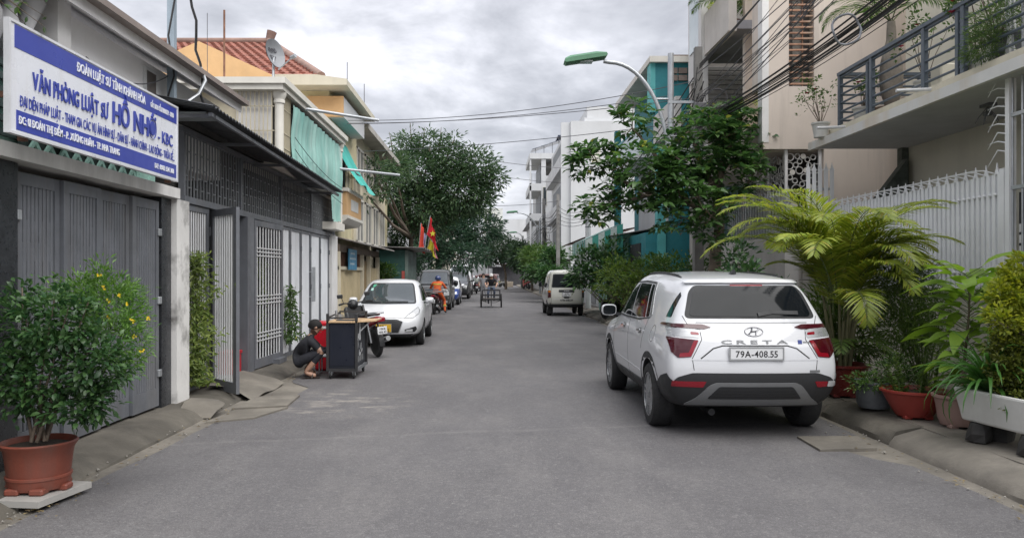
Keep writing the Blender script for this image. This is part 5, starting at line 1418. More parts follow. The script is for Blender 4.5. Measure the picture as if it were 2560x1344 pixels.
    def arches(s,w=.055,mat=None,a0=-12,a1=192):
        for y in s.axles:
            ro,ri = s.wr + s.arch + w + .012,s.wr + s.arch - .004
            poly = arc(y,s.wr,ro,a0,a1,22) + arc(y,s.wr,ri,a1,a0,22)
            s.patch('arch_trim',poly,'left',mat or clad,.006,res=.2,both=True)
    def pillar_windows(s,polys,mat=None,view='left'):
        for p in polys: s.patch('side_window',rounded(p,.025),view,mat or tint,.003,both=True)

# ---- white crossover seen from behind
st = [([-2.00,-2.10,-2.12,-2.07,-1.985,-1.90,-1.80],[.70,.82,.84,.81,.74,.645,.555],[.33,.50,.70,.95,1.14,1.33,1.49]),
      ([-1.92,-2.00,-2.02,-1.97,-1.90,-1.80,-1.70],[.77,.875,.89,.865,.79,.70,.60],[.30,.48,.70,.96,1.13,1.35,1.525]),
      ([-1.33,-1.33,-1.33,-1.33,-1.33,-1.33,-1.33],[.79,.885,.90,.895,.82,.73,.625],[.27,.46,.70,.95,1.10,1.37,1.57]),
      ([-.5] * 7,[.79,.87,.885,.885,.835,.745,.64],[.25,.45,.68,.92,1.075,1.38,1.60]),
      ([.15] * 7,[.79,.87,.885,.885,.835,.745,.635],[.25,.45,.68,.91,1.07,1.38,1.595]),
      ([.62,.62,.62,.62,.72,.60,.42],[.79,.87,.885,.885,.83,.74,.62],[.25,.45,.68,.91,1.06,1.36,1.55]),
      ([1.15,1.15,1.15,1.15,1.12,1.08,1.02],[.79,.885,.895,.88,.80,.68,.55],[.26,.46,.69,.90,1.02,1.06,1.09]),
      ([1.6] * 7,[.78,.875,.89,.87,.78,.66,.5],[.27,.46,.68,.88,.98,1.01,1.03]),
      ([1.98] * 7,[.72,.82,.84,.82,.74,.62,.46],[.28,.45,.66,.84,.93,.96,.975]),
      ([2.12,2.13,2.13,2.11,2.09,2.08,2.07],[.64,.74,.76,.74,.66,.56,.42],[.30,.45,.64,.80,.89,.92,.94])]
c = Car('crossover_car','white crossover car parked tail towards the pot plants, number plate 79A-408.55','car',(2.515,9.6,0),R(0.3),[(a_,[w_ * (.945 if i_ == 0 else .955 if i_ == 1 else .97) for w_ in b_],c_) for i_,(a_,b_,c_) in enumerate(st)],(-1.33,1.28),.335,.865,car_white,arch=.045,tyre_w=.215)
LQ = c
# rear
c.patch('rear_window',rounded([(-.60,1.185),(.60,1.185),(.53,1.40),(.49,1.475),(-.49,1.475),(-.53,1.40)],.05),'rear',tint,.007)
c.patch('window_surround',rounded([(-.645,1.165),(.645,1.165),(.565,1.42),(.505,1.485),(-.505,1.485),(-.565,1.42)],.06),'rear',black_plastic,.0012)
c.patch('brake_light',rounded([(-.16,1.478),(.16,1.478),(.16,1.492),(-.16,1.492)],.004),'rear',red_lamp,.006)
for poly,mt,nm in (([(-.79,1.085),(-.47,1.065),(-.40,1.085),(-.48,1.112),(-.775,1.115)],dark_red,'tail_light'),([(-.785,1.0),(-.52,.985),(-.505,1.06),(-.78,1.08)],silver,'tail_light_bridge'),
                     ([(-.60,1.015),(-.52,1.01),(-.525,1.035),(-.60,1.042)],red_lamp,'tail_light'),([(-.80,.99),(-.53,.962),(-.61,.805),(-.73,.795),(-.785,.85)],dark_red,'tail_light')):
    c.patch(nm,rounded(poly,.012),'rear',mt,.007 if nm == 'tail_light' else .005,both=True)
    if nm == 'tail_light' and poly[0][1] < 1.0 and poly[0][0] < -.7:
        c.patch('light_strip',rounded([(-.575,.958),(-.532,.961),(-.61,.808),(-.72,.80),(-.71,.838),(-.63,.845)],.01),'rear',red_lamp,.010,both=True)
c.patch('side_light',rounded([(-1.99,1.075),(-1.86,1.083),(-1.87,1.106),(-1.98,1.106)],.008),'left',dark_red,.004,both=True)
c.plate(0,.84,.50,.105,'rear',plate_w,['79A-408.55'])
c.emblem(0,1.045,.175,.09,'rear')
c.flat_text('badge_lettering','CRETA',0,.932,.64,.036,'rear',dsilver,.012,4.2)
c.patch('badge',[(.42,.928),(.46,.928),(.46,.965),(.42,.965)],'rear',M('badge_blue',(.02,.04,.2),.3),.004); c.patch('badge',[(.47,.938),(.60,.938),(.60,.95),(.47,.95)],'rear',dsilver,.004)
c.patch('badge',rounded([(.52,.66),(.62,.66),(.62,.682),(.52,.682)],.003),'rear',dsilver,.004)
c.patch('plate_recess',rounded([(-.62,.775),(-.40,.905),(-.32,.925),(.32,.925),(.40,.905),(.62,.775)],.02),'rear',car_white,.0035)
c.patch('recess_shadow',strip([(-.52,.79),(-.40,.885),(-.31,.912),(.31,.912),(.40,.885),(.52,.79)],.012),'rear',seam_m,.0045)
c.patch('boot_crease',strip([(-.54,1.128),(.54,1.128)],.008),'rear',dsilver,.002)
c.seam([(-.655,1.19),(-.61,1.09),(-.51,1.06),(-.50,.97),(-.60,.79),(-.585,.68)],'rear',.007); c.seam([(.655,1.19),(.61,1.09),(.51,1.06),(.50,.97),(.60,.79),(.585,.68)],'rear',.007)
c.patch('rear_bumper',rounded([(-.82,.29),(-.82,.50),(-.74,.61),(-.60,.655),(.60,.655),(.74,.61),(.82,.50),(.82,.29)],.03),'rear',clad,.009)
c.patch('skid_plate',rounded([(-.66,.345),(-.56,.41),(-.44,.54),(-.38,.565),(.38,.565),(.44,.54),(.56,.41),(.66,.345)],.025),'rear',dsilver,.020)
c.patch('bumper_grille',rounded([(-.45,.415),(-.35,.53),(.35,.53),(.45,.415)],.02),'rear',black_plastic,.026)
for k in range(3): c.patch('grille_bar',strip([(-.40 + .02 * k,.44 + .028 * k),(.40 - .02 * k,.44 + .028 * k)],.006),'rear',seam_m,.028)
c.patch('reflector',rounded([(-.78,.525),(-.50,.52),(-.47,.575),(-.78,.575)],.008),'rear',red_lamp,.014)
c.patch('reflector',rounded([(.695,.525),(.60,.52),(.57,.575),(.70,.575)],.008),'rear',red_lamp,.014); c.patch('reverse_light',rounded([(.70,.523),(.795,.525),(.78,.575),(.71,.575)],.008),'rear',clear_lamp,.0145)
# side
c.pillar_windows([[(.86,1.115),(.30,1.475),(.02,1.49),(-.06,1.10)],[(-.10,1.10),(-.03,1.49),(-.62,1.485),(-.86,1.12)],[(-.90,1.125),(-.67,1.485),(-.80,1.475),(-1.04,1.14)]])
c.patch('window_trim',strip([(1.0,1.09),(.3,1.08),(-.6,1.085),(-1.1,1.13),(-.83,1.50)],.018),'left',black_plastic,.004,both=True)
c.patch('window_trim',strip([(.95,1.105),(.30,1.50),(-.3,1.515),(-.80,1.50)],.02),'left',black_plastic,.004,both=True)
c.patch('roof_strip',strip([(-.84,1.50),(-1.0,1.30),(-1.14,1.145)],.045),'left',silver,.003,both=True)
c.patch('quarter_glass',rounded([(-1.68,1.17),(-1.83,1.17),(-1.80,1.38),(-1.74,1.42)],.015),'left',tint,.003,both=True)
for y0 in (.30,-.72):
    c.patch('door_handle',rounded([(y0,.955),(y0 - .18,.96),(y0 - .18,.985),(y0,.98)],.01),'left',chrome,.03,both=True); c.patch('handle_recess',rounded([(y0 - .02,.935),(y0 - .16,.94),(y0 - .15,1.0),(y0 - .03,1.0)],.02),'left',dsilver,.002,both=True)
c.seam([(.92,1.09),(.93,.9),(.88,.45)],'left',.007,True); c.seam([(-.08,1.09),(-.10,.9),(-.10,.43)],'left',.007,True)
c.seam([(-1.05,1.12),(-1.0,.95),(-.93,.78)],'left',.007,True); c.seam([(.9,.43),(-.9,.43)],'left',.007,True)
c.patch('door_crease',strip([(.8,.56),(-.85,.53)],.012),'left',car_white,.006,both=True)
c.patch('fuel_cap',strip(arc(-1.42,.98,.085,0,350,24),.005),'left',seam_m,.0012)
c.arches(.06)
c.patch('sill_cladding',[(.86,.27),(.84,.42),(-.86,.42),(-.90,.27)],'left',clad,.008,both=True)
c.patch('bumper_side',[(-1.72,.26),(-1.70,.52),(-1.86,.60),(-2.02,.64),(-2.10,.55),(-2.05,.28)],'left',clad,.008,both=True)
c.mirror(.945,.80,1.13,car_white,.20,.15);
for sd in (-1,1):
    rp = [c.hit(sd * .52,y_,'top')[0] + vv((0,0,.014)) for y_ in np.linspace(-1.4,.3,12)]; rp[0].z -= .02; rp[-1].z -= .02
    MB().tube(rp,.011,8).build('roof_rail',black_plastic,c.t,smooth=60)
an = c.hit(0.02,-1.35,'top')[0]
m = MB(); m.add([an + vv(p) for p in ((-.03,-.07,0),(.03,-.07,0),(.02,.07,0),(-.02,.07,0),(-.006,-.08,.05),(.006,-.08,.05))],[(0,1,5,4),(1,2,5),(2,3,4,5),(3,0,4)]); m.build('antenna_fin',black_plastic,c.t)
c.patch('rear_wiper',strip([(.06,1.20),(.20,1.222),(.46,1.215)],.035),'rear',black_plastic,.02)
c.patch('spoiler_lip',strip([(-.56,1.505),(0,1.512),(.56,1.505)],.028),'rear',car_white,.028)
MB().tube([(-.35,-1.9,.24),(-.35,-1.2,.24)],.035,8).build('exhaust',rim_d,c.t)
MB().box(-.6,.6,-1.38,-1.28,.25,.36).build('axle',rim_d,c.t)

# ---- white saloon facing the camera
st = [([-1.85,-1.95,-1.97,-1.93,-1.9,-1.88,-1.86],[.62,.72,.74,.70,.62,.52,.42],[.30,.46,.66,.84,.93,.96,.98]),
      ([-1.75] * 7,[.70,.79,.81,.79,.72,.60,.48],[.26,.43,.66,.86,.98,1.01,1.03]),
      ([-1.3] * 7,[.74,.82,.83,.82,.75,.63,.52],[.24,.42,.66,.87,1.0,1.07,1.11]),
      ([-.9,-.9,-.9,-.9,-.9,-.75,-.6],[.74,.82,.83,.82,.76,.67,.55],[.22,.42,.66,.87,.98,1.27,1.44]),
      ([-.1] * 7,[.74,.82,.83,.82,.77,.68,.57],[.22,.42,.66,.87,.97,1.28,1.475]),
      ([.6,.6,.6,.6,.72,.58,.36],[.74,.82,.83,.82,.76,.67,.55],[.22,.42,.66,.86,.95,1.25,1.425]),
      ([1.1,1.1,1.1,1.1,1.12,1.10,1.06],[.74,.82,.83,.81,.75,.64,.50],[.22,.42,.66,.84,.93,.955,.975]),
      ([1.55] * 7,[.72,.82,.83,.79,.72,.60,.46],[.22,.42,.64,.79,.87,.89,.905]),
      ([1.86,1.88,1.88,1.85,1.82,1.80,1.79],[.66,.76,.77,.73,.66,.55,.42],[.22,.40,.58,.70,.77,.795,.81]),
      ([1.95,1.99,1.98,1.95,1.92,1.90,1.89],[.56,.64,.65,.61,.55,.46,.35],[.24,.38,.54,.64,.70,.72,.73])]
c = Car('saloon_car','white saloon car with yellow number plate parked behind the vendor cart','car',(-2.36,19.05,0),R(180.5),st,(-1.2,1.22),.295,.82,car_white,sub=3,arch=.04,tyre_w=.18,bf=.12)
c.patch('windscreen',rounded([(-.60,.955),(.60,.955),(.50,1.30),(.46,1.38),(-.46,1.38),(-.50,1.30)],.05),'front',wind,.004)
c.patch('windscreen_surround',rounded([(-.64,.935),(.64,.935),(.53,1.33),(.48,1.40),(-.48,1.40),(-.53,1.33)],.05),'front',black_plastic,.0012)
c.patch('sticker',[(.40,1.30),(.45,1.30),(.44,1.36),(.36,1.36)],'front',M('sticker_green',(.08,.35,.22),.4),.006); c.patch('sticker',[(.42,1.22),(.48,1.22),(.47,1.28),(.42,1.28)],'front',M('sticker_pale',(.35,.55,.5),.4),.006)
c.patch('wiper',strip([(-.45,.97),(-.1,.975),(.05,.965)],.018),'front',black_plastic,.014); c.patch('wiper',strip([(.15,.97),(.45,.968),(.55,.96)],.018),'front',black_plastic,.014)
c.patch('grille_rim',rounded([(-.43,.575),(-.30,.635),(.30,.635),(.43,.575),(.33,.325),(-.33,.325)],.02),'front',silver,.003)
c.patch('grille',rounded([(-.41,.572),(-.29,.622),(.29,.622),(.41,.572),(.315,.335),(-.315,.335)],.02),'front',clad,.006)
for k in range(6): c.patch('grille_bar',strip([(-.34 + abs(k - 4) * .004,.365 + k * .042),(.34 - abs(k - 4) * .004,.365 + k * .042)],.008),'front',black_plastic,.012)
c.emblem(0,.595,.15,.085,'front')
c.plate(.0,.435,.33,.165,'front',plate_y,['79A','332.42'])
c.patch('headlight',rounded([(-.46,.655),(-.62,.66),(-.725,.74),(-.735,.80),(-.70,.855)],.03),'front',clear_lamp,.004,both=True)
c.patch('headlight_core',rounded([(-.54,.675),(-.62,.68),(-.66,.73),(-.60,.74)],.02),'front',chrome,.007,both=True)
c.patch('headlight_rim',strip([(-.44,.65),(-.63,.652),(-.735,.735),(-.745,.80),(-.70,.87),(-.44,.65)],.012),'front',dsilver,.005,both=True)
c.patch('fog_recess',rounded([(-.45,.40),(-.69,.47),(-.71,.40),(-.66,.345),(-.46,.335)],.02),'front',black_plastic,.004,both=True)
c.patch('fog_lamp',rounded([(-.44,.345),(-.62,.355),(-.62,.41),(-.50,.40)],.015),'front',clear_lamp,.008,both=True)
c.patch('lower_intake',rounded([(-.55,.265),(.55,.265),(.66,.305),(-.66,.305)],.012),'front',black_plastic,.004)
c.seam([(-.72,.86),(-.46,.645),(0,.655),(.46,.645),(.72,.86)],'front',.007)
c.pillar_windows([[(.80,.99),(.30,1.33),(.02,1.36),(-.02,.985)],[(-.08,.985),(-.05,1.36),(-.50,1.34),(-.85,1.02)]])
c.seam([(.80,.96),(.82,.7),(.78,.35)],'left',.007,True); c.seam([(-.05,.97),(-.06,.35)],'left',.007,True); c.seam([(-.9,1.0),(-.85,.75)],'left',.007,True)
c.patch('door_handle',rounded([(.16,.86),(.0,.86),(.0,.885),(.16,.885)],.01),'left',car_white,.025,both=True)
c.patch('door_handle',rounded([(-.70,.875),(-.86,.875),(-.86,.90),(-.70,.90)],.01),'left',car_white,.025,both=True)
c.patch('sill',[(.8,.22),(.8,.29),(-.8,.29),(-.8,.22)],'left',clad,.004,both=True)
c.mirror(.90,.66,1.0,car_white,.20,.14)

# ---- grey people carrier facing the camera
def van_st(L_,W,H,nose,hood_z,belt,rear_lean=.12,bot=.26):
    h = W / 2; f = L_ / 2
    return [([-f + .10,-f + .02,-f,-f + .02,-f + .04,-f + rear_lean * .7,-f + rear_lean],[h * .84,h * .93,h * .95,h * .94,h * .91,h * .85,h * .76],[bot + .04,bot + .2,bot + .42,belt - .15,belt,H - .32,H - .08]),
            ([-f + .2] * 7,[h * .90,h * .98,h,h * .995,h * .96,h * .895,h * .80],[bot + .02,bot + .18,bot + .42,belt - .15,belt,H - .31,H - .05]),
            ([-f * .45] * 7,[h * .90,h * .98,h,h * .995,h * .96,h * .90,h * .81],[bot,bot + .18,bot + .42,belt - .15,belt,H - .30,H - .03]),
            ([f * .1] * 7,[h * .90,h * .98,h,h * .995,h * .96,h * .90,h * .81],[bot,bot + .18,bot + .42,belt - .15,belt,H - .30,H - .03]),
            ([f - nose - .75,f - nose - .75,f - nose - .75,f - nose - .75,f - nose - .55,f - nose - .78,f - nose - 1.0],[h * .90,h * .98,h,h * .995,h * .955,h * .87,h * .77],[bot,bot + .18,bot + .42,belt - .15,belt - .02,H - .33,H - .08]),
            ([f - nose] * 4 + [f - nose + .02,f - nose,f - nose - .05],[h * .90,h * .98,h,h * .98,h * .92,h * .80,h * .62],[bot,bot + .18,bot + .40,hood_z - .15,hood_z - .02,hood_z + .02,hood_z + .04]),
            ([f - .16] * 7,[h * .85,h * .94,h * .96,h * .93,h * .86,h * .74,h * .58],[bot + .02,bot + .18,bot + .38,hood_z - .30,hood_z - .17,hood_z - .13,hood_z - .10]),
            ([f - .02,f,f - .01,f - .04,f - .07,f - .09,f - .10],[h * .74,h * .84,h * .86,h * .83,h * .76,h * .65,h * .5],[bot + .04,bot + .17,bot + .35,hood_z - .36,hood_z - .25,hood_z - .22,hood_z - .20])]
c = Car('people_carrier','dark grey people carrier facing the orange suited rider','car',(-2.62,36.9,0),R(180),van_st(4.2,1.66,1.86,.62,1.13,1.1,bot=.24),(-1.3,1.3),.31,.81,car_grey,sub=2,tyre_w=.19)
c.patch('windscreen',rounded([(-.66,1.15),(.66,1.15),(.56,1.70),(-.56,1.70)],.06),'front',wind,.004)
c.patch('windscreen_surround',rounded([(-.71,1.12),(.71,1.12),(.60,1.73),(-.60,1.73)],.06),'front',black_plastic,.0015)
c.patch('wiper',strip([(-.5,1.16),(.05,1.18)],.025),'front',black_plastic,.015); c.patch('wiper',strip([(.1,1.17),(.6,1.17)],.025),'front',black_plastic,.015)
c.patch('grille',rounded([(-.45,.70),(.45,.70),(.40,.60),(-.40,.60)],.02),'front',black_plastic,.008); c.patch('grille_bar',strip([(-.45,.71),(.45,.71)],.03),'front',chrome,.012)
c.patch('headlight',rounded([(-.48,.66),(-.74,.68),(-.72,.86),(-.52,.80)],.03),'front',clear_lamp,.006,both=True)
c.patch('bumper',rounded([(-.80,.30),(.80,.30),(.80,.54),(-.80,.54)],.04),'front',car_grey,.02); c.patch('intake',rounded([(-.4,.33),(.4,.33),(.4,.45),(-.4,.45)],.02),'front',black_plastic,.024)
c.patch('bumper_trim',strip([(-.75,.575),(.75,.575)],.035),'front',chrome,.016)
c.patch('fog_lamp',rounded([(-.55,.36),(-.66,.36),(-.66,.45),(-.55,.45)],.03),'front',clear_lamp,.026,both=True)
c.plate(.35,.50,.24,.12,'front',plate_w,['79A','118.24'])
c.flat_text('badge_lettering','AIRROAD',.22,.90,.72,.055,'front',chrome,.02,2.2)
c.pillar_windows([[(1.15,1.15),(.70,1.62),(.25,1.66),(.25,1.14)],[(.18,1.14),(.18,1.66),(-.8,1.66),(-.8,1.14)],[(-.9,1.14),(-.9,1.66),(-1.7,1.62),(-1.8,1.16)]])
c.seam([(.22,1.1),(.2,.35)],'left',.012,True); c.mirror(1.0,1.02,1.22,black_plastic,.2,.24); c.arches(.05,car_grey)

# ---- blue hatchback, black suv, white minibus and others further along
def small(name,lab,loc,rz,L_,W,H,nose,hood,belt,pm,wr=.3,kind='front',glassm=None,**k):
    c = Car(name,lab,'car' if 'bus' not in name and 'van' not in name else 'van',loc,R(rz),van_st(L_,W,H,nose,hood,belt,**k),(-L_ * .30,L_ * .31),wr,W / 2 - .02,pm,sub=2,tyre_w=.19)
    h = W / 2
    c.patch('windscreen',rounded([(-h * .80,hood + .04),(h * .80,hood + .04),(h * .66,H - .17),(-h * .66,H - .17)],.05),'front',glassm or wind,.004)
    c.patch('rear_window',rounded([(-h * .78,belt + .06),(h * .78,belt + .06),(h * .68,H - .2),(-h * .68,H - .2)],.05),'rear',tint,.004)
    zf = hood - .30
    c.patch('headlight',rounded([(-h * .52,zf - .07),(-h * .80,zf - .03),(-h * .84,zf + .10),(-h * .60,zf + .05)],.02),'front',clear_lamp,.006,both=True)
    c.patch('grille',rounded([(-h * .48,zf - .12),(h * .48,zf - .12),(h * .5,zf + .06),(-h * .5,zf + .06)],.02),'front',black_plastic,.006)
    c.patch('grille_bar',strip([(-h * .5,zf + .07),(h * .5,zf + .07)],.025),'front',chrome,.01)
    c.patch('bumper_intake',rounded([(-h * .6,.30),(h * .6,.30),(h * .62,.42),(-h * .62,.42)],.02),'front',clad,.006)
    c.plate(0,.50,.3,.12,'front',plate_w,['79A-216.08'])
    c.patch('tail_light',rounded([(-h * .92,belt - .3),(-h * .7,belt - .3),(-h * .72,belt - .02),(-h * .9,belt - .02)],.02),'rear',red_lamp,.006,both=True)
    fz = L_ / 2 - nose
    c.pillar_windows([[(fz - .62,belt + .05),(fz - .98,H - .22),(.1,H - .2),(.1,belt + .05)],[(.02,belt + .05),(.02,H - .2),(-L_ * .38,H - .24),(-L_ * .42,belt + .07)]])
    c.seam([(.06,belt),(.05,.35)],'left',.012,True)
    c.mirror(h + .11,fz - .62,belt + .08,pm if pm is not car_white else car_white,.18,.16)
    return c
c = small('hatchback_car','blue and white hatchback behind the grey people carrier',(-2.5,42.6,0),180,3.9,1.7,1.5,1.0,.92,.95,car_white,.3)
c.patch('blue_wrap',[(-.84,.30),(.84,.30),(.84,.86),(-.84,.86)],'front',car_blue,.003); c.patch('blue_wrap',[(1.9,.3),(1.9,.8),(-1.2,.62),(-1.2,.35)],'left',car_blue,.003,both=True)
small('utility_car','black sport utility car between the blue hatchback and the white minibus',(-2.35,53.5,0),180,4.7,1.85,1.78,1.15,1.12,1.12,car_black,.36)
small('minibus','tall white minibus parked behind the black sport utility car',(-2.5,63.5,0),180,5.6,2.0,2.45,.95,1.32,1.35,car_white,.34)
small('hatchback_car','white hatchback parked beyond the tall minibus',(-1.9,77,0),180,3.8,1.68,1.5,.9,.92,.95,car_white,.3)
small('utility_car','maroon sport utility car crossing at the end of the street',(-1.2,106,0),75,4.6,1.85,1.75,1.1,1.1,1.1,car_maroon,.36)
small('saloon_car','black car parked under the tin shelter',(4.9,89.5,0.19),0,4.3,1.75,1.45,1.1,.95,.95,car_black,.31)

# ---- cream micro van seen from behind
c = Car('micro_van','cream micro van with 47B-081.37 painted on its tailgate','van',(2.87,31.6,0),R(.8),van_st(3.26,1.44,1.80,.34,1.0,1.08,.16,.34),(-.98,.95),.29,.70,van_cream,sub=2,tyre_w=.165,rim='steel')
c.patch('rear_window',rounded([(-.54,1.13),(.54,1.13),(.48,1.60),(-.48,1.60)],.06),'rear',tint,.004); c.patch('window_surround',rounded([(-.575,1.10),(.575,1.10),(.51,1.63),(-.51,1.63)],.06),'rear',black_plastic,.0015)
c.patch('handle_bar',rounded([(-.30,.93),(.30,.93),(.30,1.02),(-.30,1.02)],.02),'rear',black_plastic,.01)
c.flat_text('badge_lettering','SUZUKI',0,.965,.20,.03,'rear',plate_w,.01,1.,.003,.012)
c.plate(0,.845,.31,.14,'rear',plate_w,['47B','081.37'])
c.patch('latch',rounded([(-.10,.70),(.10,.70),(.10,.745),(-.10,.745)],.01),'rear',black_plastic,.01)
c.flat_text('lettering','47B-081.37',0,.585,.50,.075,'rear',ink,.02,1.,.002,.003)
c.patch('tail_light',rounded([(-.70,.72),(-.60,.72),(-.60,1.0),(-.70,1.0)],.01),'rear',dark_red,.008,both=True); c.patch('tail_light',[(-.69,.92),(-.61,.92),(-.61,.99),(-.69,.99)],'rear',amber,.010,both=True)
c.patch('crease',strip([(-.55,.66),(.55,.66)],.012),'rear',car_white,.004); c.seam([(-.585,.48),(-.585,1.62)],'rear',.008); c.seam([(.585,.48),(.585,1.62)],'rear',.008); c.seam([(-.585,.485),(.585,.485)],'rear',.01)
c.patch('rear_bumper',rounded([(-.72,.30),(.72,.30),(.72,.47),(-.72,.47)],.03),'rear',clad,.03)
c.patch('mud_flap',[(-.66,.14),(-.48,.14),(-.48,.34),(-.66,.34)],'rear',black_plastic,.02) if 0 else None
for sd in (-1,1): MB().box(sd * .58 - .09,sd * .58 + .09,-1.30,-1.285,.10,.42).build('mud_flap',rubber,c.t)
c.pillar_windows([[(1.05,1.10),(.72,1.55),(.30,1.58),(.30,1.09)],[(.2,1.09),(.2,1.58),(-.55,1.58),(-.55,1.09)],[(-.65,1.09),(-.65,1.58),(-1.3,1.55),(-1.38,1.12)]])
c.seam([(.25,1.6),(.25,.42)],'left',.012,True); c.seam([(-.6,1.6),(-.6,.42)],'left',.012,True); c.patch('sill',[(.7,.32),(.7,.40),(-.7,.40),(-.7,.32)],'left',clad,.004,both=True)
c.mirror(.80,1.15,1.2,black_plastic,.12,.2)
# ------------------------------------------------------------------ people
def person(name,label,loc,rz,J,clothes,group=None,hands=None,hair=None,lean=None):
    """one continuous skinned body; J: joints, clothes: bone -> material; hands: {side: (palm centre, finger direction, palm normal)}"""
    t = thing(name,label,'person',loc,group,world=False,rz=rz)
    rad = dict(pelvis=.135,waist=.125,chest=.145,neck=.055,head=.085,crown=.075,jaw=.068,shL=.07,shR=.07,elL=.043,elR=.043,wrL=.029,wrR=.029,hiL=.095,hiR=.095,knL=.06,knR=.06,anL=.042,anR=.042,toL=.036,toR=.036)
    rad.update(J.pop('rad',{}))
    E = [('pelvis','waist'),('waist','chest'),('chest','neck'),('neck','jaw'),('jaw','head'),('head','crown')]
    for s_ in 'LR': E += [('chest','sh' + s_),('sh' + s_,'el' + s_),('el' + s_,'wr' + s_),('pelvis','hi' + s_),('hi' + s_,'kn' + s_),('kn' + s_,'an' + s_),('an' + s_,'to' + s_)]
    names = list(J); bm = bmesh.new(); lay = bm.verts.layers.skin.new(); V = {}
    for n in names:
        q = bm.verts.new(J[n]); q[lay].radius = (rad[n],rad[n]); V[n] = q
    V['pelvis'][lay].use_root = True
    for a,b in E: bm.edges.new((V[a],V[b]))
    me = bpy.data.meshes.new('body'); bm.to_mesh(me); bm.free()
    o = link('body',me,t); o.modifiers.new('skin','SKIN').use_smooth_shade = True
    sb = o.modifiers.new('sub','SUBSURF'); sb.levels = 2; sb.render_levels = 2
    apply_mods(o); me = o.data; me.materials.clear()
    mats = list(dict.fromkeys([skin_m] + [clothes[k] for k in clothes if k[0] != '_']))
    for m_ in mats: me.materials.append(m_)
    segs = [(a,b,vv(J[a]),vv(J[b])) for a,b in E]
    def nearest(p):
        best = None
        for a,b,pa,pb in segs:
            d = pb - pa; tt = max(0,min(1,(p - pa).dot(d) / max(1e-9,d.length_squared))); dist = (p - (pa + d * tt)).length / max(.03,rad[b] * (1 - tt) * 0 + (rad[a] * (1 - tt) + rad[b] * tt))
            if best is None or dist < best[0]: best = (dist,a,b,tt)
        return best
    for p in me.polygons:
        dist,a,b,tt = nearest(p.center); mt = skin_m; key = a + '-' + b
        part = {'pelvis': 'trousers','hi': 'trousers','kn': 'shin','an': 'foot','waist': 'top','chest': 'top','sh': 'upper','el': 'fore'}.get(a if a in ('pelvis','waist','chest') else a[:2],'skin')
        if a == 'pelvis' and b == 'waist': part = 'top' if tt > .35 else 'trousers'
        if a == 'chest' and b == 'neck' and tt > .72: part = 'skin'
        if part == 'upper' and tt > clothes.get('_sleeve',1.1): part = 'skin'
        if part == 'shin' and tt > clothes.get('_hem',1.1): part = 'skin'
        mt = clothes.get(part,skin_m)
        p.material_index = mats.index(mt) if mt in mats else 0
        p.use_smooth = True
    # hands and face are part of the same mesh
    mb = MB()
    for s_,(c,d,n) in (hands or {}).items():
        c,d,n = vv(c),vv(d).normalized(),vv(n).normalized(); sd = d.cross(n).normalized()
        w = vv(J['wr' + s_]); mb.tube([w,w.lerp(c,.5),c,c + d * .035],[.027,.034,.038,.028],8,flat=.55)
        for k,ln in enumerate((.062,.072,.068,.052)):
            b0 = c + d * .03 + sd * (.03 - .02 * k); k1 = b0 + d * ln * .5 + n * .006; k2 = k1 + d * ln * .25 - n * -.022; mb.tube([b0,k1,k2,k2 + n * .018 + d * .004],[.0095,.009,.008,.005],6)
        b0 = c - d * .015 + sd * .032; mb.tube([b0,b0 + sd * .025 + d * .02,b0 + sd * .03 + d * .05 + n * .012],[.011,.010,.006],6)
    hd,jw = vv(J['head']),vv(J['jaw']); fw = vv(J.get('_face',(0,1,0))) if 0 else FACE
    upv = (vv(J['crown']) - jw).normalized(); f_ = (fw - upv * fw.dot(upv)).normalized(); sdv = f_.cross(upv)
    hc = jw.lerp(vv(J['crown']),.5)
    mb.tube([hc + f_ * .078 + upv * .018,hc + f_ * .112 - upv * .022,hc + f_ * .085 - upv * .03],[.008,.016,.010],6)      # nose
    for q in (-1,1): mb.lathe([(0,-.012),(.022,-.006),(.028,0),(.02,.008),(0,.01)],10,tuple(hc + sdv * q * .086 - f_ * .005),axis='x')
    mb.tube([hc + f_ * .083 - upv * .062 + sdv * .025,hc + f_ * .09 - upv * .062,hc + f_ * .083 - upv * .062 - sdv * .025],[.005,.008,.005],6)
    nv = len(me.vertices)
    bm = bmesh.new(); bm.from_mesh(me)
    vs = [bm.verts.new(p) for p in mb.v]
    for f in mb.f:
        try: fc = bm.faces.new([vs[i] for i in f]); fc.smooth = True; fc.material_index = 0
        except ValueError: pass
    bmesh.ops.recalc_face_normals(bm,faces=bm.faces[:]); bm.to_mesh(me); bm.free()
    for q in (-1,1): MB().lathe([(0,-.009),(.009,0),(0,.009)],8,tuple(hc + f_ * .078 + upv * .02 + sdv * q * .032)).build('eye',ink,t)
    return t,hc,f_,upv,sdv
FACE = vv((0,1,0))
def dome(t,name,hc,f_,up,sd,mat,sx=.098,sy=.112,sz=.105,zmin=-.25,back=.01,fringe=0.,n=20):
    """hair, cap or helmet shell over the head"""
    m = MB(); rows = 10
    for i in range(rows + 1):
        e = PI / 2 - (PI / 2 - math.asin(zmin)) * i / rows
        for j in range(n):
            a = 2 * PI * j / n; lift = fringe * max(0,math.cos(a)) * (1 - i / rows) if 0 else 0
            zc = math.sin(e)
            if fringe and i > rows * .55: zc += fringe * max(0,math.cos(a)) * (i / rows - .55)
            m.v.append(tuple(hc + f_ * (sy * math.cos(e) * math.cos(a) - back) + sd * (sx * math.cos(e) * math.sin(a)) + up * (sz * zc + .012)))
    for i in range(rows):
        for j in range(n): m.f.append((i * n + j,i * n + (j + 1) % n,(i + 1) * n + (j + 1) % n,(i + 1) * n + j)); m.m.append(0)
    return m.build(name,mat,t,smooth=50)
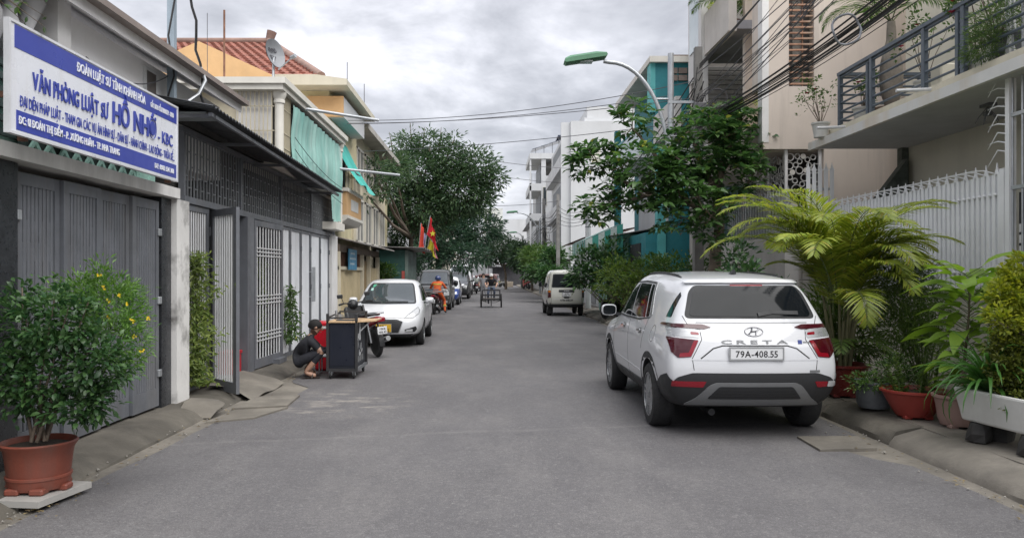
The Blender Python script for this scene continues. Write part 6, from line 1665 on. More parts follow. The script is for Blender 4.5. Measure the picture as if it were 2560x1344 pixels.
black_cloth = M('black_cotton',(.016,.017,.022),.85,var=.25,scale=6,bump=.3,bscale=25); dark_trouser = M('dark_trousers',(.018,.019,.026),.85,var=.25,scale=6,bump=.3,bscale=25)
orange_suit = M('orange_workwear',(.62,.115,.03),.8,var=.15,scale=6,bump=.4,bscale=22); denim = M('denim',(.06,.08,.13),.85,var=.2,scale=6); camo = M('grey_patterned_shirt',(.22,.24,.22),.85,var=.6,scale=9)
yellow_refl = M('reflective_yellow',(.65,.55,.10),.4,var=.05); blue_helmet = M('helmet_blue',(.03,.05,.15),.25,var=.05,coat=.5); shoe_m = M('black_shoe',(.02,.02,.02),.6); cap_m = M('pale_cap',(.55,.54,.53),.8)

# squatting vendor
t,hc,f_,up,sd = person('person','person in black shirt squatting beside the black vendor cart',(-3.0,12.1,.012),R(-80),dict(
    pelvis=(0,-.03,.23),waist=(0,.02,.37),chest=(0,.13,.52),neck=(0,.22,.665),jaw=(.0,.265,.715),head=(.005,.285,.765),crown=(.01,.295,.83),
    shL=(-.16,.17,.575),elL=(-.2,.36,.40),wrL=(-.10,.56,.44),shR=(.16,.19,.575),elR=(.19,.37,.39),wrR=(.07,.57,.43),
    hiL=(-.10,.0,.23),knL=(-.16,.40,.44),anL=(-.15,.10,.08),toL=(-.17,.27,.03),hiR=(.10,.0,.23),knR=(.17,.41,.43),anR=(.15,.12,.08),toR=(.18,.29,.03),
    rad=dict(neck=.05,pelvis=.15,waist=.14)),dict(top=black_cloth,upper=black_cloth,trousers=dark_trouser,shin=dark_trouser,_sleeve=.72,_hem=.55),hands={'L': ((-.07,.61,.45),(.4,1,-.1),(0,-.2,-1)),'R': ((.05,.62,.44),(-.3,1,-.1),(0,-.2,-1))})
dome(t,'hair',hc,f_,up,sd,hair_m,.096,.108,.104,zmin=-.45,back=.022,fringe=.7)
for sx_ in (-1,1):
    m = MB(); m.grid(lambda u,v: (sx_ * .165 + (u - .5) * .095 * (1 - .35 * abs(v - .55)),.07 + .27 * v,.006 + .03 * 0),6,10); m.grid(lambda u,v: (sx_ * .165 + (u - .5) * .095 * (1 - .35 * abs(v - .55)),.07 + .27 * v,-.008),6,10)
    m.tube([(sx_ * .165 - .05,.22,.0),(sx_ * .165 - .02,.24,.065),(sx_ * .165 + .02,.24,.065),(sx_ * .165 + .05,.22,.0)],.016,6); m.build('sandal',M('brown_sandal',(.04,.028,.022),.7),t,smooth=50)
write('shirt_lettering','STAFF',yellow_refl,t,(.075,-.035,.60),(-1,.0,0),(0,.55,.83),.15,.03,.004,.02)

# ------------------------------------------------------------------ two-wheelers
def wheel(parent,c,r,tw,spokes=10,rimm=None,hub=.05):
    w = MB().lathe([(.0,-.03),(hub,-.028),(hub,.028),(0,.03)],12,axis='x').build('wheel',rim_d,parent); w.location = c
    prof = [(r - tw * 1.1,-tw * .4),(r - tw * .4,-tw * .5),(r,-tw * .15),(r,tw * .15),(r - tw * .4,tw * .5),(r - tw * 1.1,tw * .4),(r - tw * 1.1,-tw * .4)]
    link('tyre',MB().lathe(prof,28,axis='x').mesh('tyre',rubber,40),w)
    m = MB(); rr = r - tw * 1.1; m.lathe([(rr,-tw * .35),(rr,tw * .35),(rr - .015,tw * .3),(rr - .015,-tw * .3),(rr,-tw * .35)],28,axis='x')
    for k in range(spokes):
        a = k * 2 * PI / spokes; m.bar((0.012 * (-1) ** k,hub * math.cos(a),hub * math.sin(a)),(0,rr * math.cos(a + .12),rr * math.sin(a + .12)),.006 if spokes > 8 else .02,.006 if spokes > 8 else .03)
    link('rim',m.mesh('rim',rimm or silver),w)
    return w
def motorbike(name,label,loc,rz,col,lean=0.,group=None,shield=None,plate_txt='79N1',cat='motorbike',tail=None):
    t = thing(name,label,cat,loc,group,world=False,rz=rz); t.rotation_euler = (0,lean,rz)
    r = .285; wheel(t,(0,-.62,r),r,.085,6,rim_d); wheel(t,(0,.62,r),r,.075,6,rim_d)
    body = paint('bike_' + name + label[:8].replace(' ','_'),col)
    # rear body, tapering up to the tail
    m = MB(); sec = [(-.98,.78,.03,.02),(-.80,.74,.09,.06),(-.50,.68,.12,.09),(-.15,.62,.12,.11),(.05,.50,.09,.10)]; n = 12
    for (y,z,w,h) in sec:
        for j in range(n): a = 2 * PI * j / n; m.v.append((w * math.cos(a),y,z + h * math.sin(a)))
    for i in range(len(sec) - 1):
        for j in range(n): m.f.append((i * n + j,i * n + (j + 1) % n,(i + 1) * n + (j + 1) % n,(i + 1) * n + j)); m.m.append(0)
    m.f += [tuple(range(n)),tuple((len(sec) - 1) * n + j for j in range(n))]; m.m += [0,0]
    m.build('rear_body',body,t,smooth=50)
    m = MB(); sec = [(-.82,.83,.06,.02),(-.60,.83,.12,.035),(-.30,.80,.13,.04),(-.02,.78,.10,.04),(.08,.74,.05,.03)]
    for (y,z,w,h) in sec:
        for j in range(n): a = 2 * PI * j / n; m.v.append((w * math.cos(a),y,z + h * math.sin(a)))
    for i in range(len(sec) - 1):
        for j in range(n): m.f.append((i * n + j,i * n + (j + 1) % n,(i + 1) * n + (j + 1) % n,(i + 1) * n + j)); m.m.append(0)
    m.f += [tuple(range(n)),tuple((len(sec) - 1) * n + j for j in range(n))]; m.m += [0,0]
    m.build('seat',black_plastic,t,smooth=50)
    m = MB(); m.prism([(.18,.25),(.34,.30),(.44,.62),(.50,.90),(.40,.96),(.30,.70),(.16,.48)],'x',-.20,-.165); m.prism([(.18,.25),(.34,.30),(.44,.62),(.50,.90),(.40,.96),(.30,.70),(.16,.48)],'x',.165,.20)
    m.prism([(.40,.55),(.46,.62),(.52,.90),(.46,.95)],'x',-.165,.165); m.build('leg_shield',shield or body,t)
    m = MB(); m.lathe([(0,-.09),(.08,-.06),(.11,0),(.10,.06),(0,.08)],14,(0,.48,.98),axis='y'); m.build('headlamp_cowl',black_plastic,t,smooth=50)
    MB().lathe([(0,.552),(.06,.548),(.07,.535)],14,(0,.02,.98),axis='y').build('headlamp',clear_lamp,t)
    m = MB(); m.tube([(-.34,.30,1.02),(-.2,.40,1.03),(0,.44,1.0),(.2,.40,1.03),(.34,.30,1.02)],.013,8); m.build('handlebar',rim_d,t,smooth=60)
    for sd_ in (-1,1):
        MB().tube([(sd_ * .25,.365,1.03),(sd_ * .36,.28,1.02)],.02,8).build('grip',rubber,t)
        mm = MB(); mm.tube([(sd_ * .22,.40,1.03),(sd_ * .26,.40,1.16)],.007,6); mm.cbox(sd_ * .29 - .06,sd_ * .29 + .06,.38,.41,1.14,1.22,c=.012); mm.build('mirror',black_plastic,t)
        MB().tube([(sd_ * .07,.60,r),(sd_ * .07,.47,.90)],.02,8).build('fork_leg',silver,t,smooth=50)
        MB().tube([(sd_ * .10,-.62,r),(sd_ * .10,-.52,.64)],.018,8).build('shock_absorber',rim_d if sd_ > 0 else silver,t)
    MB().prism([(.30 + .34 * math.cos(R(a)),r + .34 * math.sin(R(a))) for a in (0,0)] + [(.62 + .33 * math.cos(R(a)),r + .33 * math.sin(R(a))) for a in range(20,166,12)] + [(.62 + .31 * math.cos(R(a)),r + .31 * math.sin(R(a))) for a in range(160,19,-12)],'x',-.05,.05).build('front_mudguard',body,t) if 0 else None
    def guard(nm,cy,a0,a1,mt):
        m = MB(); k = 9
        for i in range(k + 1):
            a = R(a0 + (a1 - a0) * i / k)
            for x_ in (-.05,0,.05): m.v.append((x_,cy + (r + .035 - abs(x_) * .3) * math.cos(a),r + (r + .035 - abs(x_) * .3) * math.sin(a)))
        for i in range(k):
            for j in range(2): m.f.append((i * 3 + j,i * 3 + j + 1,i * 3 + j + 4,i * 3 + j + 3)); m.m.append(0)
        m.build(nm,mt,t,smooth=60)
    guard('front_mudguard',.62,10,150,body); guard('rear_mudguard',-.62,60,190,black_plastic)
    m = MB(); m.cbox(-.12,.12,-.22,.16,.22,.46,c=.03); m.tube([(.0,-.1,.32),(.0,.25,.30)],.07,10); m.build('engine',rim_d,t)
    MB().tube([(.12,.15,.22),(.14,-.1,.2),(.15,-.35,.26),(.16,-.85,.36)],[.02,.02,.045,.05],10).build('exhaust',silver,t,smooth=60)
    MB().tube([(-.1,-.1,.25),(-.18,-.2,.02)],.012,6).build('side_stand',rim_d,t)
    MB().tube([(-.22,.02,.26),(.22,.02,.26)],.014,8).build('footrest',rim_d,t)
    MB().cbox(-.08,.08,-1.0,-.93,.70,.79,c=.015).build('tail_light',red_lamp,t)
    p = MB().cbox(-.095,.095,-.995,-.985,.47,.61,c=.004).build('number_plate',plate_w,t)
    write('lettering',plate_txt,ink,p,(-.06,-.9965,.55),(1,0,0),(0,0,1),.12,.04,.001,.01); write('lettering','358.42',ink,p,(-.08,-.9965,.49),(1,0,0),(0,0,1),.16,.04,.001,.01)
    MB().tube([(.12,-.5,.84),(.1,-.9,.86),(0,-.96,.87),(-.1,-.9,.86),(-.12,-.5,.84)],.012,6).build('grab_rail',silver,t,smooth=60)
    return t
motorbike('motorbike','red motorbike parked between the vendor cart and the white saloon',(-2.5,15.6,.01),R(30),(.42,.02,.035),lean=R(-6),shield=black_plastic)
motorbike('motorbike','dark motorbike ridden by the person in orange workwear',(-2.22,31.9,.01),R(-6),(.10,.02,.025),cat='motorbike')
t,hc,f_,up,sd = person('person','person in orange workwear and blue helmet astride a motorbike',(-2.2,31.75,.01),R(-6),dict(
    pelvis=(.02,-.15,.90),waist=(.02,-.10,1.03),chest=(.02,-.02,1.17),neck=(.02,.05,1.31),jaw=(.02,.075,1.36),head=(.02,.08,1.41),crown=(.02,.08,1.48),
    shL=(-.17,.0,1.25),elL=(-.30,.14,1.04),wrL=(-.30,.36,1.04),shR=(.21,.0,1.25),elR=(.34,.12,1.04),wrR=(.32,.34,1.04),
    hiL=(-.10,-.12,.86),knL=(-.22,.25,.66),anL=(-.20,.08,.32),toL=(-.21,.22,.28),hiR=(.13,-.12,.86),knR=(.27,.20,.55),anR=(.31,.05,.12),toR=(.34,.20,.06)),
    dict(top=orange_suit,upper=orange_suit,fore=orange_suit,trousers=orange_suit,shin=orange_suit,foot=shoe_m),hands={'L': ((-.30,.40,1.04),(0,1,0),(0,0,-1)),'R': ((.32,.38,1.04),(0,1,0),(0,0,-1))})
dome(t,'helmet',hc,f_,up,sd,blue_helmet,.125,.14,.135,zmin=-.35,back=.01)
m = MB(); n = 24
for i in range(2):
    for j in range(n): a = 2 * PI * j / n; m.v.append((.02 + .19 * math.cos(a),-.04 + .165 * math.sin(a),1.185 + .05 * i))
for j in range(n): m.f.append((j,(j + 1) % n,n + (j + 1) % n,n + j)); m.m.append(0)
m.build('reflective_band',yellow_refl,t,smooth=60)
for (x,y,z,rr) in ((.29,.125,.35,.066),):
    MB().lathe([(rr,-.03),(rr,.03)],14,(x,y,z)).build('reflective_band',yellow_refl,t)
o = MB().tube([(-2.75,30.95,.93),(-1.75,31.15,.92)],.025,6).build('carried_pole',galv,smooth=60); tag(o,'long pale pole carried across the tail of the motorbike','pole')
o = MB().tube([(-2.8,31.05,1.0),(-2.1,31.1,1.0)],[.03,.02],6).build('carried_pole',dark_blue_steel,smooth=60); tag(o,'short dark pole carried behind the person in orange','pole')

# pedal cart coming down the street
tr = thing('pedal_cart','three wheeled pedal cart with a railed box ridden down the road','cart',(.0,38.0,.01),world=False,rz=PI)
for sx_ in (-1,1): wheel(tr,(sx_ * .49,.0,.34),.34,.075,16,steel_rim)
wheel(tr,(0,-1.35,.33),.33,.05,16,steel_rim)
MB().box(-.42,.42,-.5,.48,.40,.44).build('floor',M('cart_boards',(.12,.095,.07),.8,var=.2),tr)
dk = M('cart_black',(.03,.03,.032),.6,var=.2)
for x in (-.42,.42):
    for y in (-.48,0,.46): MB().bar((x,y,.36),(x,y,.86),.05,.05).build('post',dk,tr)
    for z in (.60,.84): MB().bar((x,-.48,z),(x,.46,z),.045,.045).build('rail',dk,tr)
for y in (-.48,.46):
    for z in (.60,.84): MB().bar((-.42,y,z),(.42,y,z),.045,.045).build('rail',dk,tr)
MB().bar((-.46,.48,.42),(.46,.48,.42),.05,.06).build('front_beam',dk,tr); MB().bar((-.49,0,.34),(.49,0,.34),.04,.04).build('axle',dk,tr)
MB().tube([(0,-.4,.40),(0,-.9,.38),(0,-1.35,.33)],.025,8).tube([(0,-.9,.38),(0,-1.0,.86)],.02,8).tube([(0,-.45,.42),(0,-.5,.98),(0,-.5,1.0)],.02,8).build('frame',dk,tr)
MB().cbox(-.11,.11,-1.12,-.88,.86,.92,c=.025).build('saddle',black_plastic,tr); MB().tube([(-.3,-.56,1.0),(0,-.5,1.0),(.3,-.56,1.0)],.013,8).build('handlebar',silver,tr)
MB().tube([(-.40,.5,.34),(-.2,.52,.26),(.2,.52,.26),(.40,.5,.34)],.012,6).build('guard_rod',dk,tr)
MB().bar((0,.5,.10),(0,.5,.42),.05,.03).build('stand',dk,tr)
t,hc,f_,up,sd = person('person','person in black shirt and pale cap riding the pedal cart',(0,38.0,.01),PI,dict(
    pelvis=(0,-1.0,1.0),waist=(0,-.95,1.12),chest=(0,-.88,1.27),neck=(0,-.82,1.43),jaw=(0,-.80,1.48),head=(0,-.79,1.53),crown=(0,-.79,1.60),
    shL=(-.2,-.88,1.36),elL=(-.30,-.75,1.14),wrL=(-.24,-.58,1.03),shR=(.2,-.88,1.36),elR=(.30,-.75,1.14),wrR=(.24,-.58,1.03),
    hiL=(-.10,-.98,.97),knL=(-.16,-.62,.78),anL=(-.14,-.78,.40),toL=(-.14,-.62,.34),hiR=(.10,-.98,.97),knR=(.16,-.60,.62),anR=(.14,-.74,.22),toR=(.14,-.58,.18)),
    dict(top=black_cloth,upper=black_cloth,trousers=denim,shin=denim,foot=shoe_m,_sleeve=.8),hands={'L': ((-.23,-.54,1.02),(0,1,0),(0,0,-1)),'R': ((.23,-.54,1.02),(0,1,0),(0,0,-1))})
dome(t,'cap',hc,f_,up,sd,cap_m,.104,.116,.108,zmin=.1,back=.0); m = MB(); m.grid(lambda u,v: tuple(hc + f_ * (.09 + .08 * v) + sd * (u - .5) * .18 * (1 - .3 * v) + up * (.02 - .02 * v)),6,3); m.build('cap_peak',cap_m,t)
# rider further off, seen from behind
motorbike('scooter','black scooter ridden away in the distance',(-1.25,66.0,.01),R(4),(.02,.02,.022))
t,hc,f_,up,sd = person('person','person in grey patterned shirt riding a black scooter away',(-1.25,65.85,.01),R(4),dict(
    pelvis=(0,-.15,.90),waist=(0,-.12,1.02),chest=(0,-.06,1.16),neck=(0,.0,1.31),jaw=(0,.02,1.36),head=(0,.03,1.41),crown=(0,.03,1.48),
    shL=(-.19,-.02,1.25),elL=(-.30,.14,1.04),wrL=(-.30,.36,1.04),shR=(.19,-.02,1.25),elR=(.30,.14,1.04),wrR=(.30,.36,1.04),
    hiL=(-.11,-.12,.86),knL=(-.2,.25,.66),anL=(-.18,.08,.32),toL=(-.18,.22,.28),hiR=(.11,-.12,.86),knR=(.2,.25,.66),anR=(.18,.08,.32),toR=(.18,.22,.28)),
    dict(top=camo,upper=camo,fore=camo,trousers=dark_trouser,shin=dark_trouser,foot=shoe_m))
dome(t,'helmet',hc,f_,up,sd,paint('helmet_maroon',(.12,.02,.03)),.125,.14,.135,zmin=-.35,back=.01)
t,hc,f_,up,sd = person('person','person in grey walking on the road behind the pedal cart',(-.45,45.0,.01),R(190),dict(
    pelvis=(0,0,.95),waist=(0,0,1.08),chest=(0,.0,1.28),neck=(0,.02,1.46),jaw=(0,.03,1.51),head=(0,.04,1.56),crown=(0,.04,1.63),
    shL=(-.2,0,1.38),elL=(-.26,.02,1.12),wrL=(-.24,.12,.9),shR=(.2,0,1.38),elR=(.26,-.02,1.12),wrR=(.25,-.02,.88),
    hiL=(-.1,0,.92),knL=(-.11,.1,.50),anL=(-.11,.02,.09),toL=(-.12,.16,.04),hiR=(.1,0,.92),knR=(.11,-.02,.50),anR=(.11,-.18,.10),toR=(.12,-.05,.04)),
    dict(top=M('grey_shirt',(.18,.18,.19),.85),upper=MATS['grey_shirt'],trousers=M('grey_trousers',(.14,.14,.15),.85),shin=MATS['grey_trousers'],foot=shoe_m,_sleeve=.8))
dome(t,'hair',hc,f_,up,sd,hair_m,.096,.108,.104,zmin=-.4,back=.02,fringe=.7)
for x,y,rz_,col,lab in ((.55,102,100,(.35,.33,.05),'pale yellow scooter parked near the striped awning'),(1.2,101,80,(.4,.4,.4),'silver scooter parked near the striped awning'),(3.55,79,20,(.4,.03,.04),'red scooter parked on the far right kerb'),(3.85,81,10,(.05,.05,.05),'black scooter parked beside the red one on the right kerb')):
    motorbike('scooter',lab,(x,y,.01 if y > 90 else .15),R(rz_),col)
o = MB().cbox(2.05,2.9,103,103.7,.0,.7,c=.03).build('carton',M('carton',(.45,.38,.30),.8)); tag(o,'pale box left on the road edge near the striped awning','box')

# bicycle on the right kerb
bc_ = thing('bicycle','old dark bicycle leaning among the bushes on the kerb','bicycle',(4.02,25.9,.15),world=False,rz=R(-35))
wheel(bc_,(0,-.52,.33),.33,.04,20,rim_d,.025); wheel(bc_,(0,.52,.33),.33,.04,20,rim_d,.025)
m = MB()
for a,b in (((0,-.52,.33),(0,-.1,.30)),((0,-.1,.30),(0,-.2,.80)),((0,-.2,.76),(0,.38,.80)),((0,-.1,.30),(0,.40,.66)),((0,.36,.92),(0,.52,.33)),((0,-.52,.33),(0,-.19,.72))): m.tube([a,b],.015,8)
m.build('frame',dk,bc_); MB().cbox(-.07,.07,-.34,-.08,.80,.86,c=.02).build('saddle',black_plastic,bc_); MB().tube([(-.28,.22,.98),(-.1,.36,.96),(.1,.36,.96),(.28,.22,.98)],.012,8).build('handlebar',silver,bc_,smooth=60)
MB().tube([(-.1,-.1,.22),(.1,-.1,.38)],.012,6).build('crank',silver,bc_)

# ------------------------------------------------------------------ vendor cart, coolers
ct = thing('vendor_cart','black vendor cart on castors with plywood top and white lettering','cart',(-2.28,12.25,.01))
navy = M('cart_navy',(.014,.017,.028),.5,var=.15); side_m = M('cart_side',(.028,.031,.04),.5,var=.15)
x0,x1,y0,y1,z0,z1 = -2.50,-2.06,11.92,12.85,.14,.86
MB().cbox(x0 + .02,x1 - .02,y0 + .015,y1 - .02,z0 + .02,z1,c=.004).build('cabinet',navy,ct)
MB().box(x0 + .03,x1 - .03,y0 + .004,y0 + .014,z0 + .06,z1 - .02).build('front_panel',M('panel_navy',(.010,.013,.024),.35,var=.1),ct)
MB().box(x1 - .019,x1 - .010,y0 + .05,y1 - .05,z0 + .06,z1 - .02).build('side_panel',side_m,ct)
for x,y in ((x0,y0),(x1,y0),(x0,y1),(x1,y1)): MB().cbox(x - .02,x + .02,y - .02,y + .02,.12,1.0 if not (x == x0 and y == y1) else .98,c=.004).build('post',dk,ct)
for zz_ in (z0,):
    MB().box(x0,x1,y0 - .015,y0 + .015,zz_ - .02,zz_ + .02).build('base_rail',dk,ct); MB().box(x1 - .015,x1 + .015,y0,y1,zz_ - .02,zz_ + .02).build('base_rail',M('cart_edge',(.16,.17,.18),.5),ct)
for z in (.935,.99):
    MB().box(x0,x1,y0 - .01,y0 + .01,z - .012,z + .012).build('rack_rail',dk,ct) if z < .96 else MB().box(x0,x1,y1 - .01,y1 + .01,z - .012,z + .012).build('rack_rail',dk,ct)
MB().bar((x1,y0,.99),(x1,y1,.99),.02,.02).build('rack_rail',dk,ct); MB().bar((x0,y0,.94),(x0,y1,.97),.02,.02).build('rack_rail',dk,ct)
MB().box(x0 - .02,x1 + .02,y0 - .02,y1 + .02,.862,.882).build('worktop',wood_top,ct)
MB().prism([(x1 + .021,y0 + .06),(x1 + .26,y0 + .30),(x1 + .26,y1 - .05),(x1 + .021,y1 - .05)],'z',.864,.880).build('flap_top',wood_top,ct)
MB().bar((x1,y0 + .25,.70),(x1 + .16,y0 + .3,.86),.018,.018).build('flap_bracket',grey_white,ct); MB().bar((x1 + .012,y0 + .25,.58),(x1 + .012,y0 + .25,.86),.018,.018).build('flap_bracket',grey_white,ct)
for x,y in ((x0 + .04,y0 + .03),(x1 - .04,y0 + .03),(x0 + .04,y1 - .05),(x1 - .04,y1 - .05)):
    w = MB().lathe([(0,-.018),(.05,-.016),(.056,0),(.05,.016),(0,.018)],16,(x,y,.066),axis='x').build('castor',rubber,ct,smooth=40); MB().bar((x,y,.06),(x,y - .02,.14),.05,.035).build('fork',galv,w)
lw_ = M('letter_pale',(.42,.43,.44),.5); xs_ = x1 - .008
for pts in ([(.15,.68),(.15,.45)],[(.15,.55),(.25,.68)],[(.16,.56),(.27,.46)],[(.30,.42),(.30,.34),(.36,.33),(.40,.38)],[(.46,.52),(.44,.42),(.50,.36),(.56,.42)]):
    MB().tube([(xs_,y0 + a,z) for a,z in pts],.008,6).build('brush_stroke',lw_,ct)
for k in range(3):
    MB().box(xs_ - .002,xs_ + .002,y0 + .12 + k * .2,y0 + .26 + k * .2,.24,.33).build('printed_block',M('print_grey',(.20,.205,.21),.5),ct)
cs = thing('steel_cup','stainless steel cup holder standing on the cart worktop','cup',(-2.40,12.35,.882))
MB().lathe([(.045,.882),(.05,.97),(.046,.97),(.042,.886)],16,(-2.40,12.35,0)).build('cup',silver,cs,smooth=40); MB().lathe([(.022,.882),(.022,1.0),(.02,1.02),(0,1.025)],12,(-2.48,12.5,0)).build('flask',silver,cs,smooth=40)
o = MB().cbox(-2.40,-2.12,12.05,12.3,.882,.895,c=.004).build('tray',black_plastic); tag(o,'thin black tray on the plywood worktop of the cart','tray')
red_p = M('cooler_red',(.50,.012,.025),.35,var=.05); wh_p = M('cooler_white',(.62,.62,.62),.4,var=.04)
for lab,bx in (('red cooler box with white lid standing beside the vendor cart',(-2.98,-2.52,12.95,13.4,.36,.76)),('low red crate with white rim under the cooler box',(-2.92,-2.50,12.9,13.35,.01,.34))):
    q = thing('cooler_box',lab,'cooler',((bx[0] + bx[1]) / 2,(bx[2] + bx[3]) / 2,bx[4]))
    MB().cbox(*bx,c=.03).build('body',red_p,q); h = bx[5]
    MB().cbox(bx[0] - .012,bx[1] + .012,bx[2] - .012,bx[3] + .012,h - .07,h - .02,c=.012).build('white_band',wh_p,q); MB().cbox(bx[0] - .015,bx[1] + .015,bx[2] - .015,bx[3] + .015,h - .02,h + .05,c=.02).build('lid',red_p,q)
q = thing('folding_stool','small steel stool with pale seat beside the squatting person','stool',(-2.62,12.62,.01))
MB().cbox(-2.78,-2.52,12.5,12.74,.27,.30,c=.008).build('seat',grey_white,q)
for x in (-2.76,-2.54):
    for y in (12.52,12.72): MB().tube([(x,y,.01),(x,y,.28)],.012,6).build('leg',galv,q)
# loose rubbish by the left kerb
o = MB().lathe([(.0,.01),(.09,.012),(.085,.05),(.04,.075),(0,.08)],7,(-3.13,5.62,.0),wob=lambda a,i: 1 + .35 * math.sin(a * 2 + i)).build('plaster_lump',white_dirty); tag(o,'white lump of plaster beside the potted shrub tile','rubble')
# ------------------------------------------------------------------ vegetation
def unit(a): return a / np.maximum(1e-9,np.linalg.norm(a,axis=-1,keepdims=True))
def leaf_faces(P,D,N,L,W,shape='kite',fold=.18,droop=.0):
    n = len(P); L = np.broadcast_to(L,(n,))[:,None]; W = np.broadcast_to(W,(n,))[:,None]
    D = unit(D); S = unit(np.cross(D,N)); N = unit(np.cross(S,D))
    if shape == 'kite':
        v = np.stack([P,P + D * L * .42 + S * W / 2 + N * fold * W,P + D * L - N * droop * L,P + D * L * .42 - S * W / 2 + N * fold * W],1)
        tri = np.array([[0,1,2],[0,2,3]]); k = 4
        F = (tri[None] + (np.arange(n) * k)[:,None,None]).reshape(-1,3); return v.reshape(-1,3),F.tolist()
    a = P + D * L * .33 - N * droop * L * .06; b = P + D * L * .68 - N * droop * L * .35; t = P + D * L * .98 - N * droop * L
    v = np.stack([P,a,b,t,a + S * W * .46 + N * fold * W * .5,b + S * W * .42 + N * fold * W * .4,a - S * W * .46 + N * fold * W * .5,b - S * W * .42 + N * fold * W * .4],1)
    fs = [(0,1,4),(1,2,5,4),(2,3,5),(0,6,1),(1,6,7,2),(2,7,3)]; F = []
    for i in range(n): F.extend([tuple(q + i * 8 for q in f) for f in fs])
    return v.reshape(-1,3),F
def foliage(name,mat,parent,P,D,N,L,W,shape='kite',fold=.18,droop=0.,kind='stuff'):
    v,F = leaf_faces(P,D,N,L,W,shape,fold,droop)
    o_ = off(parent); v = v - np.array(o_[:])
    me = bpy.data.meshes.new(name); me.from_pydata(v.tolist(),[],F); me.materials.append(mat); me.update()
    if shape != 'kite': me.shade_smooth()
    o = link(name,me,parent)
    if kind: o['kind'] = kind
    return o
def lobe(px,py,Y,rx,ry,rd=None):
    """ellipsoid of foliage surveyed at depth Y: centre and half sizes in metres"""
    s = Y / 1950; return (np.array([(px - 1228) * s,Y,EYE - (py - 687) * s]),np.array([rx * s,(rd if rd else (rx + ry) / 2) * s,ry * s]))
def in_lobes(lobes,n,shell=.55,r=None):
    g_ = np.random.default_rng(r) if r is not None else rng
    vol = np.array([np.prod(b) ** .8 for a,b in lobes]); k = g_.choice(len(lobes),n,p=vol / vol.sum())
    d = unit(g_.normal(size=(n,3))); rad = shell + (1 - shell) * g_.random((n,1)) ** .6
    c = np.array([lobes[i][0] for i in k]); s = np.array([lobes[i][1] for i in k])
    return c + d * rad * s,d,k
def clump(C,Dc,per,spread,up=.35,flat=.6,r=3):
    g_ = np.random.default_rng(r); n = len(C)
    q = g_.normal(size=(n,per,3)); q[...,2] *= flat
    P = C[:,None] + q * spread; D = unit(q * .8 + Dc[:,None] * .8 + np.array([0,0,up]) + g_.normal(size=q.shape) * .25)
    N = unit(np.array([0,0,1.]) + g_.normal(size=q.shape) * .45)
    return P.reshape(-1,3),D.reshape(-1,3),N.reshape(-1,3)
def limbs(parent,base,forks,mat,r0,name='trunk',seed=0):
    """trunk and limbs: forks = list of polylines starting on earlier wood, with end radius"""
    m = MB()
    for pts,ra,rb in forks:
        k = len(pts); fine = []
        P_ = [vv(p) for p in pts]
        for i in range(k - 1):
            for q in range(4): fine.append(P_[i].lerp(P_[i + 1],q / 4))
        fine.append(P_[-1]); rr = random.Random(seed + k); n = len(fine)
        fine = [p + vv((rr.uniform(-1,1),rr.uniform(-1,1),0)) * (.25 * (ra + rb) / 2 if 0 < i < n - 1 else 0) for i,p in enumerate(fine)]
        m.tube(fine,[ra + (rb - ra) * i / (n - 1) for i in range(n)],9)
    return m.build(name,mat,parent,smooth=70)
def place(name,me,parent,P,D,N,s=1.):
    D = vv(D).normalized(); S = D.cross(vv(N)).normalized(); N_ = S.cross(D)
    o = link(name,me,parent); mt = Matrix((( S.x,D.x,N_.x,0),(S.y,D.y,N_.y,0),(S.z,D.z,N_.z,0),(0,0,0,1))).transposed().transposed()
    mt.translation = vv(P) - off(parent); o.matrix_local = mt @ Matrix.Scale(s,4); return o
def one_leaf(L,W,mat,droop=.2,fold=.2,seg=5,tip=.9,wave=.0,name='leaf'):
    m = MB()
    for i in range(seg + 1):
        t = i / seg; w = W / 2 * (math.sin(PI * min(1,t ** tip)) ** .75 if 0 < t < 1 else .02); z = -droop * L * t * t
        m.v += [(-w,L * t,z + fold * w + wave * math.sin(t * 9)),(0,L * t,z),(w,L * t,z + fold * w - wave * math.sin(t * 9))]
    for i in range(seg):
        for j in range(2): m.f.append((i * 3 + j,i * 3 + j + 1,i * 3 + j + 4,i * 3 + j + 3)); m.m.append(0)
    return m.mesh(name,mat,80,fix=False)
G_almond = leafmat('almond_leaf',(.034,.088,.03),(.095,.18,.048),.32,.38,(.30,.30,.06),.035)
G_dark = leafmat('dark_leaf',(.03,.08,.03),(.075,.15,.046),.28,.38)
G_elder = leafmat('elder_leaf',(.075,.17,.035),(.15,.27,.055),.35,.45)
G_cassia = leafmat('cassia_leaf',(.05,.10,.05),(.10,.16,.068),.25,.5)
G_cassia2 = leafmat('dark_cassia_leaf',(.024,.06,.038),(.05,.10,.05),.2,.5)
G_palm = leafmat('palm_leaf',(.17,.24,.035),(.36,.40,.07),.4,.42,(.34,.28,.05),.1)
G_fern = leafmat('fern_leaf',(.11,.17,.04),(.22,.27,.07),.35,.5)
G_asp = leafmat('feathery_leaf',(.065,.13,.025),(.14,.21,.045),.35,.55)
G_broad = leafmat('broad_leaf',(.12,.24,.035),(.26,.38,.06),.42,.35,(.34,.34,.06),.1)
G_pandan = leafmat('strap_leaf',(.035,.11,.025),(.08,.19,.04),.35,.33)
G_lime = leafmat('lime_leaf',(.15,.20,.025),(.36,.38,.045),.35,.45)
G_lime_d = leafmat('olive_leaf',(.07,.095,.018),(.16,.18,.03),.25,.45)
G_bush = leafmat('bush_leaf',(.035,.085,.02),(.10,.17,.035),.3,.42)
G_far = leafmat('far_leaf',(.03,.066,.035),(.065,.11,.05),.25,.5)
flower_y = M('flower_yellow',(.75,.55,.02),.6,var=.1); flower_r = M('flower_crimson',(.42,.02,.06),.6,var=.1)
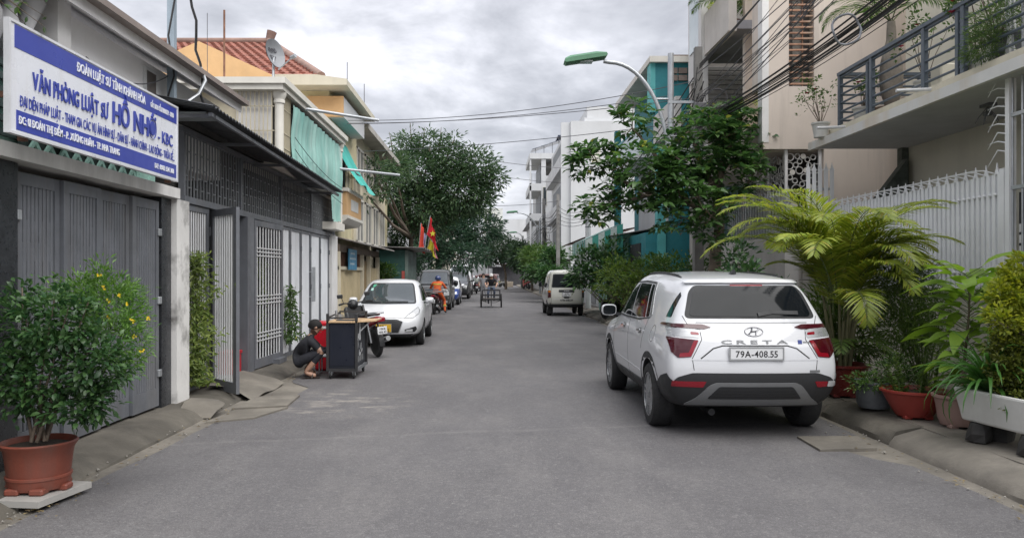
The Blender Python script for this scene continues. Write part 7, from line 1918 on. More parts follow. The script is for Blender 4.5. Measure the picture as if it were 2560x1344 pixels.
stem_m = M('green_stem',(.10,.13,.05),.7,var=.2); cane = M('palm_stem',(.16,.15,.08),.7,var=.3)

# ---- street tree on the right, large leaves in rosettes
tr_ = thing('street_tree','leafy street tree with large glossy leaves beside the dark utility pole','tree',(4.1,14.4,.17))
T0 = [lobe(1490,405,14.2,70,52),lobe(1500,515,14.0,72,42),lobe(1585,300,14.4,62,46),lobe(1610,440,13.9,100,80),lobe(1755,360,14.2,105,85),lobe(1850,330,14.6,80,78),lobe(1720,520,13.8,115,70),lobe(1830,430,14.2,85,70),lobe(1770,580,14.0,60,45),lobe(1440,385,14.4,30,22),lobe(1690,440,13.8,90,70)]
C,Dc,K = in_lobes(T0,820,.45,5)
g_ = np.random.default_rng(8); per = 8; az = (np.arange(per) * 2.4)[None] + g_.random((len(C),1)) * 6.3
el = g_.uniform(-.35,.75,(len(C),per))
Dl = np.stack([np.cos(az) * np.cos(el),np.sin(az) * np.cos(el),np.sin(el)],-1) + Dc[:,None] * .35
Pl = C[:,None] + unit(Dl) * .03; Nl = unit(np.array([0,0,1.]) + g_.normal(size=Dl.shape) * .3)
Pl,Dl,Nl = Pl.reshape(-1,3),unit(Dl.reshape(-1,3)),Nl.reshape(-1,3); Ll = g_.uniform(.10,.21,len(Pl))
order = np.argsort(Pl[:,1] - Ll * 1.5); near,rest = order[:300],order[300:]
lm = [one_leaf(.2,.085,G_almond,d_,.25,4,.8) for d_ in (.15,.35,.55)]
for i in near: place('leaf',lm[i % 3],tr_,Pl[i],Dl[i],Nl[i],Ll[i] / .2)
foliage('crown',G_almond,tr_,Pl[rest],Dl[rest],Nl[rest],Ll[rest],Ll[rest] * .42,'oval',.25,.3)
B0 = (4.1,14.4,.1); F1 = (4.2,14.4,2.6)
fk = [([B0,(4.05,14.4,1.2),(4.16,14.4,2.0),F1,(4.15,14.4,3.1)],.13,.08),([F1,(3.6,14.2,2.9),(2.9,14.1,3.05),(2.1,14.1,3.4)],.07,.02),([(3.6,14.2,2.9),(3.0,14.3,3.8),(2.6,14.4,4.3)],.05,.015),([(2.9,14.1,3.05),(2.2,14.0,2.85),(1.7,14.0,2.8)],.04,.012),([(4.15,14.4,3.1),(4.3,14.3,3.8),(4.6,14.5,4.4)],.08,.02),([(4.15,14.4,3.1),(3.8,14.3,3.8),(3.6,14.2,4.2)],.06,.015),([F1,(4.6,14.3,3.1),(4.95,14.5,3.6)],.05,.015)]
for c in C[::9]:
    q = min(fk,key=lambda f: min((vv(p) - vv(c)).length for p in f[0])); p = min(q[0],key=lambda p: (vv(p) - vv(c)).length); fk.append(([p,tuple((vv(p) + vv(c)) / 2 + vv((0,0,-.05))),tuple(c)],.014,.005))
limbs(tr_,B0,fk,bark,.13)

# ---- potted shrub on the left
pt = thing('potted_shrub','big shrub with yellow flowers in a terracotta pot on a concrete tile','plant',(-3.2,5.52,.05))
pc = (-3.2,5.52,.0)
MB().lathe([(.0,.10),(.185,.10),(.20,.13),(.205,.17),(.212,.175),(.212,.19),(.20,.195),(.205,.22),(.213,.30),(.225,.37),(.246,.40),(.252,.415),(.24,.425),(.225,.41),(.215,.38),(0,.37)],36,pc).build('pot',brown_pot,pt,smooth=35)
m = MB()
for k in range(6): a = k * PI / 3; m.cbox(pc[0] + .17 * math.cos(a) - .05,pc[0] + .17 * math.cos(a) + .05,pc[1] + .17 * math.sin(a) - .05,pc[1] + .17 * math.sin(a) + .05,.078,.125,c=.012)
m.build('pot_foot',brown_pot,pt); MB().lathe([(0,.39),(.215,.385)],24,pc).build('soil',soil,pt)
slab('concrete_tile','grey concrete tile under the terracotta pot',[(-3.44,5.24),(-3.02,5.2),(-2.93,5.72),(-3.4,5.8)],.035,.078,M('tile_grey',(.36,.35,.33),.8,var=.12))
S1 = [lobe(120,930,5.55,120,100),lobe(60,820,5.55,75,80),lobe(150,800,5.45,105,80),lobe(235,900,5.4,75,80),lobe(190,1010,5.4,85,55),lobe(45,980,5.5,55,70),lobe(55,745,5.7,40,30),lobe(230,990,5.35,55,60),lobe(95,710,5.7,32,18)]
C,Dc,K = in_lobes(S1,640,.4,21); P_,D_,N_ = clump(C,Dc,7,.03,.25,.8,22); g_ = np.random.default_rng(23); Lf = g_.uniform(.038,.072,len(P_))
foliage('foliage',G_dark,pt,P_,D_,N_,Lf,Lf * .52,'oval',.25,.25)
S2 = [lobe(265,760,5.75,90,75),lobe(300,850,5.7,70,75),lobe(205,725,5.8,70,50),lobe(335,800,5.8,40,45),lobe(250,690,5.85,20,42),lobe(320,730,5.85,35,30),lobe(310,920,5.75,40,35)]
C,Dc,K = in_lobes(S2,420,.4,31); P_,D_,N_ = clump(C,Dc,10,.035,.25,.8,32); g_ = np.random.default_rng(33); Lf = g_.uniform(.03,.06,len(P_))
foliage('foliage',G_elder,pt,P_,D_,N_,Lf,Lf * .3,'kite',.2,.1)
for px_,py_ in ((248,690),(270,792),(332,800),(335,842),(318,760),(355,877),(300,735),(262,720),(372,795),(270,750)):
    c,_ = lobe(px_,py_,5.62,1,1); m = MB(); rr = random.Random(px_)
    for k in range(5):
        q = vv(c) + vv((rr.uniform(-.016,.016),rr.uniform(-.02,.02),rr.uniform(-.016,.016)))
        for a in range(5): d_ = vv((math.cos(a * 1.257 + k),-.5,math.sin(a * 1.257 + k))) * .008; u_ = d_.cross(vv((0,1,0))).normalized() * .0035; m.add([q,q + d_ * .7 + u_,q + d_,q + d_ * .7 - u_],[(0,1,2,3)])
    m.build('flower_cluster',flower_y,pt,fix=False)
fk = [([(-3.2 + .05 * math.cos(k),5.52 + .05 * math.sin(k),.42),(-3.2 + .16 * math.cos(k * 1.3),5.52 + .1 * math.sin(k),.75),(-3.1 + .3 * math.cos(k * 1.3),5.55 + .12 * math.sin(k),1.15 + .05 * k)],.014,.005) for k in range(8)]
limbs(pt,pc,fk,bark,.02,'stem')

# ---- fern cascading over the grille door, climber on the folding gate
def cascade(name,lab,mat,px,py0,py1,Y,w0,w1,n,Lf,seed,dep=.12):
    t_ = thing(name,lab,'plant',tuple(lobe(px,py1,Y,1,1)[0])); g_ = np.random.default_rng(seed); s = Y / 1950
    u = g_.random(n) ** .85; wid = (w0 + (w1 - w0) * u) * s * (.75 + .35 * np.sin(u * 17 + seed)); wid = np.abs(wid)
    P_ = np.stack([(px - 1228) * s + g_.normal(size=n) * wid * .42,Y + g_.normal(size=n) * dep,EYE - ((py0 + (py1 - py0) * u) - 687) * s],-1)
    D_ = np.stack([g_.normal(size=n),g_.normal(size=n) * .6 - .35,g_.normal(size=n) * .5 - .45],-1); N_ = np.stack([g_.normal(size=n) * .5,-np.ones(n) * .8,g_.normal(size=n) * .5 + .5],-1)
    L_ = g_.uniform(.6,1.2,n) * Lf; foliage('foliage',mat,t_,P_,D_,N_,L_,L_ * .33,'kite',.15,.15)
    m = MB()
    for k in range(9):
        x = (px - 1228) * s + g_.normal() * w1 * s * .3; m.tube([(x + .03 * math.sin(q + k),Y + dep * .2 * math.sin(k),EYE - ((py0 + (py1 - py0) * q / 6) - 687) * s) for q in range(7)],.004,4)
    m.build('vine_stem',stem_m,t_); return t_
cascade('hanging_fern','green fern cascading down the dark framed grille door',G_fern,497,625,960,9.62,66,50,1700,.085,41,.08)
cascade('climbing_plant','leafy climber on the white folding gate',leafmat('climber_leaf',(.05,.11,.03),(.11,.18,.05),.3,.45),728,715,850,13.9,16,34,420,.10,43,.05)
cascade('climbing_plant','sparse dry climber behind the white barred door',G_fern,655,640,860,12.6,14,20,160,.06,44,.03)

# ---- palm in the red pot and its neighbours
def bowl_pot(parent,c,r,h,mat,base=.6,feet=True,z0=.175):
    x,y = c
    MB().lathe([(0,z0 + .02),(r * base,z0 + .02),(r * (base + .12),z0 + h * .25),(r * .9,z0 + h * .7),(r * .97,z0 + h * .88),(r * 1.06,z0 + h * .92),(r * 1.07,z0 + h),(r * .95,z0 + h),(r * .9,z0 + h * .85),(0,z0 + h * .82)],32,(x,y,0)).build('pot',mat,parent,smooth=40)
    if feet:
        m = MB()
        for k in range(4): a = k * PI / 2 + .6; m.cbox(x + r * base * .8 * math.cos(a) - .04,x + r * base * .8 * math.cos(a) + .04,y + r * base * .8 * math.sin(a) - .04,y + r * base * .8 * math.sin(a) + .04,z0 - .005,z0 + .035,c=.01)
        m.build('pot_foot',mat,parent)
    MB().lathe([(0,z0 + h * .86),(r * .94,z0 + h * .85)],24,(x,y,0)).build('soil',soil,parent)
pot_red = M('glazed_red_pot',(.17,.028,.024),.3,var=.2,scale=3,dirt=(.07,.02,.018),damt=.5); pot_grey = M('grey_stone_pot',(.13,.14,.15),.6,var=.2,scale=8); pot_pink = M('pink_clay_pot',(.33,.215,.185),.6,var=.12); pot_white = M('white_trough_paint',(.60,.60,.57),.55,var=.08,dirt=(.35,.33,.28),damt=.4)
def frond(parent,base,az,el,L_,curl,mat,nl=34,ll=.34,seed=0,w=.02,V=.5):
    g_ = np.random.default_rng(seed); n = 16; pts = []; p = np.array(base,float); e = el; st_ = L_ / n
    for i in range(n + 1):
        pts.append(p.copy()); p = p + st_ * np.array([math.cos(az) * math.cos(e),math.sin(az) * math.cos(e),math.sin(e)]); e -= curl / n * (.5 + 1.2 * i / n)
    pts = np.array(pts); T = unit(np.gradient(pts,axis=0)); side = unit(np.cross(T,np.array([0,0,1.]))); upv_ = unit(np.cross(side,T))
    P_,D_,N_,LL = [],[],[],[]
    for k in range(nl):
        u = .16 + .84 * (k + .5) / nl; f = u * n; i = min(n - 1,int(f)); fr_ = f - i; pp = pts[i] * (1 - fr_) + pts[i + 1] * fr_
        ln = ll * (math.sin(PI * (u * .86 + .1)) ** .7) * g_.uniform(.85,1.1)
        for sg_ in (-1,1):
            d = T[i] * (.55 + .5 * u) + side[i] * sg_ * (1.05 - .5 * u) + upv_[i] * V * .5 + np.array([0,0,-.12]) + g_.normal(size=3) * .05
            P_.append(pp); D_.append(d); N_.append(upv_[i] + side[i] * sg_ * -.5); LL.append(ln)
    v,F = leaf_faces(np.array(P_),np.array(D_),np.array(N_),np.array(LL),np.full(len(LL),w),'oval',.1,.35)
    m = MB(); m.add(v,F,0); m.tube([tuple(q) for q in pts],[.010 - .0085 * i / n for i in range(n + 1)],5,mi=1)
    o = m.build('frond',[mat,stem_m],parent,fix=False); o.data.shade_smooth(); return o
pm = thing('potted_palm','yellow green areca palm in a dark red bowl beside the white car','plant',(4.12,9.15,.17))
bowl_pot(pm,(4.12,9.15),.29,.38,pot_red,.55)
PX,PY = 4.12,9.2
rp_ = random.Random(4)
for k in range(9):
    a = k * 2.4; MB().tube([(PX + .1 * math.cos(a),PY + .1 * math.sin(a),.5),(PX + .14 * math.cos(a),PY + .14 * math.sin(a),.9),(PX + .2 * math.cos(a),PY + .2 * math.sin(a),1.25 + .1 * math.sin(k))],[.024,.02,.014],7).build('cane',cane,pm,smooth=60)
fr_spec = []
for k in range(40):
    az_ = k * 2.4 + rp_.uniform(-.3,.3); el_ = rp_.uniform(.95,1.48); L_ = rp_.uniform(1.05,1.6); z = rp_.uniform(.9,1.35)
    if math.cos(az_) > .2: L_ *= .85
    fr_spec.append((az_,el_,L_,rp_.uniform(1.3,2.3),z))
fr_spec += [(PI * .98,.95,1.75,1.9,1.2),(PI * 1.08,1.15,1.7,2.0,1.25),(PI * .9,1.2,1.75,1.6,1.3),(PI * 1.3,1.2,1.5,2.2,1.1),(PI * 1.45,.95,1.15,2.7,.9),(PI * 1.6,1.1,1.2,2.3,.95),(PI * 1.9,1.05,1.4,1.7,1.2),(.1,1.15,1.35,1.9,1.15),(PI * 1.75,1.25,1.4,1.6,1.3),(PI * .5,1.35,1.45,1.2,1.3),(PI * 1.02,1.38,1.6,1.6,1.35),(PI * .95,1.25,1.8,1.7,1.3),(PI * 1.2,1.4,1.5,1.7,1.35),(0,1.35,1.5,1.7,1.3),(PI * 1.9,1.3,1.55,1.7,1.3),(PI * 1.6,1.35,1.35,2.1,1.25),(PI * 1.05,1.15,1.8,1.8,1.3)]
for i,(az_,el_,L_,cu_,z) in enumerate(fr_spec):
    frond(pm,(PX + .12 * math.cos(az_),PY + .12 * math.sin(az_),z + .16),az_,min(1.5,el_ + .08),L_ * 1.03,cu_ * .97,G_palm,44,.34,i,.021)
for i in range(8): frond(pm,(PX,PY,.6),i * .8 + .3,rp_.uniform(.5,1.0),.8,1.8,G_asp,24,.24,60 + i,.018)
# dark round-leaved plant behind the palm pot
gp = thing('potted_plant','grey stone pot with spreading light green twigs','plant',(4.05,8.25,.17)); bowl_pot(gp,(4.05,8.25),.20,.30,pot_grey,.75,False)
L0 = [lobe(2180,950,8.1,70,22),lobe(2240,925,8.2,60,35),lobe(2160,965,8.0,50,14),lobe(2270,960,8.1,45,25)]
C,Dc,K = in_lobes(L0,190,.3,51); P_,D_,N_ = clump(C,Dc,9,.022,.35,.5,52); foliage('foliage',G_bush,gp,P_,D_,N_,.042,.016,'kite',.15,.1)
limbs(gp,(0,0,0),[([(4.05,8.25,.45),tuple(c_ * .5 + np.array([4.05,8.25,.5]) * .5),tuple(c_)],.008,.003) for c_ in C[::10]],bark,.01,'stem')
rb = thing('potted_plant','wide red bowl with feathery spike plants','plant',(4.22,7.78,.17)); bowl_pot(rb,(4.22,7.78),.30,.28,M('red_bowl',(.30,.045,.035),.35,var=.15,dirt=(.12,.04,.03),damt=.4),.55)
for i,(dx,dy,ht,ln) in enumerate(((.02,-.05,.62,.18),(-.13,.02,.42,-.1),(-.04,.1,.36,-.3),(.1,.05,.40,.1),(-.2,-.06,.3,-.35),(.14,-.04,.3,.3))):
    g_ = np.random.default_rng(70 + i); n = 150; u = g_.random(n); P_ = np.stack([4.22 + dx + ln * u * ht + g_.normal(size=n) * .006,7.78 + dy + g_.normal(size=n) * .006,.40 + ht * u],-1)
    a = g_.random(n) * 6.3; D_ = np.stack([np.cos(a),np.sin(a),.5 + 0 * a],-1)
    st_o = MB().tube([(4.22 + dx,7.78 + dy,.38),(4.22 + dx + ln * ht,7.78 + dy,.40 + ht)],[.008,.004],5).build('stem',stem_m,rb)
    foliage('foliage',G_asp,rb,P_,D_,np.tile([0,0,1.],(n,1)),.055 * (1.1 - u * .5),.018,'kite',.15,.1)
# feathery asparagus bush against the wall
ab = thing('feathery_bush','soft feathery green bush against the fence wall','bush',(4.95,8.9,.19))
L0 = [lobe(2265,740,8.9,75,75),lobe(2250,820,8.8,60,75),lobe(2300,870,8.9,45,85),lobe(2230,700,9.0,40,40),lobe(2330,780,9.0,40,70),lobe(2290,690,9.1,35,35)]
C,Dc,K = in_lobes(L0,420,.3,61); P_,D_,N_ = clump(C,Dc,22,.05,.2,.9,62); foliage('foliage',G_asp,ab,P_,D_,N_,.075,.008,'kite',.05,.2)
limbs(ab,(0,0,0),[([(4.95,8.9,.17),tuple((c_ + np.array([4.95,8.9,.3])) / 2),tuple(c_)],.012,.003) for c_ in C[::22]],stem_m,.01,'stem')
# broad-leaved plant
bp_ = thing('potted_plant','pink clay pot with tall broad leaved light green plant','plant',(4.38,7.3,.17)); bowl_pot(bp_,(4.38,7.3),.22,.30,pot_pink,.7)
bx,by = 4.62,7.55
MB().tube([(4.40,7.32,.40),(4.5,7.42,.75),(bx,by,1.15),(bx + .02,by,1.55)],[.014,.014,.011,.006],8).build('stem',bark,bp_,smooth=60)
lb = [one_leaf(.36,.17,G_broad,d_,.22,6,.75,.008) for d_ in (.25,.5,.8)]; rb_ = random.Random(9)
for k in range(92):
    u = k / 91; z = .52 + 1.1 * u; ax_ = 4.44 + (bx - 4.44) * min(1,max(0,(z - .4) / .8)); ay_ = 7.36 + (by - 7.36) * min(1,max(0,(z - .4) / .8)); a = k * 2.4 + rb_.uniform(-.3,.3)
    rch = .05 + .22 * rb_.random() * (1 - .4 * u); P0 = vv((ax_ + rch * math.cos(a),ay_ + rch * math.sin(a),z + rch * .35)); el_ = rb_.uniform(-.2,.45) + .4 * u
    lf = place('leaf',lb[k % 3],bp_,P0,(math.cos(a) * math.cos(el_),math.sin(a) * math.cos(el_),math.sin(el_)),(rb_.uniform(-.3,.3),rb_.uniform(-.3,.3),1),rb_.uniform(.6,1.05) * (.85 + .25 * u))
    MB().tube([(ax_,ay_,z - .02),P0],.004,4).build('leaf_stalk',stem_m,bp_)
# strap-leaved plant and clipped shrub in the white trough
tg_ = thing('planter_trough','white concrete trough propped on dark stones','planter',(4.55,6.55,.17))
m = MB(); a0 = vv((4.03,6.82,0)); ax_ = vv((.13,-.99,0)); bx_ = vv((.99,.13,0))
def trough(z,l0,l1,w0,w1): return [a0 + ax_ * l0 + bx_ * w0 + vv((0,0,z)),a0 + ax_ * l1 + bx_ * w0 + vv((0,0,z)),a0 + ax_ * l1 + bx_ * w1 + vv((0,0,z)),a0 + ax_ * l0 + bx_ * w1 + vv((0,0,z))]
v = trough(.34,.06,.92,.04,.36) + trough(.62,0,.98,0,.40) + trough(.62,.04,.94,.04,.36) + trough(.57,.05,.93,.05,.35)
m.add(v,[(3,2,1,0)] + [(i,(i + 1) % 4,4 + (i + 1) % 4,4 + i) for i in range(4)] + [(4 + i,4 + (i + 1) % 4,8 + (i + 1) % 4,8 + i) for i in range(4)] + [(8 + i,8 + (i + 1) % 4,12 + (i + 1) % 4,12 + i) for i in range(4)] + [(12,13,14,15)])
to_ = m.build('trough',pot_white,tg_); bv = to_.modifiers.new('b','BEVEL'); bv.width = .02; bv.segments = 2; apply_mods(to_)
for l_,w_ in ((.2,.1),(.2,.3),(.75,.1),(.75,.3)):
    q = a0 + ax_ * l_ + bx_ * w_; MB().lathe([(0,.17),(.10,.18),(.11,.25),(.08,.335),(0,.34)],7,(q.x,q.y,0),wob=lambda a,i: 1 + .2 * math.sin(a * 3 + i)).build('prop_stone',M('dark_stone',(.05,.048,.046),.9,var=.3),tg_)
o = MB().cbox(4.78,5.1,5.75,6.15,.175,.42,c=.02).build('white_block',white_dirty); tag(o,'white plastered block standing in front of the trough','block')
pn = thing('strap_plant','dark green strap leaved plant spilling out of the white trough','plant',(4.30,6.88,.58)); rs = random.Random(12)
pcx = a0 + ax_ * .22 + bx_ * .18
for k in range(96):
    a = k * 2.4; el_ = rs.uniform(.25,1.35) if k > 30 else rs.uniform(1.0,1.5); L_ = rs.uniform(.42,.75); n = 8; p = vv((pcx.x + .03 * math.cos(a),pcx.y + .03 * math.sin(a),.60)); e = el_; pts = []
    for i in range(n + 1): pts.append(p.copy()); p = p + vv((math.cos(a) * math.cos(e),math.sin(a) * math.cos(e),math.sin(e))) * (L_ / n); e -= (.14 + .10 * (1.4 - el_)) * (1 + i * .12)
    sd_ = vv((-math.sin(a),math.cos(a),0)); m = MB()
    for i,q in enumerate(pts):
        w = .019 * (1 - (i / n) ** 2.2) + .001; m.v += [tuple(q - sd_ * w + vv((0,0,w * .5))),tuple(q),tuple(q + sd_ * w + vv((0,0,w * .5)))]
    for i in range(n):
        for j in range(2): m.f.append((i * 3 + j,i * 3 + j + 1,i * 3 + j + 4,i * 3 + j + 3)); m.m.append(0)
    m.build('blade',G_pandan,pn,smooth=80,fix=False)
lg = thing('clipped_shrub','tall lime green shrub with dense small leaves beside the grille gate','bush',(4.75,6.3,.58))
L0 = [lobe(2540,740,6.45,62,60),lobe(2560,900,6.4,70,85),lobe(2565,680,6.5,50,45),lobe(2510,800,6.35,40,32),lobe(2525,870,6.35,45,40),lobe(2550,1000,6.35,50,55),lobe(2610,820,6.5,85,150),lobe(2500,930,6.4,26,24),lobe(2495,745,6.45,22,18)]
C,Dc,K = in_lobes(L0,760,.66,81); P_,D_,N_ = clump(C,Dc,24,.022,.3,.8,82)
top = P_[:,2] + .25 * P_[:,1] * 0 + np.random.default_rng(1).normal(size=len(P_)) * .12 > 1.12
foliage('foliage',G_lime,lg,P_[top],D_[top],N_[top],.044,.027,'kite',.2,.1); foliage('foliage',G_lime_d,lg,P_[~top],D_[~top],N_[~top],.040,.024,'kite',.2,.1)
fk = [([(4.75,6.4,.56),tuple((c_ + np.array([4.75,6.4,.9])) / 2),tuple(c_)],.014,.004) for c_ in C[::30]]; limbs(lg,(0,0,0),fk,bark,.02,'stem')

# ---- bushes along the right pavement
def bush(name,lab,mat,lobes,n,per,spread,Lf,ar,seed,base,shape='kite',shell=.45,nst=14,cat='bush',stemr=.02):
    t_ = thing(name,lab,cat,base); C,Dc,K = in_lobes(lobes,n,shell,seed); P_,D_,N_ = clump(C,Dc,per,spread,.3,.7,seed + 1)
    Ls = np.random.default_rng(seed).uniform(.7,1.3,len(P_)) * Lf; foliage('foliage',mat,t_,P_,D_,N_,Ls,Ls * ar,shape,.2,.2)
    b = np.array(base); limbs(t_,base,[([base,tuple((c_ + b * 1) / 2),tuple(c_)],stemr,stemr * .25) for c_ in C[::max(1,n // nst)]],bark,stemr,'stem'); return t_
bush('pavement_bush','yellow green bush spilling over the kerb behind the bicycle',leafmat('bush_leaf2',(.07,.13,.025),(.15,.21,.045),.3,.42),[lobe(1545,700,20.5,62,55),lobe(1600,720,20.0,60,55),lobe(1640,690,20.5,50,45)],240,10,.09,.12,.4,91,(4.1,20.3,.17))
bush('pavement_bush','low leafy bush growing between the tree and the teal house',G_bush,[lobe(1690,680,19,62,50),lobe(1740,690,18.5,50,45),lobe(1630,665,20,45,30)],220,10,.08,.11,.4,93,(4.6,18.9,.17))
bush('pavement_bush','dark leafy bush hanging over the cream micro van',G_dark,[lobe(1490,660,26.5,60,50),lobe(1460,690,26.5,38,30),lobe(1530,630,26.5,50,40),lobe(1520,690,26,50,45),lobe(1445,680,26.8,22,22)],260,9,.11,.17,.42,95,(4.25,26.5,.17),'oval')
bush('pavement_bush','dark shrub behind the potted palm near the tiled wall',G_dark,[lobe(1850,720,12.5,60,70),lobe(1930,760,11.5,55,60),lobe(1840,640,13.5,40,40)],200,9,.07,.12,.38,97,(4.7,12.3,.17),'oval')
bush('pavement_bush','dense green bush behind the palm bowl by the fence wall',G_asp,[lobe(2060,800,10.3,60,80),lobe(2130,830,9.9,60,70),lobe(2010,860,10.5,40,60)],260,14,.06,.11,.14,99,(4.75,10.2,.17))
# ---- trees further along
def tree(lab,lobes,mat,n,per,spread,Lf,ar,seed,base,trunk_top,tr_r,extra=None,group=None):
    t_ = thing('tree',lab,'tree',base,group); C,Dc,K = in_lobes(lobes,n,.45,seed); P_,D_,N_ = clump(C,Dc,per,spread,.1,.6,seed + 1)
    Ls = np.random.default_rng(seed).uniform(.6,1.35,len(P_)) * Lf; foliage('crown',mat,t_,P_,D_,N_,Ls,Ls * ar,'kite',.15,.25)
    b,tt = vv(base),vv(trunk_top); fk = [([tuple(b),tuple(b.lerp(tt,.5) + vv((.1,0,0))),tuple(tt)],tr_r,tr_r * .6)]
    for a,bb in lobes: c_ = vv(a); fk.append(([tuple(tt),tuple(tt.lerp(c_,.5) + vv((0,0,-.2))),tuple(c_)],tr_r * .5,tr_r * .15))
    for c_ in C[::max(1,n // 40)]:
        a = min([vv(q[0]) for q in lobes],key=lambda q: (q - vv(c_)).length); fk.append(([tuple(a),tuple(c_)],tr_r * .15,tr_r * .05))
    for e_ in extra or []: fk.append(e_)
    limbs(t_,base,fk,bark,tr_r); return t_
Y = 33.
bare = [([tuple(lobe(px_,400,Y,1,1)[0]),tuple(lobe(px_ + dx,360,Y,1,1)[0]),tuple(lobe(px_ + dx * 2,py_,Y,1,1)[0])],.035,.01) for px_,dx,py_ in ((985,-6,330),(1030,-2,308),(1055,3,318),(1095,4,318),(1040,8,330),(1000,4,345))]
tree('large feathery tree spreading over the left side of the street',[lobe(930,425,24.6,40,30),lobe(920,490,24.4,24,38),lobe(960,450,26.5,42,48),lobe(985,420,30,40,40),lobe(1015,360,Y,26,34),lobe(1075,365,Y,30,40),lobe(1055,430,Y,85,70),lobe(1135,350,Y,14,16),lobe(1120,400,Y,55,45),lobe(1190,420,Y,50,50),lobe(1235,450,Y,28,30),lobe(1150,480,Y,80,60),lobe(1050,520,Y,90,70),lobe(990,560,Y,40,60),lobe(1200,500,Y,40,38)],G_cassia,1700,12,.17,.2,.30,111,(-3.6,33.0,.1),(-3.4,33,3.2),.16,bare)
tree('dark drooping tree behind the flags over the parked cars',[lobe(1110,590,47,80,60),lobe(1190,570,48,60,50),lobe(1235,570,48,26,28),lobe(1150,640,46,75,35),lobe(1060,640,46,50,40),lobe(1100,540,48,90,50),lobe(1020,650,45,30,40)],G_cassia2,1100,12,.22,.27,.28,121,(-3.6,48.0,.1),(-3.2,47.5,3.4),.2)
tree('small tree beyond the dark drooping tree near the shop awning',[lobe(1255,620,85,40,34),lobe(1215,640,85,25,22),lobe(1285,640,84,26,24)],G_far,300,10,.35,.4,.35,131,(1.6,85,.02),(1.4,85,2.6),.16)
tree('bright green roadside tree on the right beyond the slim pole',[lobe(1345,640,52,34,30),lobe(1360,660,50,36,28),lobe(1325,640,56,22,22)],leafmat('bright_leaf',(.06,.13,.03),(.12,.19,.05),.3,.45),320,10,.2,.26,.38,133,(3.75,51.5,.15),(3.6,51.5,1.6),.1)
tree('dark roadside tree on the right behind the bright green one',[lobe(1385,650,47,24,30),lobe(1340,680,46,26,16),lobe(1375,690,45,30,20)],G_dark,260,10,.2,.26,.38,135,(4.1,47,.15),(4.0,47,1.4),.1)
tree('pale green tree on the right near the farthest lamp',[lobe(1300,640,72,24,34),lobe(1320,650,70,22,26)],G_far,260,10,.28,.34,.38,137,(3.75,71,.15),(3.5,71,2.0),.12)
tree('round tree behind the kiosk roof',[lobe(985,640,33,40,30),lobe(1010,660,33,36,36)],G_cassia2,240,10,.14,.18,.35,139,(-4.0,33.0,.1),(-3.95,33,1.6),.08)
bush('kiosk_bush','leafy bush growing in front of the green kiosk',G_bush,[lobe(965,680,25.4,24,20),lobe(945,690,25.4,20,14)],90,9,.07,.12,.4,141,(-3.45,25.4,.12))
# ---- balcony and terrace plants
def pot_small(parent,x,y,z,r,h,mat): MB().lathe([(0,z),(r * .75,z),(r * .95,z + h * .85),(r * 1.08,z + h * .9),(r * 1.08,z + h),(r * .9,z + h),(r * .88,z + h * .85),(0,z + h * .84)],20,(x,y,0)).build('pot',mat,parent,smooth=40)
bpm = thing('balcony_palm','bottle palm with swollen trunk standing on the balcony','palm',(5.95,11.6,3.84))
pot_small(bpm,5.95,11.6,3.84,.28,.22,M('brown_pot_dark',(.16,.11,.08),.6,var=.2))
MB().lathe([(.08,4.0),(.10,4.15),(.15,4.3),(.165,4.55),(.15,4.75),(.10,4.95),(.07,5.08),(.065,5.25),(.055,5.35)],18,(5.95,11.6,0)).build('trunk',M('palm_trunk',(.24,.21,.175),.85,var=.25,scale=5,bump=.4,bscale=20),bpm,smooth=60)
for i,(a,e_,L_,cu) in enumerate(((PI,.9,1.3,2.2),(PI * 1.15,1.1,1.2,2.0),(PI * .8,.9,1.2,2.2),(0,.9,1.2,2.0),(PI * 1.5,1.0,1.1,2.2),(PI * .5,1.0,1.1,2.0))): frond(bpm,(5.95,11.6,5.33),a,e_,L_,cu,G_bush,34,.3,200 + i,.022)
def rose(lab,x,y,h,seed,spread=.25,flowers=4,potm=None,z0=3.98):
    t_ = thing('flowering_plant',lab,'plant',(x,y,z0)); pot_small(t_,x,y,z0,.14,.24,potm or pot_white); rr = random.Random(seed); g_ = np.random.default_rng(seed); ends = []; fk = []
    for k in range(9):
        e_ = (x + rr.uniform(-spread,spread),y + rr.uniform(-spread,spread),z0 + .24 + h * rr.uniform(.5,1)); ends.append(e_); fk.append(([(x,y,z0 + .2),((x + e_[0]) / 2 + rr.uniform(-.05,.05),(y + e_[1]) / 2,z0 + .24 + h * .4),e_],.007,.003))
    limbs(t_,(x,y,z0),fk,bark,.01,'stem'); E_ = np.array(ends); C_ = np.repeat(E_,5,0) + g_.normal(size=(len(E_) * 5,3)) * np.array([.05,.05,.09]); P_,D_,N_ = clump(C_,unit(g_.normal(size=C_.shape)),5,.03,.2,.8,seed); foliage('foliage',G_bush,t_,P_,D_,N_,.06,.032,'kite',.2,.15)
    for k in range(flowers):
        e_ = vv(ends[k % len(ends)]) + vv((rr.uniform(-.04,.04),rr.uniform(-.04,.04),.03)); m = MB()
        for a in range(8): d_ = vv((math.cos(a * .785),math.sin(a * .785),.5)) * .045; u_ = vv((-math.sin(a * .785),math.cos(a * .785),0)) * .02; m.add([e_,e_ + d_ * .7 + u_,e_ + d_,e_ + d_ * .7 - u_],[(0,1,2,3)])
        m.build('flower',flower_r,t_,fix=False)
rose('sparse plant with few buds leaning out beyond the balcony railing end',5.45,12.9,.75,301,.30,2,z0=3.86)
rose('low rose bush in a white pot behind the railing end',5.85,12.3,.45,302,.2,2)
rose('tall rose bush with crimson flowers behind the middle railing',5.9,10.6,.85,303,.25,4)
rose('crimson bougainvillea leaning over the railing near the thorns',5.8,9.35,1.0,304,.3,7)
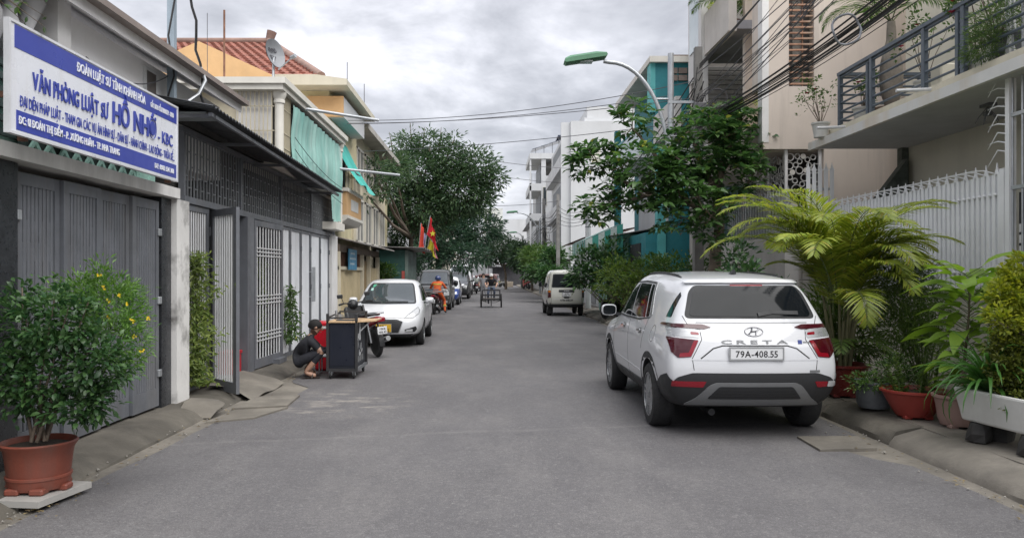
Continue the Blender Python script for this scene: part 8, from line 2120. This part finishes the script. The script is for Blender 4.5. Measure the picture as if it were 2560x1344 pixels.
rose('crimson flowers trailing above the near railing',5.8,8.9,1.25,305,.3,6)
o = MB().cbox(5.85,6.1,10.15,10.4,3.98,4.35,c=.02).build('plant_stand',cream_light); tag(o,'pale block stand among the balcony plants','stand')
ft = thing('balcony_fern','bushy light green fern in a grey pot by the near railing','plant',(5.85,8.75,3.98)); pot_small(ft,5.85,8.75,3.98,.2,.3,pot_grey)
C,Dc,K = in_lobes([(np.array([5.75,8.75,4.40]),np.array([.3,.34,.28])),(np.array([5.6,8.85,4.2]),np.array([.2,.3,.2]))],220,.4,311); P_,D_,N_ = clump(C,Dc,14,.045,.2,.8,312); foliage('foliage',leafmat('balcony_fern_leaf',(.09,.16,.05),(.16,.23,.08),.35,.5),ft,P_,D_,N_,.06,.012,'kite',.1,.2)
for i,(x,y,z,s_) in enumerate(((5.4,17.4,4.0,1.35),(5.7,18.2,4.0,1.3),(5.35,17.3,6.9,1.0),(5.6,18.6,4.0,1.1))):
    t_ = thing('terrace_palm',['slim palm clump on the lower terrace behind the cables','bushy palm beside the white terrace column','palm leaning over the upper terrace edge','palm clump deep in the lower terrace'][i],'palm',(x,y,z)); pot_small(t_,x,y,z,.2,.3,brown_pot)
    for k in range(13): frond(t_,(x,y,z + .25 + .3 * s_),k * 2.4,.7 + .5 * ((k * 7) % 5) / 5,1.15 * s_,1.9,[G_palm,G_bush][k % 2],22,.3,320 + i * 20 + k,.03)
    MB().tube([(x,y,z + .2),(x + .05,y,z + .7)],[.03,.02],6).build('trunk',cane,t_)
# small twig hanging in from a tree beside the office sign
tw = thing('overhanging_twig','thin twigs with few leaves hanging over the corner of the office sign','branch',(-3.5,5.2,3.6)); rr = random.Random(3); fk = []; pl = []
for k in range(9):
    e_ = vv((-3.4 + rr.uniform(-.15,.25),5.3 + rr.uniform(.0,.75),3.42 + rr.uniform(-.02,.38))); fk.append(([(-3.55,4.7,3.75),tuple(vv((-3.5,5.0,3.65)).lerp(e_,.5)),tuple(e_)],.006,.002)); pl.append(e_[:]); pl.append((vv((-3.5,5.0,3.65)).lerp(e_,.7))[:])
limbs(tw,(0,0,0),fk,bark,.01,'twig'); P_ = np.repeat(np.array(pl),2,0); g_ = np.random.default_rng(77); foliage('foliage',G_bush,tw,P_,g_.normal(size=P_.shape) + np.array([.5,.2,-.5]),g_.normal(size=P_.shape) * .5 + np.array([.5,-.5,.7]),.06,.026,'oval',.2,.2)

# ---- fallen leaves and grit along the kerbs, damp run-off in the right gutter
g_ = np.random.default_rng(5); n = 420; lft = g_.random(n) < .5
X_ = np.where(lft,-3.08 + np.abs(g_.normal(size=n)) * .12 - .12 * (g_.random(n) < .3),3.62 - np.abs(g_.normal(size=n)) * .13); Y_ = 5 + 25 * g_.random(n) ** 1.6
P_ = np.stack([X_,Y_,np.full(n,.022)],-1); a = g_.random(n) * 6.3; L_ = g_.uniform(.015,.06,n)
lit = foliage('leaf_litter',leafmat('dry_leaf',(.10,.07,.035),(.26,.20,.09),.1,.7),None,P_,np.stack([np.cos(a),np.sin(a),.05 + 0 * a],-1),np.tile([0,0,1.],(n,1)),L_,L_ * .45,'kite',.2,.0); tag(lit,'dry leaves and scraps scattered along both gutters','litter')

m = MB(); rr = random.Random(31)
for k in range(340):
    y = 4.9 + 16 * rr.random() ** 1.5; x = rr.choice([-3.12 + rr.gauss(0,.10),3.62 + rr.gauss(0,.09),-3.3 + rr.gauss(0,.1)]); r_ = rr.uniform(.004,.013) * (1.6 if rr.random() < .1 else 1)
    z = .012 if abs(x) < 3.15 else (.02 + .28 * max(0,min(.33,-3.19 - x)) if x < 0 else .012)
    m.add([(x + r_ * a * rr.uniform(.7,1.3),y + r_ * b * rr.uniform(.7,1.3),z + r_ * c_ * .8) for a,b,c_ in ((1,0,0),(0,1,0),(-1,0,0),(0,-1,0),(0,0,1),(0,0,-1))],[(0,1,4),(1,2,4),(2,3,4),(3,0,4),(1,0,5),(2,1,5),(3,2,5),(0,3,5)])
tag(m.build('grit',M('grit_grey',(.26,.245,.22),.9,var=.35,scale=30),fix=False),'grit and small stones gathered along the pavement edges','grit',kind='stuff')
